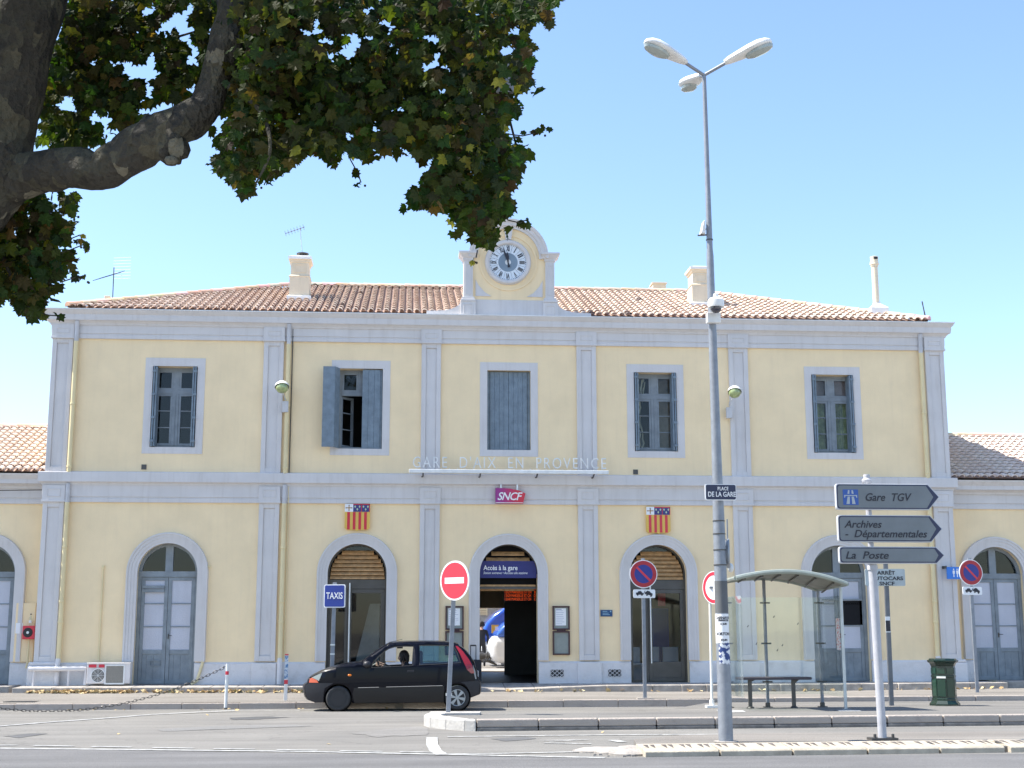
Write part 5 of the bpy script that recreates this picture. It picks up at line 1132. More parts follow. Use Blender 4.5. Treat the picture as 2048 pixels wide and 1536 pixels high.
mb=MB(); mb.box(cx-.09,cx+.09,LY-.115,LY-.05,d.z+.08,d.z+.12); mb.build('clamp','galv',t)
# dark band, bills and stickers on the post
def wrap(t,py0,py1,r,a0,a1,m,name,jag=0):
    mb=MB(); n=14; z=[]; rows=6; vs=[]
    for i in range(rows+1):
        py=py0+(py1-py0)*i/rows; q=on(py)
        for k in range(n+1):
            a=R_(a0+(a1-a0)*k/n); j=random.uniform(-jag,jag) if (i in(0,rows) ) else 0; vs.append(q+Vector((math.sin(a)*r,-math.cos(a)*r,j)))
    mb.add(vs,[(i*(n+1)+k,i*(n+1)+k+1,(i+1)*(n+1)+k+1,(i+1)*(n+1)+k) for i in range(rows) for k in range(n)]); return mb.build(name,m,t,smooth='all',fix=False)
wrap(lp,1162,1226,.0925,-100,100,mat('dark_grey_band',(.13,.135,.14),.7,0,.1),'grey_band')
t=thing('torn_poster','white printed bills and a torn blue sticker pasted round the lamp post','poster',on(1320))
wrap(t,1228,1286,.0945,-100,70,'whiteink','bill',.005)
m=mat('torn_sticker',(.03,.06,.2),.6,0,0,14,col2=(.7,.72,.75),thr=(.48,.52)); wrap(t,1287,1328,.0965,-50,90,m,'torn_sticker',.02)
q=on(1246); mb=MB()
for k,(py,s_) in enumerate(((1236,'CARNAVAL'),(1241,'DIMANCHE'),(1248,'11 JUIN'),(1268,'SORTONS'),(1280,'10 JUIN'))):
    q=on(py); vs,fs=text_mesh(s_,.055 if k in(0,3) else .035,bold=.002,extrude=0,space=.9); 
    mb.add([Vector((q.x+math.sin(v.x/.096)*.0962,q.y-math.cos(v.x/.096)*.0962,q.z+v.y)) for v in vs],fs)
mb.build('print','ink',t,fix=False)
# mirror-like round sign seen edge-on, on the right of the post
q=W(1459,1108,LY+.15); t=thing('edge_on_sign','round sign seen almost edge on, bracketed to the right of the lamp post','road sign',q)
mb=MB(); mb.lathe([(0,0),(.22,0),(.22,-.02),(.19,-.05),(0,-.055)],(0,0,0),'Y',32); mb.xf(Matrix.Translation(q)@Matrix.Rotation(R_(78),4,'Z')); mb.build('sign_plate','signgrey',t,smooth=True)
mb=MB(); mb.tube([q+Vector((-.03,0,-.16)),q+Vector((-.02,.0,.5))],.012,6)
for z in(-.1,.1,.2): mb.tube([q+Vector((-.1,-.1,z)),q+Vector((.0,0,z))],.008,6)
mb.build('bracket','galv',t); mb=MB(); mb.sphere(q+Vector((.0,-.05,-.20)),.045,12,1,1,1.5); mb.build('lamp_bulb','white',t,smooth=True)
# ------------------------------------------------------------------ bus shelter
zB=.15; fl=G(1436,1418,zB); fr_=G(1690,1418,zB); rl=G(1447,1409,zB); rc=G(1537,1411,zB); rrr=G(1650,1411,zB)
bs=thing('bus_shelter','glass bus shelter with a curved pale roof on slim grey posts','bus shelter',(rc.x,rc.y,zB))
Yf,Yr=fr_.y-.05,rc.y+.05
def zp(x,y): return plz(x,y)
roofL=W(1472,1165,Yf-.35).x; roofR=W(1694,1165,Yf-.35).x
def roofz(u,v): # u 0..1 across, v 0..1 front to back
    zf=W(1560,1141,Yf-.35).z; ze=W(1694,1166,Yf-.35).z; s=(u-.45)/.55 if u>.45 else (u-.45)/.62
    return zf-(zf-ze)*s*s-.05*v
mb=MB(); nu=20; nv=6; vs=[]; th=.05
for sgn in(0,1):
    for j in range(nv+1):
        for i in range(nu+1):
            u,v=i/nu,j/nv; x=roofL+(roofR-roofL)*u; y=Yf-.35+(Yr-Yf+.45)*v
            e=.0 if not sgn else -th*(1-abs(2*v-1)**4*.6); vs.append((x,y,roofz(u,v)+e))
N1=(nu+1)*(nv+1)
fs=[(j*(nu+1)+i,j*(nu+1)+i+1,(j+1)*(nu+1)+i+1,(j+1)*(nu+1)+i) for j in range(nv) for i in range(nu)]; fs+=[tuple(N1+a for a in f[::-1]) for f in fs]
rim=[i for i in range(nu+1)]+[(j+1)*(nu+1)-1 for j in range(1,nv+1)]+[nv*(nu+1)+i for i in range(nu-1,-1,-1)]+[j*(nu+1) for j in range(nv-1,0,-1)]
fs+=[(rim[k],rim[(k+1)%len(rim)],rim[(k+1)%len(rim)]+N1,rim[k]+N1) for k in range(len(rim))]
mb.add(vs,fs); mb.build('canopy',mat('canopy_cream',(.20,.195,.16),.5,0,.15,3),bs,smooth=True)
mb=MB()
for v,y in((0,Yf-.35),(1,Yr+.10)):
    mb.tube([(roofL+(roofR-roofL)*i/16,y,roofz(i/16,v)-.02) for i in range(17)],.045,8)
mb.tube([(roofR,Yf-.35+(Yr-Yf+.45)*i/6,roofz(1,i/6)-.02) for i in range(7)],.04,8); mb.tube([(roofL,Yf-.35+(Yr-Yf+.45)*i/6,roofz(0,i/6)-.02) for i in range(7)],.04,8)
mb.build('canopy_rim',mat('rim_green_grey',(.33,.37,.33),.45,.2,.1),bs,smooth=True)
for k in range(6):
    u=.1+.16*k; mb=MB(); mb.tube([(roofL+(roofR-roofL)*(u+.12*(i/6)),Yf-.2+(Yr-Yf+.15)*i/6,roofz(min(1,u+.12*i/6),i/6)-.075) for i in range(7)],.018,6); mb.build('roof_rib','dkmetal',bs,smooth=True)
xs3=[rl.x+.02,rc.x,rrr.x]
for x in xs3:
    zt=roofz((x-roofL)/(roofR-roofL),1)-.05; mb=MB(); mb.tube([(x,Yr,zp(x,Yr)),(x,Yr,zt)],.033,12); p_=mb.build('post','galv',bs,smooth=True)
    for z in(.5,1.25,2.05):
        mb=MB(); mb.box(x-.10,x+.10,Yr-.05,Yr-.03,zp(x,Yr)+z-.016,zp(x,Yr)+z+.016); mb.build('glass_clamp','dkmetal',p_)
    mb=MB(); mb.box(x-.08,x+.08,Yr-.08,Yr+.08,zp(x,Yr)-.01,zp(x,Yr)+.02); mb.lathe([(.05,0),(.05,.09),(.035,.1)],(x,Yr,zp(x,Yr)),'Z',10); mb.build('post_foot','dkmetal',p_)
xe=fr_.x; mb=MB(); zt=roofz((xe-roofL)/(roofR-roofL),.2)-.05; mb.tube([(xe,Yf,zp(xe,Yf)),(xe,Yf,zt)],.03,12); p_=mb.build('post',mat('pale_post',(.55,.58,.58),.4,.3,.1),bs,smooth=True); mb=MB(); mb.box(xe-.08,xe+.08,Yf-.07,Yf+.07,zp(xe,Yf)-.01,zp(xe,Yf)+.02); mb.build('post_foot','galv',p_)
gz0,gz1=zB+.22,W(1500,1195,Yr).z
for xa,xb in((xs3[0]+.03,xs3[1]-.02),(xs3[1]+.02,xs3[2]-.03)):
    mb=MB(); mb.box(xa,xb,Yr-.06,Yr-.05,gz0,gz1); mb.build('back_glass','clear',bs,fix=True)
mb=MB(); mb.box(xe-.02,xe-.01,Yf+.04,Yr-.05,gz0,gz1); mb.build('side_glass','clear',bs)
mb=MB(); mb.box(xs3[0]-.05,xs3[0]-.04,Yf+.04,Yr-.05,gz0,gz1); mb.build('side_glass','clear',bs)
q=W(1676,1268,Yf+.3); mb=MB(); mb.box(xe-.028,xe-.022,Yf+.08,Yf+.30,q.z-.3,q.z+.3); s=mb.build('notice',mat('red_print_notice',(.62,.60,.6),.6,0,0,22,col2=(.55,.10,.08),thr=(.42,.47)),bs)
for px,py in((1496,1252),(1513,1287),(1596,1247),(1565,1290),(1555,1300),(1548,1233)):
    q=W(px,py,Yr-.07); mb=MB(); mb.prism([(q.x-.02,q.z-.02),(q.x+.0,q.z-.025),(q.x+.02,q.z+.02),(q.x+.005,q.z+.015)],Yr-.066,Yr-.062); mb.build('glass_mark','dkmetal',bs)
q0,q1=G(1477,1410,zB),G(1620,1410,zB); By=Yr-.42; bx0,bx1=W(1474,1356,By).x,W(1620,1356,By).x; bz=W(1545,1354,By).z
t=thing('shelter_bench','dark slatless bench with two legs under the bus shelter','bench',((bx0+bx1)/2,By,zB))
mb=MB(); mb.flat(rr(bx0,bx1,By-.17,By+.17,.05),bz-.05,bz); mb.build('seat',mat('bench_purple_brown',(.07,.055,.065),.45,0,.15),t,bevel=.012)
for px in(1500,1587):
    x=W(px,1380,By).x; z=zp(x,By); mb=MB(); mb.box(x-.035,x+.035,By-.03,By+.03,z,bz-.05); mb.prism([(x-.035,bz-.05),(x-.035,bz-.12),(x+.12,bz-.05)] if px<1550 else [(x+.035,bz-.05),(x+.12,bz-.05),(x+.035,bz-.12)],By-.02,By+.02); mb.lathe([(.08,0),(.08,.015),(.05,.04)],(x,By,z),'Z',10); mb.build('leg','dkmetal',t,bevel=.006)
mb=MB(); x=(bx0+bx1)/2; q=W(1537,1354,By).x; mb.box(q-.05,q+.09,By-.15,By+.14,bz,bz+.004); mb.build('worn_patch',mat('worn_metal',(.32,.29,.28),.5,.3,.2),t)
# ------------------------------------------------------------------ litter bin
b=G(1890,1408,.13); b.z=plz(b.x,b.y); H_=W(1889,1317,b.y).z-b.z; k=math.sqrt(2)
t=thing('litter_bin','dark green octagonal litter bin with a pale slot band on the platform','litter bin',b)
R8=1/math.cos(PI/8)
def oc(prof,name,m,bev=.004): mb=MB(); mb.lathe([(r*R8,h*H_) for r,h in prof],b,'Z',8,PI/8+R_(12)); return mb.build(name,m,t,bevel=bev)
oc([(.285,0),(.285,.04),(.27,.06),(.235,.11),(.235,.15),(.225,.16),(.222,.84),(.235,.86),(.0,.86)],'body','green')
oc([(.23,.86),(.25,.90),(.285,.93),(.29,.965),(.26,.975),(.25,1.0),(.15,1.0),(.15,.9),(.0,.9)],'rim','green')
oc([(.226,.60),(.232,.61),(.232,.64),(.226,.65)],'band','green')
n_=R_(12)
for kk in range(8):
    a=PI/4*kk+R_(12); mb=MB(); mb.box(-.075,.075,-.004,.004,.20*H_,.56*H_); mb.box(-.075,.075,-.004,.004,.68*H_,.80*H_); mb.xf(Matrix.Translation(b)@Matrix.Rotation(a,4,'Z')@Matrix.Translation((0,-.228,0))); mb.build('side_panel',mat('bin_panel_green',(.012,.05,.032),.2,0,.1,coat=.4) if kk==0 else bpy.data.materials['bin_panel_green'],t)
mb=MB(); mb.box(-.09,.09,-.008,.008,.585*H_,.625*H_); mb.xf(Matrix.Translation(b)@Matrix.Rotation(-R_(33),4,'Z')@Matrix.Translation((0,-.232,0))); mb.build('label_strip','white',t)
# ------------------------------------------------------------------ striped posts and chain
b=G(451,1418,-.022); tz=W(451,1328,b.y).z; t=thing('striped_post','white and red striped post that holds the chain at the kerb','bollard',b,'red and white posts at the kerb')
mb=MB(); hgt=tz-b.z; mb.tube([b,(b.x+.01,b.y,tz)],.035,12); mb.build('post','white',t,smooth=True)
for f0,f1 in((.76,.84),(0,.03)): mb=MB(); mb.tube([(b.x+.01*f0,b.y,b.z+hgt*f0),(b.x+.01*f1,b.y,b.z+hgt*f1)],.0365,12); mb.build('stripe','red' if f0>.1 else 'dkmetal',t,smooth=True)
mb=MB(); mb.tube([(b.x-.03,b.y,tz-.06),(b.x-.07,b.y,tz-.05),(b.x-.07,b.y,tz-.09)],.008,6); mb.build('hook','dkmetal',t)
cpost=Vector((b.x-.07,b.y,tz-.08))
b2=G(571,1402,.1); tz=W(571,1308,b2.y).z; t=thing('striped_post','square post with torn blue stickers and a red band in front of the downpipe','bollard',b2,'red and white posts at the kerb')
hgt=tz-b2.z; mb=MB(); mb.box(b2.x-.038,b2.x+.038,b2.y-.02,b2.y+.02,b2.z-.03,tz); mb.build('post','white',t,bevel=.005)
mb=MB(); mb.box(b2.x-.04,b2.x+.04,b2.y-.022,b2.y+.022,b2.z+hgt*.36,b2.z+hgt*.45); mb.box(b2.x-.04,b2.x+.04,b2.y-.022,b2.y+.022,tz-.03,tz); mb.build('stripe','red',t)
mb=MB(); mb.box(b2.x-.0385,b2.x+.0385,b2.y-.0235,b2.y-.0205,b2.z+hgt*.47,tz-.04); mb.build('torn_stickers',mat('post_stickers',(.10,.22,.40),.6,0,0,16,col2=(.62,.66,.7),thr=(.45,.52)),t)
# chain: sagging from the post to the next post off to the left
far=Vector((-13.4,-4.9,.92)); lp_=thing('striped_post','white and red striped post at the far left end of the chain','bollard',(far.x-.07,far.y,0),'red and white posts at the kerb'); mb=MB(); mb.tube([(far.x-.07,far.y,-.02),(far.x-.07,far.y,1.1)],.035,12); mb.build('post','white',lp_,smooth=True); mb=MB(); mb.tube([(far.x-.07,far.y,.83),(far.x-.07,far.y,.92)],.0365,12); mb.build('stripe','red',lp_,smooth=True)
low=W(100,1424,-4.5)
xm,zm=low.x,low.z; x1_,z1_=cpost.x,cpost.z
A=(z1_-zm)/((x1_-xm)**2)
def cz_(x): 
    if x>xm: return zm+A*(x-xm)**2
    return zm+(far.z-zm)*((xm-x)/(xm-far.x))**2
pts=[cpost]; x=x1_; st_=.078
while x>far.x:
    dz=cz_(x-.01)-cz_(x); sl_=math.hypot(.01,dz)/.01; x-=st_/sl_; tt=(x-far.x)/(x1_-far.x); pts.append(Vector((x,far.y+(cpost.y-far.y)*tt,cz_(x))))
mb=MB()
for i in range(len(pts)-1):
    c=(pts[i]+pts[i+1])/2; d=(pts[i+1]-pts[i]).normalized(); s=d.cross(Vector((0,1,0))).normalized(); q=Vector((0,1,0)) if i%2 else s
    if i%2==0: q=(s*.85+Vector((0,1,0))*.5).normalized()
    mb.tube([c+d*(math.cos(a)*.056)+q*(math.sin(a)*.027) for a in [2*PI*k/10 for k in range(11)]],.0065,5,caps=False)
o=mb.build('chain','dkmetal'); tag(o,'dark link chain sagging across the kerb from the striped post','chain')
# repairs, stains and an iron cover on the tarmac
for k,(l,m_,nm) in enumerate([([(455,1436),(530,1433),(575,1435),(520,1439),(470,1440)],(.13,.13,.13),'asphalt_patch'),([(10,1473),(60,1467),(95,1468),(40,1476)],(.15,.15,.15),'asphalt_patch'),([(300,1459),(450,1452),(560,1450),(640,1452),(470,1458),(330,1463)],(.25,.245,.235),'asphalt_patch'),([(700,1466),(840,1452),(856,1460),(850,1470),(760,1474)],(.26,.25,.235),'asphalt_patch'),([(980,1478),(1050,1474),(1075,1478),(1010,1483)],(.16,.16,.16),'asphalt_patch')]):
    P=[G(x,y,0) for x,y in l]; mb=MB(); c=sum(P,Vector())/len(P); Q=[]
    for i in range(len(P)):
        a_,b_=P[i],P[(i+1)%len(P)]
        for j in range(4): v=a_.lerp(b_,j/4); v=c+(v-c)*random.uniform(.9,1.1); Q.append((v.x,v.y,.005))
    mb.add(Q,[tuple(range(len(Q)))]); mb.build(nm,ground_mat('patch_%d'%k,m_,tuple(v*.9 for v in m_),crack=False),kind='structure')
mb=MB(); c=G(48,1403,.1); mb.flat([(c.x-.30,-3.0),(c.x+.35,-3.0),(c.x+.5,-2.4),(c.x-.15,-2.4)],.08,.125); o=mb.build('drain_cover','dkmetal'); tag(o,'dark iron cover set in the pavement at far left','drain cover')
# weeds, dry leaves along the doorstep
def ivy_leaf(mb,c,r,n,up,tint):
    n=n.normalized(); u=(up-n*up.dot(n)).normalized(); v=n.cross(u)
    L=[(0,-.50),(.22,-.58),(.52,-.50),(.55,-.28),(.80,-.12),(1.0,.12),(.74,.16),(.60,.30),(.74,.62),(.44,.52),(.26,.62),(.16,.86),(0,1.05),(-.16,.86),(-.26,.62),(-.44,.52),(-.74,.62),(-.60,.30),(-.74,.16),(-1.0,.12),(-.80,-.12),(-.55,-.28),(-.52,-.50),(-.22,-.58)]
    b_=len(mb.v); fold=random.uniform(-.25,.45); mb.tint=tint
    droop=random.uniform(-.1,.35); vs=[c]+[c+(v*x+u*y)*r+n*(-abs(x)*fold-max(0,y)**2*droop+.08*math.sin(x*7+y*5))*r for x,y in L]; k=len(L)
    mb.add(vs,[(0,1+i,1+(i+1)%k) for i in range(k)])
mb=MB()
dens=[(-11.2,-9.5,130),(-10.6,-8.8,110),(-9.5,-3.5,200),(-3,12,70)]
for x0,x1,n in dens:
    for k in range(n):
        x=random.uniform(x0,x1); y=SY-.03-abs(random.gauss(0,.07)); c=Vector((x,y,pz(x,y)+random.uniform(.015,.05)))
        ivy_leaf(mb,c,random.uniform(.035,.08),Vector((random.gauss(0,.6),random.gauss(0,.6),1)),Vector((random.gauss(0,1),random.gauss(0,1),.1)),random.choice([(.55,.40,.20),(.62,.48,.26),(.42,.28,.14),(.66,.55,.33)]))
for k in range(46):
    x=random.uniform(-10,11); y=random.uniform(KY-.35,KY-.05) if k%6 else random.uniform(-15.8,-4); z=gz(x,y)+.015 if not(x>-2.3 and -11.3<y) else .2
    if x>-2 and y>-11.3 and y<-3.3: continue
    ivy_leaf(mb,Vector((x,y,z)),random.uniform(.03,.06),Vector((random.gauss(0,.3),random.gauss(0,.3),1)),Vector((random.gauss(0,1),random.gauss(0,1),.1)),(.6,.45,.22))
o=mb.build('dry_leaves','dryleaf',fix=False,kind='stuff'); tag(o,'dry fallen leaves gathered along the doorstep','leaves')
mb=MB()
for cx,n in((-7.9,20),(-6.4,16),(-5.8,14),(-5.0,14),(-9.7,18),(11.9,60)):
    for k in range(n):
        x=cx+random.gauss(0,.07); y=(SY-.03 if cx<11 else -.6)+random.uniform(-.04,.02); h=random.uniform(.05,.13)*(1.8 if cx>11 else 1); b0=Vector((x,y,pz(x,y))); l=Vector((random.gauss(0,.04),random.gauss(0,.03),h)); s=Vector((.006,0,0))
        mb.tint=random.choice([(.12,.18,.04),(.2,.24,.07),(.3,.28,.1)]); mb.add([b0-s,b0+s,b0+l],[(0,1,2)])
o=mb.build('weeds','dryleaf',fix=False,kind='stuff'); tag(o,'small weeds growing from the doorstep joints','weeds')
# ------------------------------------------------------------------ people
def skin_obj(name,pts,edges,m,parent,sub=2):
    """pts: name->(vector, rx, ry); grown as one continuous skin"""
    me=bpy.data.meshes.new(name); keys=list(pts); off=WL[parent.name] if parent else Vector((0,0,0))
    me.from_pydata([Vector(pts[k][0])-off for k in keys],[(keys.index(a),keys.index(b)) for a,b in edges],[]); me.materials.append(M[m] if isinstance(m,str) else m)
    o=bpy.data.objects.new(name,me); COL.objects.link(o)
    if parent: o.parent=parent
    WL[o.name]=off.copy()
    sm=o.modifiers.new('skin','SKIN'); sm.use_smooth_shade=True; sm.branch_smoothing=.4
    for k,sv in zip(keys,me.skin_vertices[0].data): sv.radius=(pts[k][1],pts[k][2]); sv.use_root=(k=='pelvis')
    ss=o.modifiers.new('sub','SUBSURF'); ss.levels=ss.render_levels=sub
    return o
def hand(pts,edges,wrist,palm_dir,spread,curl,pre,sc=1.0):
    d=Vector(palm_dir).normalized(); s=Vector(spread).normalized(); c=Vector(curl).normalized(); w_=Vector(pts[wrist][0])
    pm=w_+d*.055*sc; pts[pre+'palm']=(pm,.030*sc,.018*sc); edges.append((wrist,pre+'palm'))
    for i,(o_,L_) in enumerate(((-.030,.062),(-.010,.072),(.010,.068),(.029,.052))):
        a=pm+s*o_*sc+d*.03*sc; b=a+d*L_*.5*sc+c*.012*sc; e=b+d*L_*.4*sc+c*.03*sc
        for nm,v,r in(('a',a,.0095),('b',b,.0085),('c',e,.007)): pts[f'{pre}f{i}{nm}']=(v,r*sc,r*sc)
        edges+= [(pre+'palm',f'{pre}f{i}a'),(f'{pre}f{i}a',f'{pre}f{i}b'),(f'{pre}f{i}b',f'{pre}f{i}c')]
    a=w_+d*.03*sc-s*.032*sc; b=a+d*.03*sc-s*.018*sc+c*.01*sc
    pts[pre+'ta']=(a,.011*sc,.011*sc); pts[pre+'tb']=(b,.009*sc,.009*sc); edges+= [(wrist,pre+'ta'),(pre+'ta',pre+'tb')]
def head_mesh(c,fwd,parent,m='skin',r=.1,hair=None,hl=.0):
    """head with brow, nose, chin and ears, looking along fwd"""
    c=Vector(c); f=Vector(fwd).normalized(); s=f.cross(Vector((0,0,1))).normalized(); u=s.cross(f)
    mb=MB(); n=20; mm=14; vs=[]
    for i in range(mm+1):
        t=PI*i/mm
        for k in range(n):
            a=2*PI*k/n; x=math.sin(t)*math.cos(a); y=math.sin(t)*math.sin(a); z=math.cos(t)   # x fwd
            X=x*.98*r; Y_=y*.76*r*(1-.18*max(0,-z)); Z=z*1.18*r
            if x>.6 and abs(y)<.28 and -.35<z<.12: X+=.022*(1-abs(y)/.28)*(1 if z<-.05 else .5)
            if x>.5 and .05<z<.3 and .15<abs(y)<.5: X-=.008
            if z<-.7 and x>0: X+=.012
            vs.append(c+f*X+s*Y_+u*Z)
    mb.add(vs,[(i*n+k,(i+1)*n+k,(i+1)*n+(k+1)%n,i*n+(k+1)%n) for i in range(mm) for k in range(n)])
    for q in(-1,1): mb.sphere(c+s*(q*.079)+u*-.005,.024,8,.6,.35,1.0)
    mb.tube([c-u*.08-f*.01,c-u*.19-f*.025],[.052,.06],10)
    h=mb.build('head',m,parent,smooth=True)
    mb=MB()
    for q in(-1,1): mb.sphere(c+s*(q*.032)+u*.012+f*.086,.010,8)
    mb.sphere(c-u*.052+f*.088,.018,8,.5,1,.3); mb.build('face_features','hair',h)
    if hair:
        mb=MB(); mb.sphere(c+u*.022-f*.018,r*1.1,16,1.0,.92,1.13)
        for k in range(46):
            a=random.uniform(-2.2,2.2)+PI; q=c+(f*math.cos(a)+s*math.sin(a))*r*.92+u*random.uniform(-.02,.09); e=q+(f*math.cos(a)+s*math.sin(a))*random.uniform(.01,.04)-u*random.uniform(.5,1)*hl
            mb.tube([q,q.lerp(e,.5)+(q-c)*.12,e],[.02,.016,.003],5)
        mb.build('hair','hair',parent,smooth=True)
    return h
# ------------------------------------------------------------------ the car (all outlines in the plane of its near side)
CX0,CS=-3.90,494.7
def cp(l): return [(CX0+(x-400)/CS,(825-y)/CS) for x,y in l]
CYN=-4.98; CYC=CYN+.79
def chw(x,z):
    xl=x-(CX0-.70); xr=(CX0+2.93)-x; w_=.79
    if xl<.8: w_-=.20*((.8-max(0,xl))/.8)**2.4
    if xr<.6: w_-=.13*((.6-max(0,xr))/.6)**2.2
    if z>.90: w_-=(z-.90)*.34+ (z-.90)**2*.12
    if z<.5: w_-=(.5-z)**2*.45
    w_-=.10*max(0,z-.55)**2
    return w_
def panel(bmout,outline,holes=(),off=0,side=-1,res=.11):
    bm=bmesh.new()
    for lp_ in [outline]+list(holes):
        vs=[bm.verts.new((x,0,z)) for x,z in lp_]
        for a,b in zip(vs,vs[1:]+vs[:1]): bm.edges.new((a,b))
    bmesh.ops.triangle_fill(bm,use_beauty=True,edges=bm.edges[:])
    xs_=[p[0] for p in outline]; zs_=[p[1] for p in outline]
    for lo,hi,nrm,ax in((min(xs_),max(xs_),(1,0,0),0),(min(zs_),max(zs_),(0,0,1),2)):
        n=int((hi-lo)/res)+1
        for k in range(1,n):
            co=[0,0,0]; co[ax]=lo+(hi-lo)*k/n
            bmesh.ops.bisect_plane(bm,geom=bm.verts[:]+bm.edges[:]+bm.faces[:],plane_co=co,plane_no=nrm)
    bm.verts.ensure_lookup_table(); bm.verts.index_update()
    vs=[(v.co.x,CYC+side*(chw(v.co.x,v.co.z)+off),v.co.z) for v in bm.verts]; fs=[[v.index for v in f.verts] for f in bm.faces]
    bmout.add(vs,fs); bm.free()
def strip_top(mb,pts,n=10,crown=.0,bulge=0,off=0,inset=0):
    vs=[]; 
    for x,z in pts:
        w_=chw(x,z)-inset
        for k in range(n+1):
            t=2*k/n-1; vs.append((x-bulge*(1-t*t),CYC+w_*t,z+crown*(1-abs(t)**2.5)+off))
    mb.add(vs,[(i*(n+1)+k,i*(n+1)+k+1,(i+1)*(n+1)+k+1,(i+1)*(n+1)+k) for i in range(len(pts)-1) for k in range(n)])
def arcp(cx,cy,r,a0,a1,n=14): return [(cx+r*math.cos(R_(a0+(a1-a0)*i/n)),cy-r*math.sin(R_(a0+(a1-a0)*i/n))) for i in range(n+1)]
car=thing('parked_car','small black three door hatchback with its driver window open, standing at the far kerb','car',(CX0+1.2,CYC,0))
fa=arcp(400,700,142,198,-18); ra=arcp(1612,697,136,196,0)
front=[(75,690),(62,640),(56,600),(60,572),(90,550),(98,520),(118,498)]
hood=[(118,498),(165,474),(220,446),(300,416),(380,392),(470,373),(560,360),(640,343)]
ws=[(640,343),(740,268),(820,212),(872,178)]
rf_=[(872,178),(910,161),(980,151),(1100,145),(1300,142),(1450,145),(1550,152),(1625,170)]
rg=[(1625,170),(1690,222),(1745,290),(1785,360)]
tail=[(1785,360),(1805,430),(1822,510),(1840,540),(1845,600),(1838,668),(1750,702)]
outline=cp([(75,690),(100,722),(165,745)]+fa+[(565,750),(1000,750),(1470,747)]+ra+tail[::-1][0:]+rg[::-1][1:]+rf_[::-1][1:]+ws[::-1][1:]+hood[::-1][1:]+front[::-1][1:-1])
win_f=cp([(735,396),(1150,378),(1163,186),(1060,184),(965,190),(905,208),(862,236),(800,290),(745,352)])
win_r=cp([(1224,372),(1500,360),(1648,350),(1612,250),(1572,182),(1450,176),(1222,176)])
mb=MB()
for s in(-1,1): panel(mb,outline,[win_f,win_r],0,s)
strip_top(mb,cp(front),crown=0,bulge=.07); strip_top(mb,cp(hood),crown=.03,bulge=.04); strip_top(mb,cp(rf_),crown=.03); strip_top(mb,cp(tail),bulge=-.04)
body=mb.build('body','carpaint',car,smooth=True); so_=body.modifiers.new('thick','SOLIDIFY'); so_.thickness=.012; so_.offset=0
mb=MB(); strip_top(mb,cp(ws),bulge=.07,n=12,inset=.05); mb.build('windscreen','carglass',car,smooth=True)
mb=MB()
for s in(-1,1): mb.tube([(x-.0,CYC+s*(chw(x,z)-.03),z) for x,z in cp(ws)],.032,8)
mb.build('screen_pillar','carpaint',car,smooth=True)
mb=MB(); strip_top(mb,cp(rg),bulge=-.05,n=12); mb.build('rear_screen','carglass',car,smooth=True)
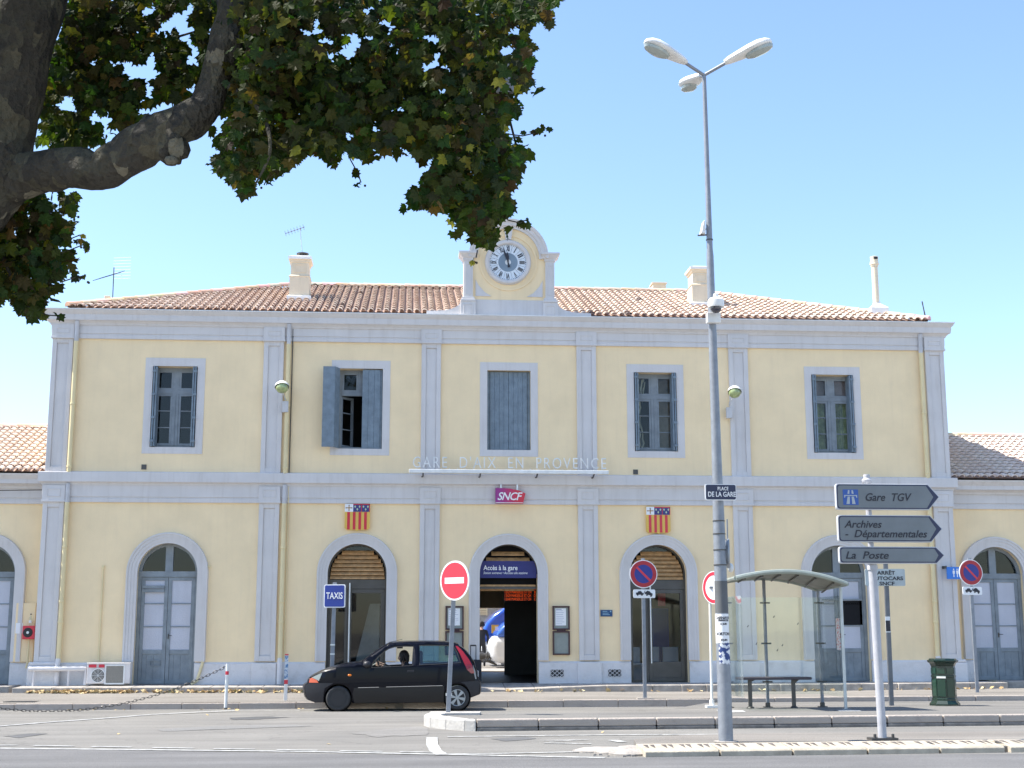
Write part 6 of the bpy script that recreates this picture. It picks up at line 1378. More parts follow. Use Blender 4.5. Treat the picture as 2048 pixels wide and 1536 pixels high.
for s in(-1,1):
    mb=MB(); panel(mb,win_r,(),-.010,s); mb.build('side_window',glass_mat('teal_glass',(.42,.60,.60),.10),car,smooth='all')
    mb=MB(); 
    for ol in(win_r,win_f): mb.tube([(x,CYC+s*(chw(x,z)+.002),z) for x,z in ol+ol[:1]],.008,5)
    mb.build('window_rubber','rubber',car)
    mb=MB(); panel(mb,cp([(58,572),(92,550),(350,548),(262,600),(250,660),(250,744),(165,745),(100,722),(75,690),(60,640),(56,600)]),(),.018,s); mb.build('front_bumper_side','carplast',car,smooth=True)
    mb=MB(); panel(mb,cp([(1640,545),(1835,530),(1843,560),(1845,640),(1835,675),(1752,700),(1745,650),(1720,600),(1690,565)]),(),.018,s); mb.build('rear_bumper_side','carplast',car,smooth=True)
    mb=MB(); panel(mb,cp([(560,598),(1478,582),(1474,745),(565,748),(545,660)]),(),.012,s); mb.build('sill_cladding',mat('matte_black_cladding',(.007,.007,.009),.45,0,.1),car,smooth=True)
    mb=MB()
    for a_,b_ in(((600,596),(812,592)),((885,590),(1460,579))): mb.tube([(x,CYC+s*(chw(x,z)+.020),z) for x,z in cp([a_,((a_[0]+b_[0])/2,(a_[1]+b_[1])/2),b_])],.006,5)
    mb.build('rub_strip',mat('grey_strip',(.30,.29,.28),.5,0,0),car)
    mb=MB(); panel(mb,cp([(1594,180),(1620,184),(1672,236),(1730,312),(1768,380),(1790,455),(1755,458),(1712,420),(1680,350),(1640,262)]),(),.014,s); mb.build('tail_light','redlens',car,smooth=True)
    mb=MB(); panel(mb,cp([(1775,372),(1800,440),(1812,515),(1798,515),(1780,440)]),(),.013,s); mb.build('tail_trim',mat('grey_trim',(.35,.34,.33),.5,0,.1),car,smooth=True)
    mb=MB(); panel(mb,cp([(96,545),(104,508),(125,495),(180,520),(196,546)]),(),.020,s,.06); mb.build('headlight',mat('pink_orange_lens',(.72,.15,.08),.2,0,0),car,smooth=True)
    mb=MB(); panel(mb,cp([(125,494),(165,475),(232,448),(212,500),(198,530),(182,518)]),(),.016,s,.06); mb.build('headlight','lens',car,smooth=True)
    mb=MB(); mb.sphere((*[cp([(513,471)])[0][0]],CYC+s*(chw(cp([(513,471)])[0][0],.7)+.002),.715),.045,12,1,.25,.5); mb.build('side_indicator','amber',car,smooth=True)
    mx_,mz_=cp([(690,362)])[0]; mb=MB(); mb.sphere((mx_,CYC+s*.90,mz_),.085,14,1.05,1.0,.85); mb.tube([(mx_+.03,CYC+s*.72,mz_-.05),(mx_,CYC+s*.86,mz_-.02)],.025,6); mb.build('wing_mirror','carplast',car,smooth=True)
    hx0,hz0=cp([(1098,422)])[0]; hx1,hz1=cp([(1168,442)])[0]; mb=MB(); mb.box(hx0,hx1,*sorted((CYC+s*(chw(hx0,.78)-.005),CYC+s*(chw(hx0,.78)+.012))),hz1,hz0); mb.build('door_handle','carplast',car,bevel=.006)
    mb=MB()
    for l in([(1200,175),(1202,380),(1198,560),(1200,745)],[(612,395),(585,420),(578,520),(590,640),(630,745)],[(612,395),(735,398),(1200,380),(1640,352)]): mb.tube([(x,CYC+s*(chw(x,z)+.001),z) for x,z in cp(l)],.0035,4)
    mb.build('door_seam','black',car)
mb=MB(); strip_top(mb,cp([(100,722),(75,690),(60,640),(54,600),(57,574),(88,552)]),bulge=.085); mb.build('front_bumper','carplast',car,smooth=True)
mb=MB(); strip_top(mb,cp([(1838,535),(1850,570),(1852,640),(1842,672),(1760,702)]),bulge=-.05); mb.build('rear_bumper','carplast',car,smooth=True)
mb=MB(); x0,_=cp([(100,0)])[0]; x1,_=cp([(1800,0)])[0]; mb.box(x0+.45,x1-.55,CYC-.55,CYC+.55,.17,.30); mb.box(x0+.1,x1-.1,CYC-.5,CYC+.5,.30,.50); mb.build('underbody','black',car)
for wx,wy,nm in((400,702,'f'),(1612,700,'r')):
    X,Z=cp([(wx,wy)])[0]; R0=.253
    for s in(-1,1):
        yc=CYC+s*.70
        mb=MB(); mb.lathe([(.16,-.085),(R0-.03,-.09),(R0-.008,-.075),(R0,-.05),(R0,.05),(R0-.008,.075),(R0-.03,.09),(.16,.085)],(X,yc,Z),'Y',36); w0=mb.build('wheel','rubber',car,smooth=True)
        mb=MB()
        if nm=='f':
            mb.lathe([(0,.03),(.03,.03),(.05,.055),(.11,.05),(.13,.02),(.155,.03),(.165,.088),(.17,.088)],(X,yc,Z),'Y',28); 
            if s>0: mb.xf(Matrix.Translation((0,2*yc,0))@Matrix.Scale(-1,4,(0,1,0)))
            mb.build('steel_rim',mat('black_steel_rim',(.03,.03,.035),.4,.3,.1),w0,smooth=True)
        else:
            mb.lathe([(0,.01),(.15,.01),(.165,.06),(.17,.09),(.158,.09),(.15,.05)],(X,yc,Z),'Y',28)
            if s>0: mb.xf(Matrix.Translation((0,2*yc,0))@Matrix.Scale(-1,4,(0,1,0)))
            mb.build('rim_back',mat('dark_rim',(.06,.06,.07),.5,.2,.1),w0,smooth=True)
            mb=MB()
            for k in range(6):
                st=len(mb.v); mb.prism([(-.014,.02),(.014,.02),(.034,.155),(.02,.163),(-.02,.163),(-.034,.155)],yc-.10,yc-.085); 
                for q in range(st,len(mb.v)): v=mb.v[q]; a=PI/3*k+.3; mb.v[q]=Vector((X+v.x*math.cos(a)-v.z*math.sin(a),v.y if s<0 else 2*yc-v.y,Z+v.x*math.sin(a)+v.z*math.cos(a)))
            st=len(mb.v); mb.lathe([(0,.11),(.03,.11),(.04,.09)],(X,yc,Z),'Y',16); mb.lathe([(.155,.092),(.168,.095),(.172,.088)],(X,yc,Z),'Y',32,caps=False)
            if s>0:
                for q in range(st,len(mb.v)): mb.v[q].y=2*yc-mb.v[q].y
            mb.build('spokes','alloy',w0)
    mb=MB(); 
    for s in(-1,1): mb.lathe([(0,-s*.50),(.285,-s*.50),(.285,-s*.755)],(X,CYC,Z),'Y',28,caps=False)
    mb.build('wheel_well','black',car,fix=False)
# cabin
ix=lambda px:cp([(px,0)])[0][0]
mb=MB(); mb.box(ix(640),ix(720),CYC-.6,CYC+.6,.45,.86); mb.box(ix(640),ix(1750),CYC-.62,CYC+.62,.30,.36); mb.build('dashboard','carplast',car)
for yy in(-.34,.34):
    mb=MB(); a=ix(1040)
    mb.prism([(a-.12,.42),(a+.32,.38),(a+.32,.52),(a-.12,.56)],CYC+yy-.23,CYC+yy+.23)
    mb.prism([(a+.22,.45),(a+.34,.42),(a+.46,.96),(a+.38,1.0)],CYC+yy-.23,CYC+yy+.23); st_=mb.build('seat','carplast',car,bevel=.03)
    mb=MB(); mb.prism([(a+.37,1.0),(a+.44,.98),(a+.44,1.19),(a+.38,1.2)],CYC+yy-.12,CYC+yy+.12); mb.build('headrest','carplast',st_,bevel=.025)
a=ix(1500); mb=MB(); mb.prism([(a-.3,.42),(a,.42),(a+.2,.9),(a+.08,.93)],CYC-.6,CYC+.6); mb.build('rear_seat','carplast',car,bevel=.03)
sw=Vector((ix(795),CYC-.34,.955)); mb=MB(); ring=[]; tl=Matrix.Rotation(R_(-28),4,'Y')
ring=[sw+tl@Vector((0,math.cos(2*PI*k/20)*.18,math.sin(2*PI*k/20)*.18)) for k in range(21)]
mb.tube(ring,.014,6)
for k in(0,7,13): mb.tube([sw,ring[k]],.012,5)
mb.tube([sw,sw+tl@Vector((-.25,0,0))],.025,6); mb.build('steering_wheel','black',car,smooth=True)
a=ix(640); mb=MB(); p_=cp([(990,196),(1050,206)]); mb.box(p_[0][0],p_[1][0],CYC-.42,CYC-.22,p_[1][1],p_[0][1]+.03); mb.build('sun_visor','carplast',car,bevel=.005)
mb=MB(); xx,zz=cp([(905,158)])[0]; mb.tube([(xx,CYC-.1,zz+.03),(xx+.28,CYC-.1,zz+.09)],.004,5); mb.build('aerial','black',car)
mb=MB(); xx,zz=cp([(1822,470)])[0]; mb.box(xx+.03,xx+.045,CYC-.26,CYC+.26,zz-.06,zz+.06); mb.build('number_plate','whiteink',car)
# driver
dx,dy=ix(1055),CYC-.34
dr=thing('person','driver with dark wavy hair sitting at the wheel of the black car','person',(dx,dy,.5))
hd=Vector((dx+.0,dy,1.075))
P={'pelvis':((dx+.22,dy,.60),.15,.13),'belly':((dx+.18,dy,.74),.14,.11),'chest':((dx+.10,dy,.88),.17,.11),'neck':((dx+.04,dy,.975),.055,.055),
 'ls':((dx+.08,dy-.17,.905),.06,.06),'le':((dx-.08,dy-.22,.74),.045,.045),'lw':((sw.x+.10,dy-.17,.90),.028,.028),
 'rs':((dx+.08,dy+.17,.905),.06,.06),'re':((dx-.08,dy+.21,.76),.045,.045),'rw':((sw.x+.10,dy+.16,.93),.028,.028),
 'lk':((dx-.25,dy-.12,.66),.075,.075),'la':((dx-.45,dy-.12,.38),.05,.05),'rk':((dx-.25,dy+.12,.66),.075,.075),'ra':((dx-.45,dy+.12,.38),.05,.05)}
Ed=[('pelvis','belly'),('belly','chest'),('chest','neck'),('chest','ls'),('ls','le'),('le','lw'),('chest','rs'),('rs','re'),('re','rw'),('pelvis','lk'),('lk','la'),('pelvis','rk'),('rk','ra')]
skin_obj('body',P,Ed,'cloth',dr)
for nm,w_ in(('l',P['lw'][0]),('r',P['rw'][0])):
    w_=Vector(w_); hp={'pelvis':(w_+Vector((.05,0,-.02)),.027,.027),'w':(w_,.026,.024)}; he=[('pelvis','w')]; hand(hp,he,'w',(-1,0,.25),(0,0,1),(-.2,.9 if nm=='l' else -.9,0),'h'); skin_obj('hand',hp,he,'skin',dr,1)
head_mesh(hd,(-1,-.12,-.05),dr,hair=True,hl=.16)
# person with back turned in the entrance hall, going through to the platforms
b=G(963,1334,.345); Hh=W(963,1245,b.y).z-b.z; Hh=max(1.6,min(1.95,Hh)); s_=Hh/1.75
pe=thing('person','person in dark clothes walking through the entrance hall towards the platforms','person',b)
def q(x,y,z): return (b.x+x*s_,b.y+y*s_,b.z+z*s_)
P={'pelvis':(q(0,0,.95),.15,.11),'belly':(q(0,0,1.1),.14,.10),'chest':(q(0,.02,1.32),.18,.12),'neck':(q(0,.02,1.5),.055,.055),
 'ls':(q(-.19,.02,1.40),.06,.06),'le':(q(-.25,-.05,1.12),.045,.045),'lw':(q(-.23,.08,.90),.03,.03),'rs':(q(.19,.02,1.40),.06,.06),'re':(q(.26,-.04,1.13),.045,.045),'rw':(q(.24,.05,.90),.03,.03),
 'lh':(q(-.09,0,.88),.10,.10),'lk':(q(-.10,.12,.50),.065,.065),'la':(q(-.09,.06,.10),.045,.045),'lf':(q(-.10,.20,.045),.045,.04),'rh':(q(.09,0,.88),.10,.10),'rk':(q(.10,-.06,.50),.065,.065),'ra':(q(.10,-.22,.14),.045,.045),'rf':(q(.11,-.10,.045),.045,.04)}
Ed=[('pelvis','belly'),('belly','chest'),('chest','neck'),('chest','ls'),('ls','le'),('le','lw'),('chest','rs'),('rs','re'),('re','rw'),('pelvis','lh'),('lh','lk'),('lk','la'),('la','lf'),('pelvis','rh'),('rh','rk'),('rk','ra'),('ra','rf')]
skin_obj('body',P,Ed,'cloth',pe)
for nm in('lw','rw'):
    w_=Vector(P[nm][0]); hp={'pelvis':(w_+Vector((0,0,.04)),.027,.027),'w':(w_,.026,.024)}; he=[('pelvis','w')]; hand(hp,he,'w',(0,.1,-1),(0,1,0),(.5 if nm=='lw' else -.5,.2,0),'h',s_); skin_obj('hand',hp,he,'skin',pe,1)
head_mesh(q(0,.03,1.63),(0,1,-.1),pe,r=.1*s_,hair=True,hl=.03)
# trolley suitcase by the middle entrance
a=W(941,1291,-.35); c_=W(952,1330,-.35); t=thing('trolley_suitcase','black trolley suitcase with its handle pulled out, behind the rear of the car','suitcase',((a.x+c_.x)/2,-.3,.33))
xm_=(a.x+c_.x)/2; mb=MB(); mb.box(xm_-.20,xm_+.20,-.42,-.18,.39,.93); mb.build('case','cloth',t,bevel=.04)
mb=MB(); mb.tube([(a.x,-.3,.9),(a.x,-.3,a.z),(c_.x,-.3,a.z),(c_.x,-.3,.9)],.011,6); mb.tube([(a.x,-.3,a.z),(c_.x,-.3,a.z)],.019,6); mb.build('handle','black',t,smooth=True)
for sx in(-.15,.15): mb=MB(); mb.lathe([(.035,-.015),(.035,.015)],(xm_+sx,-.22,.37),'X',12); mb.build('wheel','rubber',t)
# ------------------------------------------------------------------ train and yard seen through the hall
TY=16
mb=MB(); mb.box(-30,30,10.4,13.6,.1,.36); mb.build('platform','concrete',kind='structure')
mb=MB(); mb.box(-60,60,13.6,40,-.1,.02); mb.build('track_bed',mat('ballast',(.36,.32,.28),.95,0,.4,12),kind='structure')
def slab(name,px,Y0,wd,m,parent,bv):
    """train body part: side outline (picture px measured at plane Y0, last two run on to the right) across the width"""
    P=[(W(x,y,Y0).x,W(x,y,Y0).z) for x,y in px]; P=[(14.0,P[0][1])]+P+[(14.0,P[-1][1])]
    mb=MB(); mb.prism(P[::-1],Y0,Y0+wd); o=mb.build(name,m,parent,smooth=True); b_=o.modifiers.new('bevel','BEVEL'); b_.width=bv; b_.segments=5; b_.limit_method='ANGLE'; b_.angle_limit=R_(50); return o
M['trainblue']=mat('train_blue',(.012,.09,.55),.18,0,.05,coat=.8)
def train(Y0,label,blue,white,blue_m):
    x0=W(white[2][0],1270,Y0).x; t=thing('regional_train',label,'train',(x0,Y0+1.3,.1))
    slab('blue_front',blue,Y0,2.6,blue_m,t,.28); slab('white_lower_front',white,Y0+.02,2.56,mat('train_white',(.70,.72,.76),.3,0,.05),t,.2)
    mb=MB(); mb.box(x0+.9,14,Y0+.2,Y0+2.4,.12,.6); mb.build('bogie','dkmetal',t)
    for k in range(6):
        mb=MB(); mb.lathe([(.36,-.08),(.36,.08)],(x0+1.6+k*1.9,Y0+.3,.38),'Y',20); mb.build('wheel','dkmetal',t)
    yc=Y0+1.2; mb=MB(); mb.tube([(x0-.35,yc,.75),(x0+.5,yc,.78)],.10,8); mb.lathe([(.0,0),(.14,0),(.14,.1),(.08,.25)],(x0-.4,yc,.75),'X',12)
    for k in range(3): mb.tube([(x0-.1+.1*k,yc-.3,.9),(x0-.2+.08*k,yc-.35,.6),(x0+.2,yc-.3,.45)],.03,6)
    mb.build('coupler','dkmetal',t,smooth=True); return t
t=train(17.2,'blue and white train front seen behind the walking person',[(1060,1200),(1030,1206),(1006,1217),(988,1229),(973,1246),(964,1264),(962,1278),(966,1284)],[(1060,1280),(966,1281),(962,1290),(965,1302),(980,1312),(1060,1314)],'trainblue')
c=W(990,1258,17.19); mb=MB(); mb.box(c.x-.13,c.x+.13,17.17,17.2,c.z-.15,c.z+.15); e_=mb.build('emblem',mat('emblem_gold',(.80,.45,.08),.5,0,0),t); mb=MB(); mb.box(c.x+.0,c.x+.11,17.16,17.17,c.z-.12,c.z+.09); mb.build('emblem_mark','whiteink',t)
train(13.9,'nearer train nose, mostly silver white, at the edge of the hall opening',[(1060,1236),(1030,1239),(1014,1245),(1004,1254),(996,1264),(992,1274)],[(1060,1272),(992,1273),(985,1281),(981,1294),(983,1312),(990,1326),(1060,1328)],mat('train_silver_blue',(.03,.12,.50),.25,0,.05,coat=.5))
t=thing('trackside_building','pale low building with a tiled roof far behind the tracks','building',(0,34,0))
mb=MB(); mb.box(-14,6,34,40,0,3.5); mb.build('wall','concrete',t); mb=MB(); tile_field(mb,-14.3,6.3,33.4,3.4,37,5,None,None,pitch=.3,row=.5,seg=3); mb.build('roof','tile',t,fix=False)
a,d=W(958,1213,11),W(975,1231,11); t=thing('platform_sign','white lettered sign hanging over the platform','sign',((a.x+d.x)/2,11,d.z)); mb=MB(); mb.box(a.x-.5,d.x,11,11.05,d.z,a.z); mb.build('panel','whiteink',t); mb=MB()
for k in range(4): z=a.z-.06-.07*k; mb.box(a.x-.3,d.x-.04,10.995,11,z-.012,z)
mb.build('print',mat('grey_writing',(.3,.3,.33),.6,0,0),t)
# ------------------------------------------------------------------ plane tree: trunk off the left edge, one limb and a hanging crown
TYD=-21.5
tree=thing('plane_tree','large plane tree with a mottled leaning trunk and dark leaves hanging over the upper left','tree',(W(-330,1268,TYD).x,TYD,0))
def bark():
    m=bpy.data.materials.new('plane_bark'); m.use_nodes=True; t=m.node_tree; b=t.nodes['Principled BSDF']; N=t.nodes.new; L=t.links.new
    tc=N('ShaderNodeTexCoord'); mp=N('ShaderNodeMapping'); mp.inputs['Scale'].default_value=(1,1,.55); L(tc.outputs['Object'],mp.inputs[0])
    nz=N('ShaderNodeTexNoise'); nz.inputs['Scale'].default_value=4; nz.inputs['Detail'].default_value=4; L(mp.outputs[0],nz.inputs['Vector'])
    mxv=N('ShaderNodeVectorMath'); mxv.operation='ADD'; L(mp.outputs[0],mxv.inputs[0]); sc=N('ShaderNodeVectorMath'); sc.operation='SCALE'; sc.inputs['Scale'].default_value=.25; L(nz.outputs['Color'],sc.inputs[0]); L(sc.outputs[0],mxv.inputs[1])
    vo=N('ShaderNodeTexVoronoi'); vo.inputs['Scale'].default_value=10; L(mxv.outputs[0],vo.inputs['Vector'])
    r=N('ShaderNodeValToRGB'); r.color_ramp.interpolation='CONSTANT'; e=r.color_ramp.elements; e[0].color=(.050,.047,.039,1); e[1].position=.35; e[1].color=(.062,.059,.045,1)
    for p_,c in((.55,(.040,.038,.033,1)),(.72,(.085,.080,.058,1)),(.86,(.055,.052,.040,1)),(.95,(.15,.14,.105,1))): k=e.new(p_); k.color=c
    sp=N('ShaderNodeSeparateColor'); L(vo.outputs['Color'],sp.inputs[0]); L(sp.outputs[0],r.inputs[0])
    n2=N('ShaderNodeTexNoise'); n2.inputs['Scale'].default_value=22; n2.inputs['Detail'].default_value=6; L(tc.outputs['Object'],n2.inputs['Vector'])
    mr=N('ShaderNodeMapRange'); mr.inputs[3].default_value=.65; mr.inputs[4].default_value=1.3; L(n2.outputs[0],mr.inputs[0])
    v=N('ShaderNodeVectorMath'); v.operation='SCALE'; L(r.outputs[0],v.inputs[0]); L(mr.outputs[0],v.inputs['Scale']); L(v.outputs[0],b.inputs['Base Color']); b.inputs['Roughness'].default_value=.85; b.inputs['Specular IOR Level'].default_value=.2
    ad=N('ShaderNodeMath'); ad.operation='ADD'; L(vo.outputs['Distance'],ad.inputs[0]); L(n2.outputs[0],ad.inputs[1])
    bp=N('ShaderNodeBump'); bp.inputs['Strength'].default_value=1; bp.inputs['Distance'].default_value=.045; L(ad.outputs[0],bp.inputs['Height']); L(bp.outputs[0],b.inputs['Normal']); return m
M['bark']=bark()
def spline(P,n=6):
    out=[]
    for i in range(len(P)-1):
        p0,p1,p2,p3=P[max(0,i-1)],P[i],P[i+1],P[min(len(P)-1,i+2)]
        for k in range(n):
            t=k/n; out.append(tuple(.5*((2*b)+(-a+c)*t+(2*a-5*b+4*c-d)*t*t+(-a+3*b-3*c+d)*t**3) for a,b,c,d in zip(p0,p1,p2,p3)))
    out.append(P[-1]); return out
def limb(P,n=14,rough=.06,jit=0):
    """P: (px,py,depth Y,radius in picture px)"""
    S=spline(P); pts=[W(x,y,Y) for x,y,Y,r in S]; rad=[r*(Y-CAM.y)/CF for x,y,Y,r in S]
    mb=MB(); st=len(mb.v); mb.tube(pts,rad,n)
    for i in range(len(pts)):
        for k in range(n):
            v=mb.v[st+i*n+k]; c=pts[i]; d=v-c; a=k*2*PI/n
            mb.v[st+i*n+k]=c+d*(1+rough*(math.sin(a*3+i*.5)+.7*math.sin(a*2-i*.9+1)+random.uniform(-.5,.5)))
    return mb
gp=W(-330,1268,TYD)
mb=limb([(-345,1420,TYD,115),(-330,1260,TYD,98),(-300,1000,TYD,84),(-240,760,TYD,80),(-155,530,TYD,80),(-90,430,TYD,84),(-34,350,TYD,86),(-12,260,TYD,80),(22,130,TYD-.1,76),(55,0,TYD-.2,76),(90,-160,TYD-.3,70),(140,-380,TYD-.4,55),(200,-600,TYD-.5,35),(240,-800,TYD-.5,12)],24,.035)
mb.build('trunk','bark',tree,smooth='all')
mb=limb([(-60,430,TYD,50),(0,378,TYD,50),(50,352,TYD-.1,46),(100,340,TYD-.2,43),(147,336,TYD-.3,42),(195,341,TYD-.4,40),(240,322,TYD-.5,43),(283,290,TYD-.55,46),(330,265,TYD-.6,42),(378,240,TYD-.6,40),(415,205,TYD-.6,33),(432,150,TYD-.6,31),(450,95,TYD-.6,36),(462,30,TYD-.6,30),(462,-60,TYD-.6,27),(500,-200,TYD-.6,20),(560,-380,TYD-.6,9)],18,.05)
mb.tube([W(300,275,TYD-.6),W(297,245,TYD-.62),W(300,232,TYD-.62)],[.14,.085,.05],12); mb.tube([W(322,280,TYD-.62),W(330,312,TYD-.64),W(336,328,TYD-.64)],[.13,.075,.02],9); mb.tube([W(345,270,TYD-.64),W(352,308,TYD-.66),W(358,328,TYD-.66)],[.14,.07,.02],9); mb.sphere(W(366,300,TYD-.66),.07,8,1,1,1.3); mb.sphere(W(342,322,TYD-.7),.06,8,1.2,1,.8)
mb.build('limb','bark',tree,smooth='all')
brs=[[(455,110,TYD-.6,16),(540,130,TYD-.2,12),(640,140,TYD+.3,10),(760,170,TYD+.5,8),(880,200,TYD+.6,7),(950,240,TYD+.6,6),(970,340,TYD+.5,5),(975,440,TYD+.4,3)],
 [(462,10,TYD-.6,14),(600,-40,TYD,11),(760,-20,TYD+.8,9),(900,40,TYD+1.2,7),(1000,30,TYD+1.4,5),(1070,10,TYD+1.5,3)],
 [(440,160,TYD-.6,12),(520,220,TYD-1,9),(540,300,TYD-1.2,6),(510,370,TYD-1.2,3)],
 [(640,140,TYD+.3,8),(700,220,TYD+.2,6),(740,290,TYD+.1,3)],[(880,200,TYD+.6,6),(880,300,TYD+.9,5),(860,380,TYD+1,3)],[(950,120,TYD+1,6),(1000,180,TYD+1,5),(1040,320,TYD+1,3)],
 [(20,160,TYD-.1,16),(120,110,TYD+.5,11),(230,95,TYD+.9,8),(330,80,TYD+1,5),(400,60,TYD+1,3)],[(120,110,TYD+.5,9),(170,190,TYD+.8,6),(240,230,TYD+1,3)],
 [(-60,450,TYD,16),(0,500,TYD+.4,10),(60,520,TYD+.6,6),(130,560,TYD+.8,3)],[(0,500,TYD+.4,7),(40,590,TYD+.4,4),(80,640,TYD+.4,2)],[(-30,420,TYD,14),(50,410,TYD+.5,6),(120,430,TYD+.6,3)]]
mb=MB()
for B_ in brs: limb([(x,y,Y,r*.62) for x,y,Y,r in B_],7,.05).build('branch','bark',tree,smooth='all')
P1=[(425,-10),(1105,-10),(1096,30),(1062,38),(1046,85),(1055,160),(1042,215),(1012,235),(1014,270),(1040,300),(1030,345),(1018,400),(1004,440),(985,468),(962,492),(945,496),(914,455),(905,415),(868,418),(822,392),(862,350),(880,325),(868,300),(815,305),(770,292),(700,305),(640,312),(600,302),(570,335),(530,352),(498,378),(458,350),(436,312),(445,275),(458,235),(455,180),(470,100),(440,40)]
P2=[(140,-10),(440,-10),(425,60),(412,130),(392,180),(350,205),(325,205),(292,215),(278,240),(240,255),(195,282),(130,292),(75,292),(75,240),(100,120)]
P3=[(-40,400),(60,405),(120,385),(140,402),(126,440),(118,480),(150,500),(145,540),(108,565),(100,600),(88,635),(50,625),(20,600),(-40,615)]
PT=[(-700,-900),(1250,-900),(1180,-500),(1120,-10),(-40,-10),(-150,120),(-260,600),(-420,700),(-700,500)]
HOLES=[(777,42,17,13),(630,42,9,6),(627,66,20,14),(712,78,28,17),(657,80,10,12),(695,106,22,12),(663,118,14,11),(786,94,8,6),(858,75,20,8),(874,104,8,10),(874,131,16,9),(851,131,8,8),(1017,98,9,15),(740,22,8,10),(287,146,34,32),(132,205,17,20),(363,44,30,32),(300,20,18,10),(320,60,10,14),(205,240,22,16),(187,123,9,7),(228,129,9,8),(384,97,12,15),(387,118,12,11),(381,173,7,9),(313,218,28,12),(752,250,10,9),(700,272,8,7),(1030,60,10,14),(985,70,7,6),(560,250,5,5),(905,300,4,4),(60,545,5,4),(25,470,5,5),(115,410,9,7),(55,430,6,6),(800,215,5,4),(945,350,5,5),(890,180,9,5),(1035,190,7,10),(910,140,6,5)]
def inpoly(x,y,P):
    c=False; j=len(P)-1
    for i in range(len(P)):
        if (P[i][1]>y)!=(P[j][1]>y) and x<(P[j][0]-P[i][0])*(y-P[i][1])/(P[j][1]-P[i][1])+P[i][0]: c=not c
        j=i
    return c
_c=(760,230); P1=[(_c[0]+(x-_c[0])*1.025,y) for x,y in P1]
def wob(x,y): return math.sin(x*.071+y*.043)+math.sin(x*.031-y*.097+1.3)+.8*math.sin(x*.163+y*.121+2.1)
def inhole(x,y,g=5):
    for a,b,rx,ry in HOLES:
        dx,dy=x-a,y-b
        if abs(dx)<rx*2+12 and abs(dy)<ry*2+12:
            an=math.atan2(dy,dx); f=1+.30*math.sin(3*an+a)+.22*math.sin(5*an+b)
            if (dx/((rx+g)*f))**2+(dy/((ry+g)*f))**2<1: return True
    return False
GREENS=[(.016,.032,.008),(.026,.046,.010),(.034,.055,.011),(.036,.046,.012),(.018,.032,.009),(.040,.038,.014),(.060,.075,.014)]
def leafat(mb,p,r,rare=.03):
    n=Vector((random.gauss(0,.7),-1+random.gauss(0,.55),random.gauss(.25,.6))); up=Vector((random.gauss(0,.7),random.gauss(0,.3),-1))
    c=random.choice(GREENS); c=tuple(v*random.uniform(.7,1.35) for v in c)
    if random.random()<rare: c=random.choice([(.20,.20,.03),(.14,.09,.035),(.26,.24,.05)])
    ivy_leaf(mb,p,r,n,up,c)
def fill(mb,P,N,d0,d1,edge=True,holes=True,rs=(.042,.098)):
    xs_=[p[0] for p in P]; ys_=[p[1] for p in P]; k=0
    while k<N:
        x=random.uniform(min(xs_),max(xs_)); y=random.uniform(min(ys_),max(ys_))
        if not inpoly(x+wob(x,y)*8+random.gauss(0,5),y+wob(y,x+50)*8+random.gauss(0,7),P): continue
        if holes and wob(x*1.9+37,y*1.9)>1.85: continue
        if holes and inhole(x,y): continue
        Y=random.uniform(d0,d1)
        if Y<TYD-.2 and y<240 and 398-(y-120)*.15<x<500-(y-60)*.25 and random.random()<.9: continue
        leafat(mb,W(x,y,Y),random.uniform(*rs)); k+=1
mb=MB(); fill(mb,P1,7600,TYD-1.3,TYD+1.9); fill(mb,P2,2500,TYD+.25,TYD+2.0); fill(mb,P3,1100,TYD+.1,TYD+1.6)
fill(mb,[(455,-10),(640,-10),(640,120),(470,150)],420,TYD-1.6,TYD-.4)
fill(mb,PT,5200,TYD-2.2,TYD+2.2,holes=False,rs=(.08,.13))
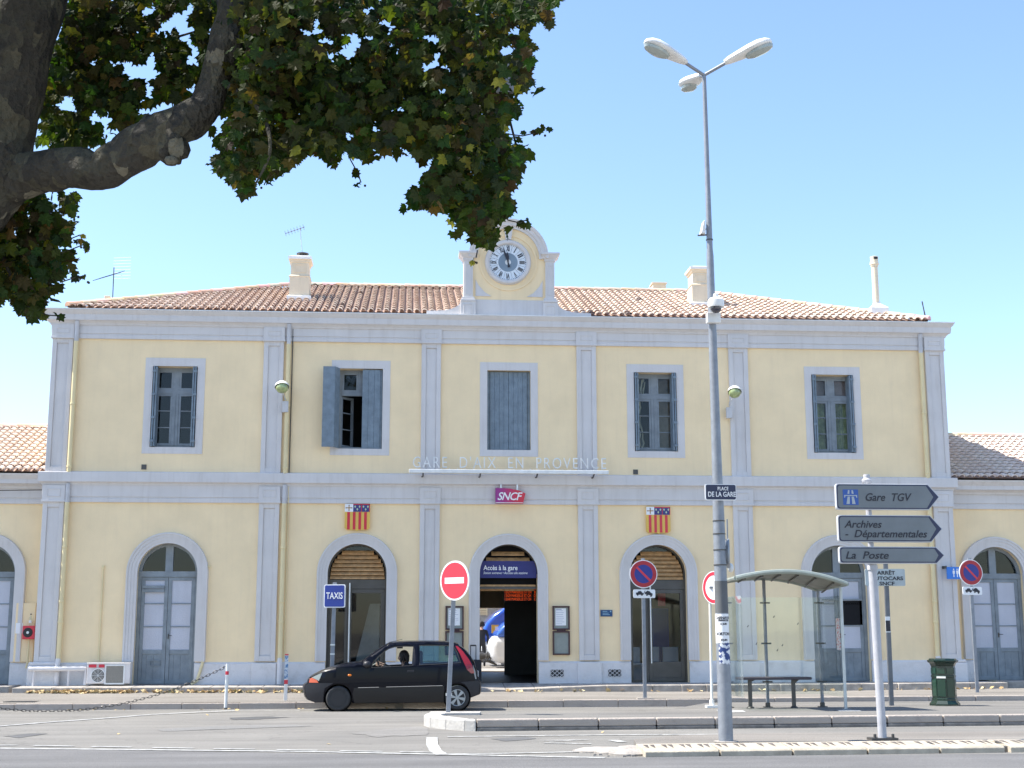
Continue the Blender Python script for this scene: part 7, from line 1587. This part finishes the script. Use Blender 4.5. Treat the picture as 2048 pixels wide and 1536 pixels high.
# stray twigs that hang clear of the crown
TW=[[(1015,268),(1045,272),(1070,266),(1090,258)],[(700,318),(715,345),(722,365)],[(650,305),(668,322)],[(100,480),(140,478),(160,470)],[(110,510),(140,500),(170,488)],[(120,565),(150,555),(172,552)],[(1040,40),(1058,75),(1048,100)],[(1015,440),(1040,446),(1052,440)],[(60,618),(95,630),(120,632)],[(140,385),(155,410),(150,430)],[(1018,90),(1040,110),(1052,140)],[(540,345),(528,370)],[(820,395),(812,408)],[(1010,225),(1040,205)],[(955,500),(952,515)]]
for T in TW:
    Y=TYD+random.uniform(-.4,1.0); tm=MB(); pts=[W(x,y,Y) for x,y in T]; tm.tube(pts,.006,5); tm.build('twig','bark',tree)
    for i,p in enumerate(pts[1:]):
        for k in range(2): leafat(mb,p+Vector((random.uniform(-.05,.05),random.uniform(-.05,.05),random.uniform(-.05,.03))),random.uniform(.035,.06))
mb.build('leaves','leaf',tree,fix=False,kind='stuff')
sm=MB()
for k in range(26):
    T=random.choice(TW); x,y=T[-1]; c=W(x+random.uniform(-8,8),y+random.uniform(0,14),TYD+.3); sm.sphere(c,.013,8)
o_=sm.build('seed_balls','bark',tree); o_['kind']='stuff'
# plastic rag caught in the leaves
q=W(1016,168,TYD-.9); t=thing('plastic_bag','torn white plastic bag caught in the hanging leaves near the right side of the crown','plastic bag',q)
mb=MB(); n=10; ring=[]
for i,(dy,r) in enumerate(((0.10,.012),(.04,.03),(-.03,.055),(-.09,.075))):
    for k in range(n): a=2*PI*k/n; rr_=r*(1+.35*math.sin(3*a+i)); mb.v.append(q+Vector((math.cos(a)*rr_-.02*i*.5,math.sin(a)*rr_*.6,dy)))
for i in range(3):
    for k in range(n): mb.f.append([i*n+k,i*n+(k+1)%n,(i+1)*n+(k+1)%n,(i+1)*n+k]); mb.c.append(None); mb.m.append(0)
mb.build('bag',mat('thin_white_plastic',(.25,.26,.28),.4,0,.1),t,smooth=True,fix=False)
a,b_,c_=W(1028,118,TYD-.9),W(1000,140,TYD-.9),W(955,152,TYD-.9); mb=MB(); s=Vector((0,0,.022)); mb.add([a-s,b_-s,c_-s*.3,c_+s*.3,b_+s,a+s*.2],[(0,1,4,5),(1,2,3,4)]); mb.build('torn_strip',bpy.data.materials['thin_white_plastic'],t,fix=False)
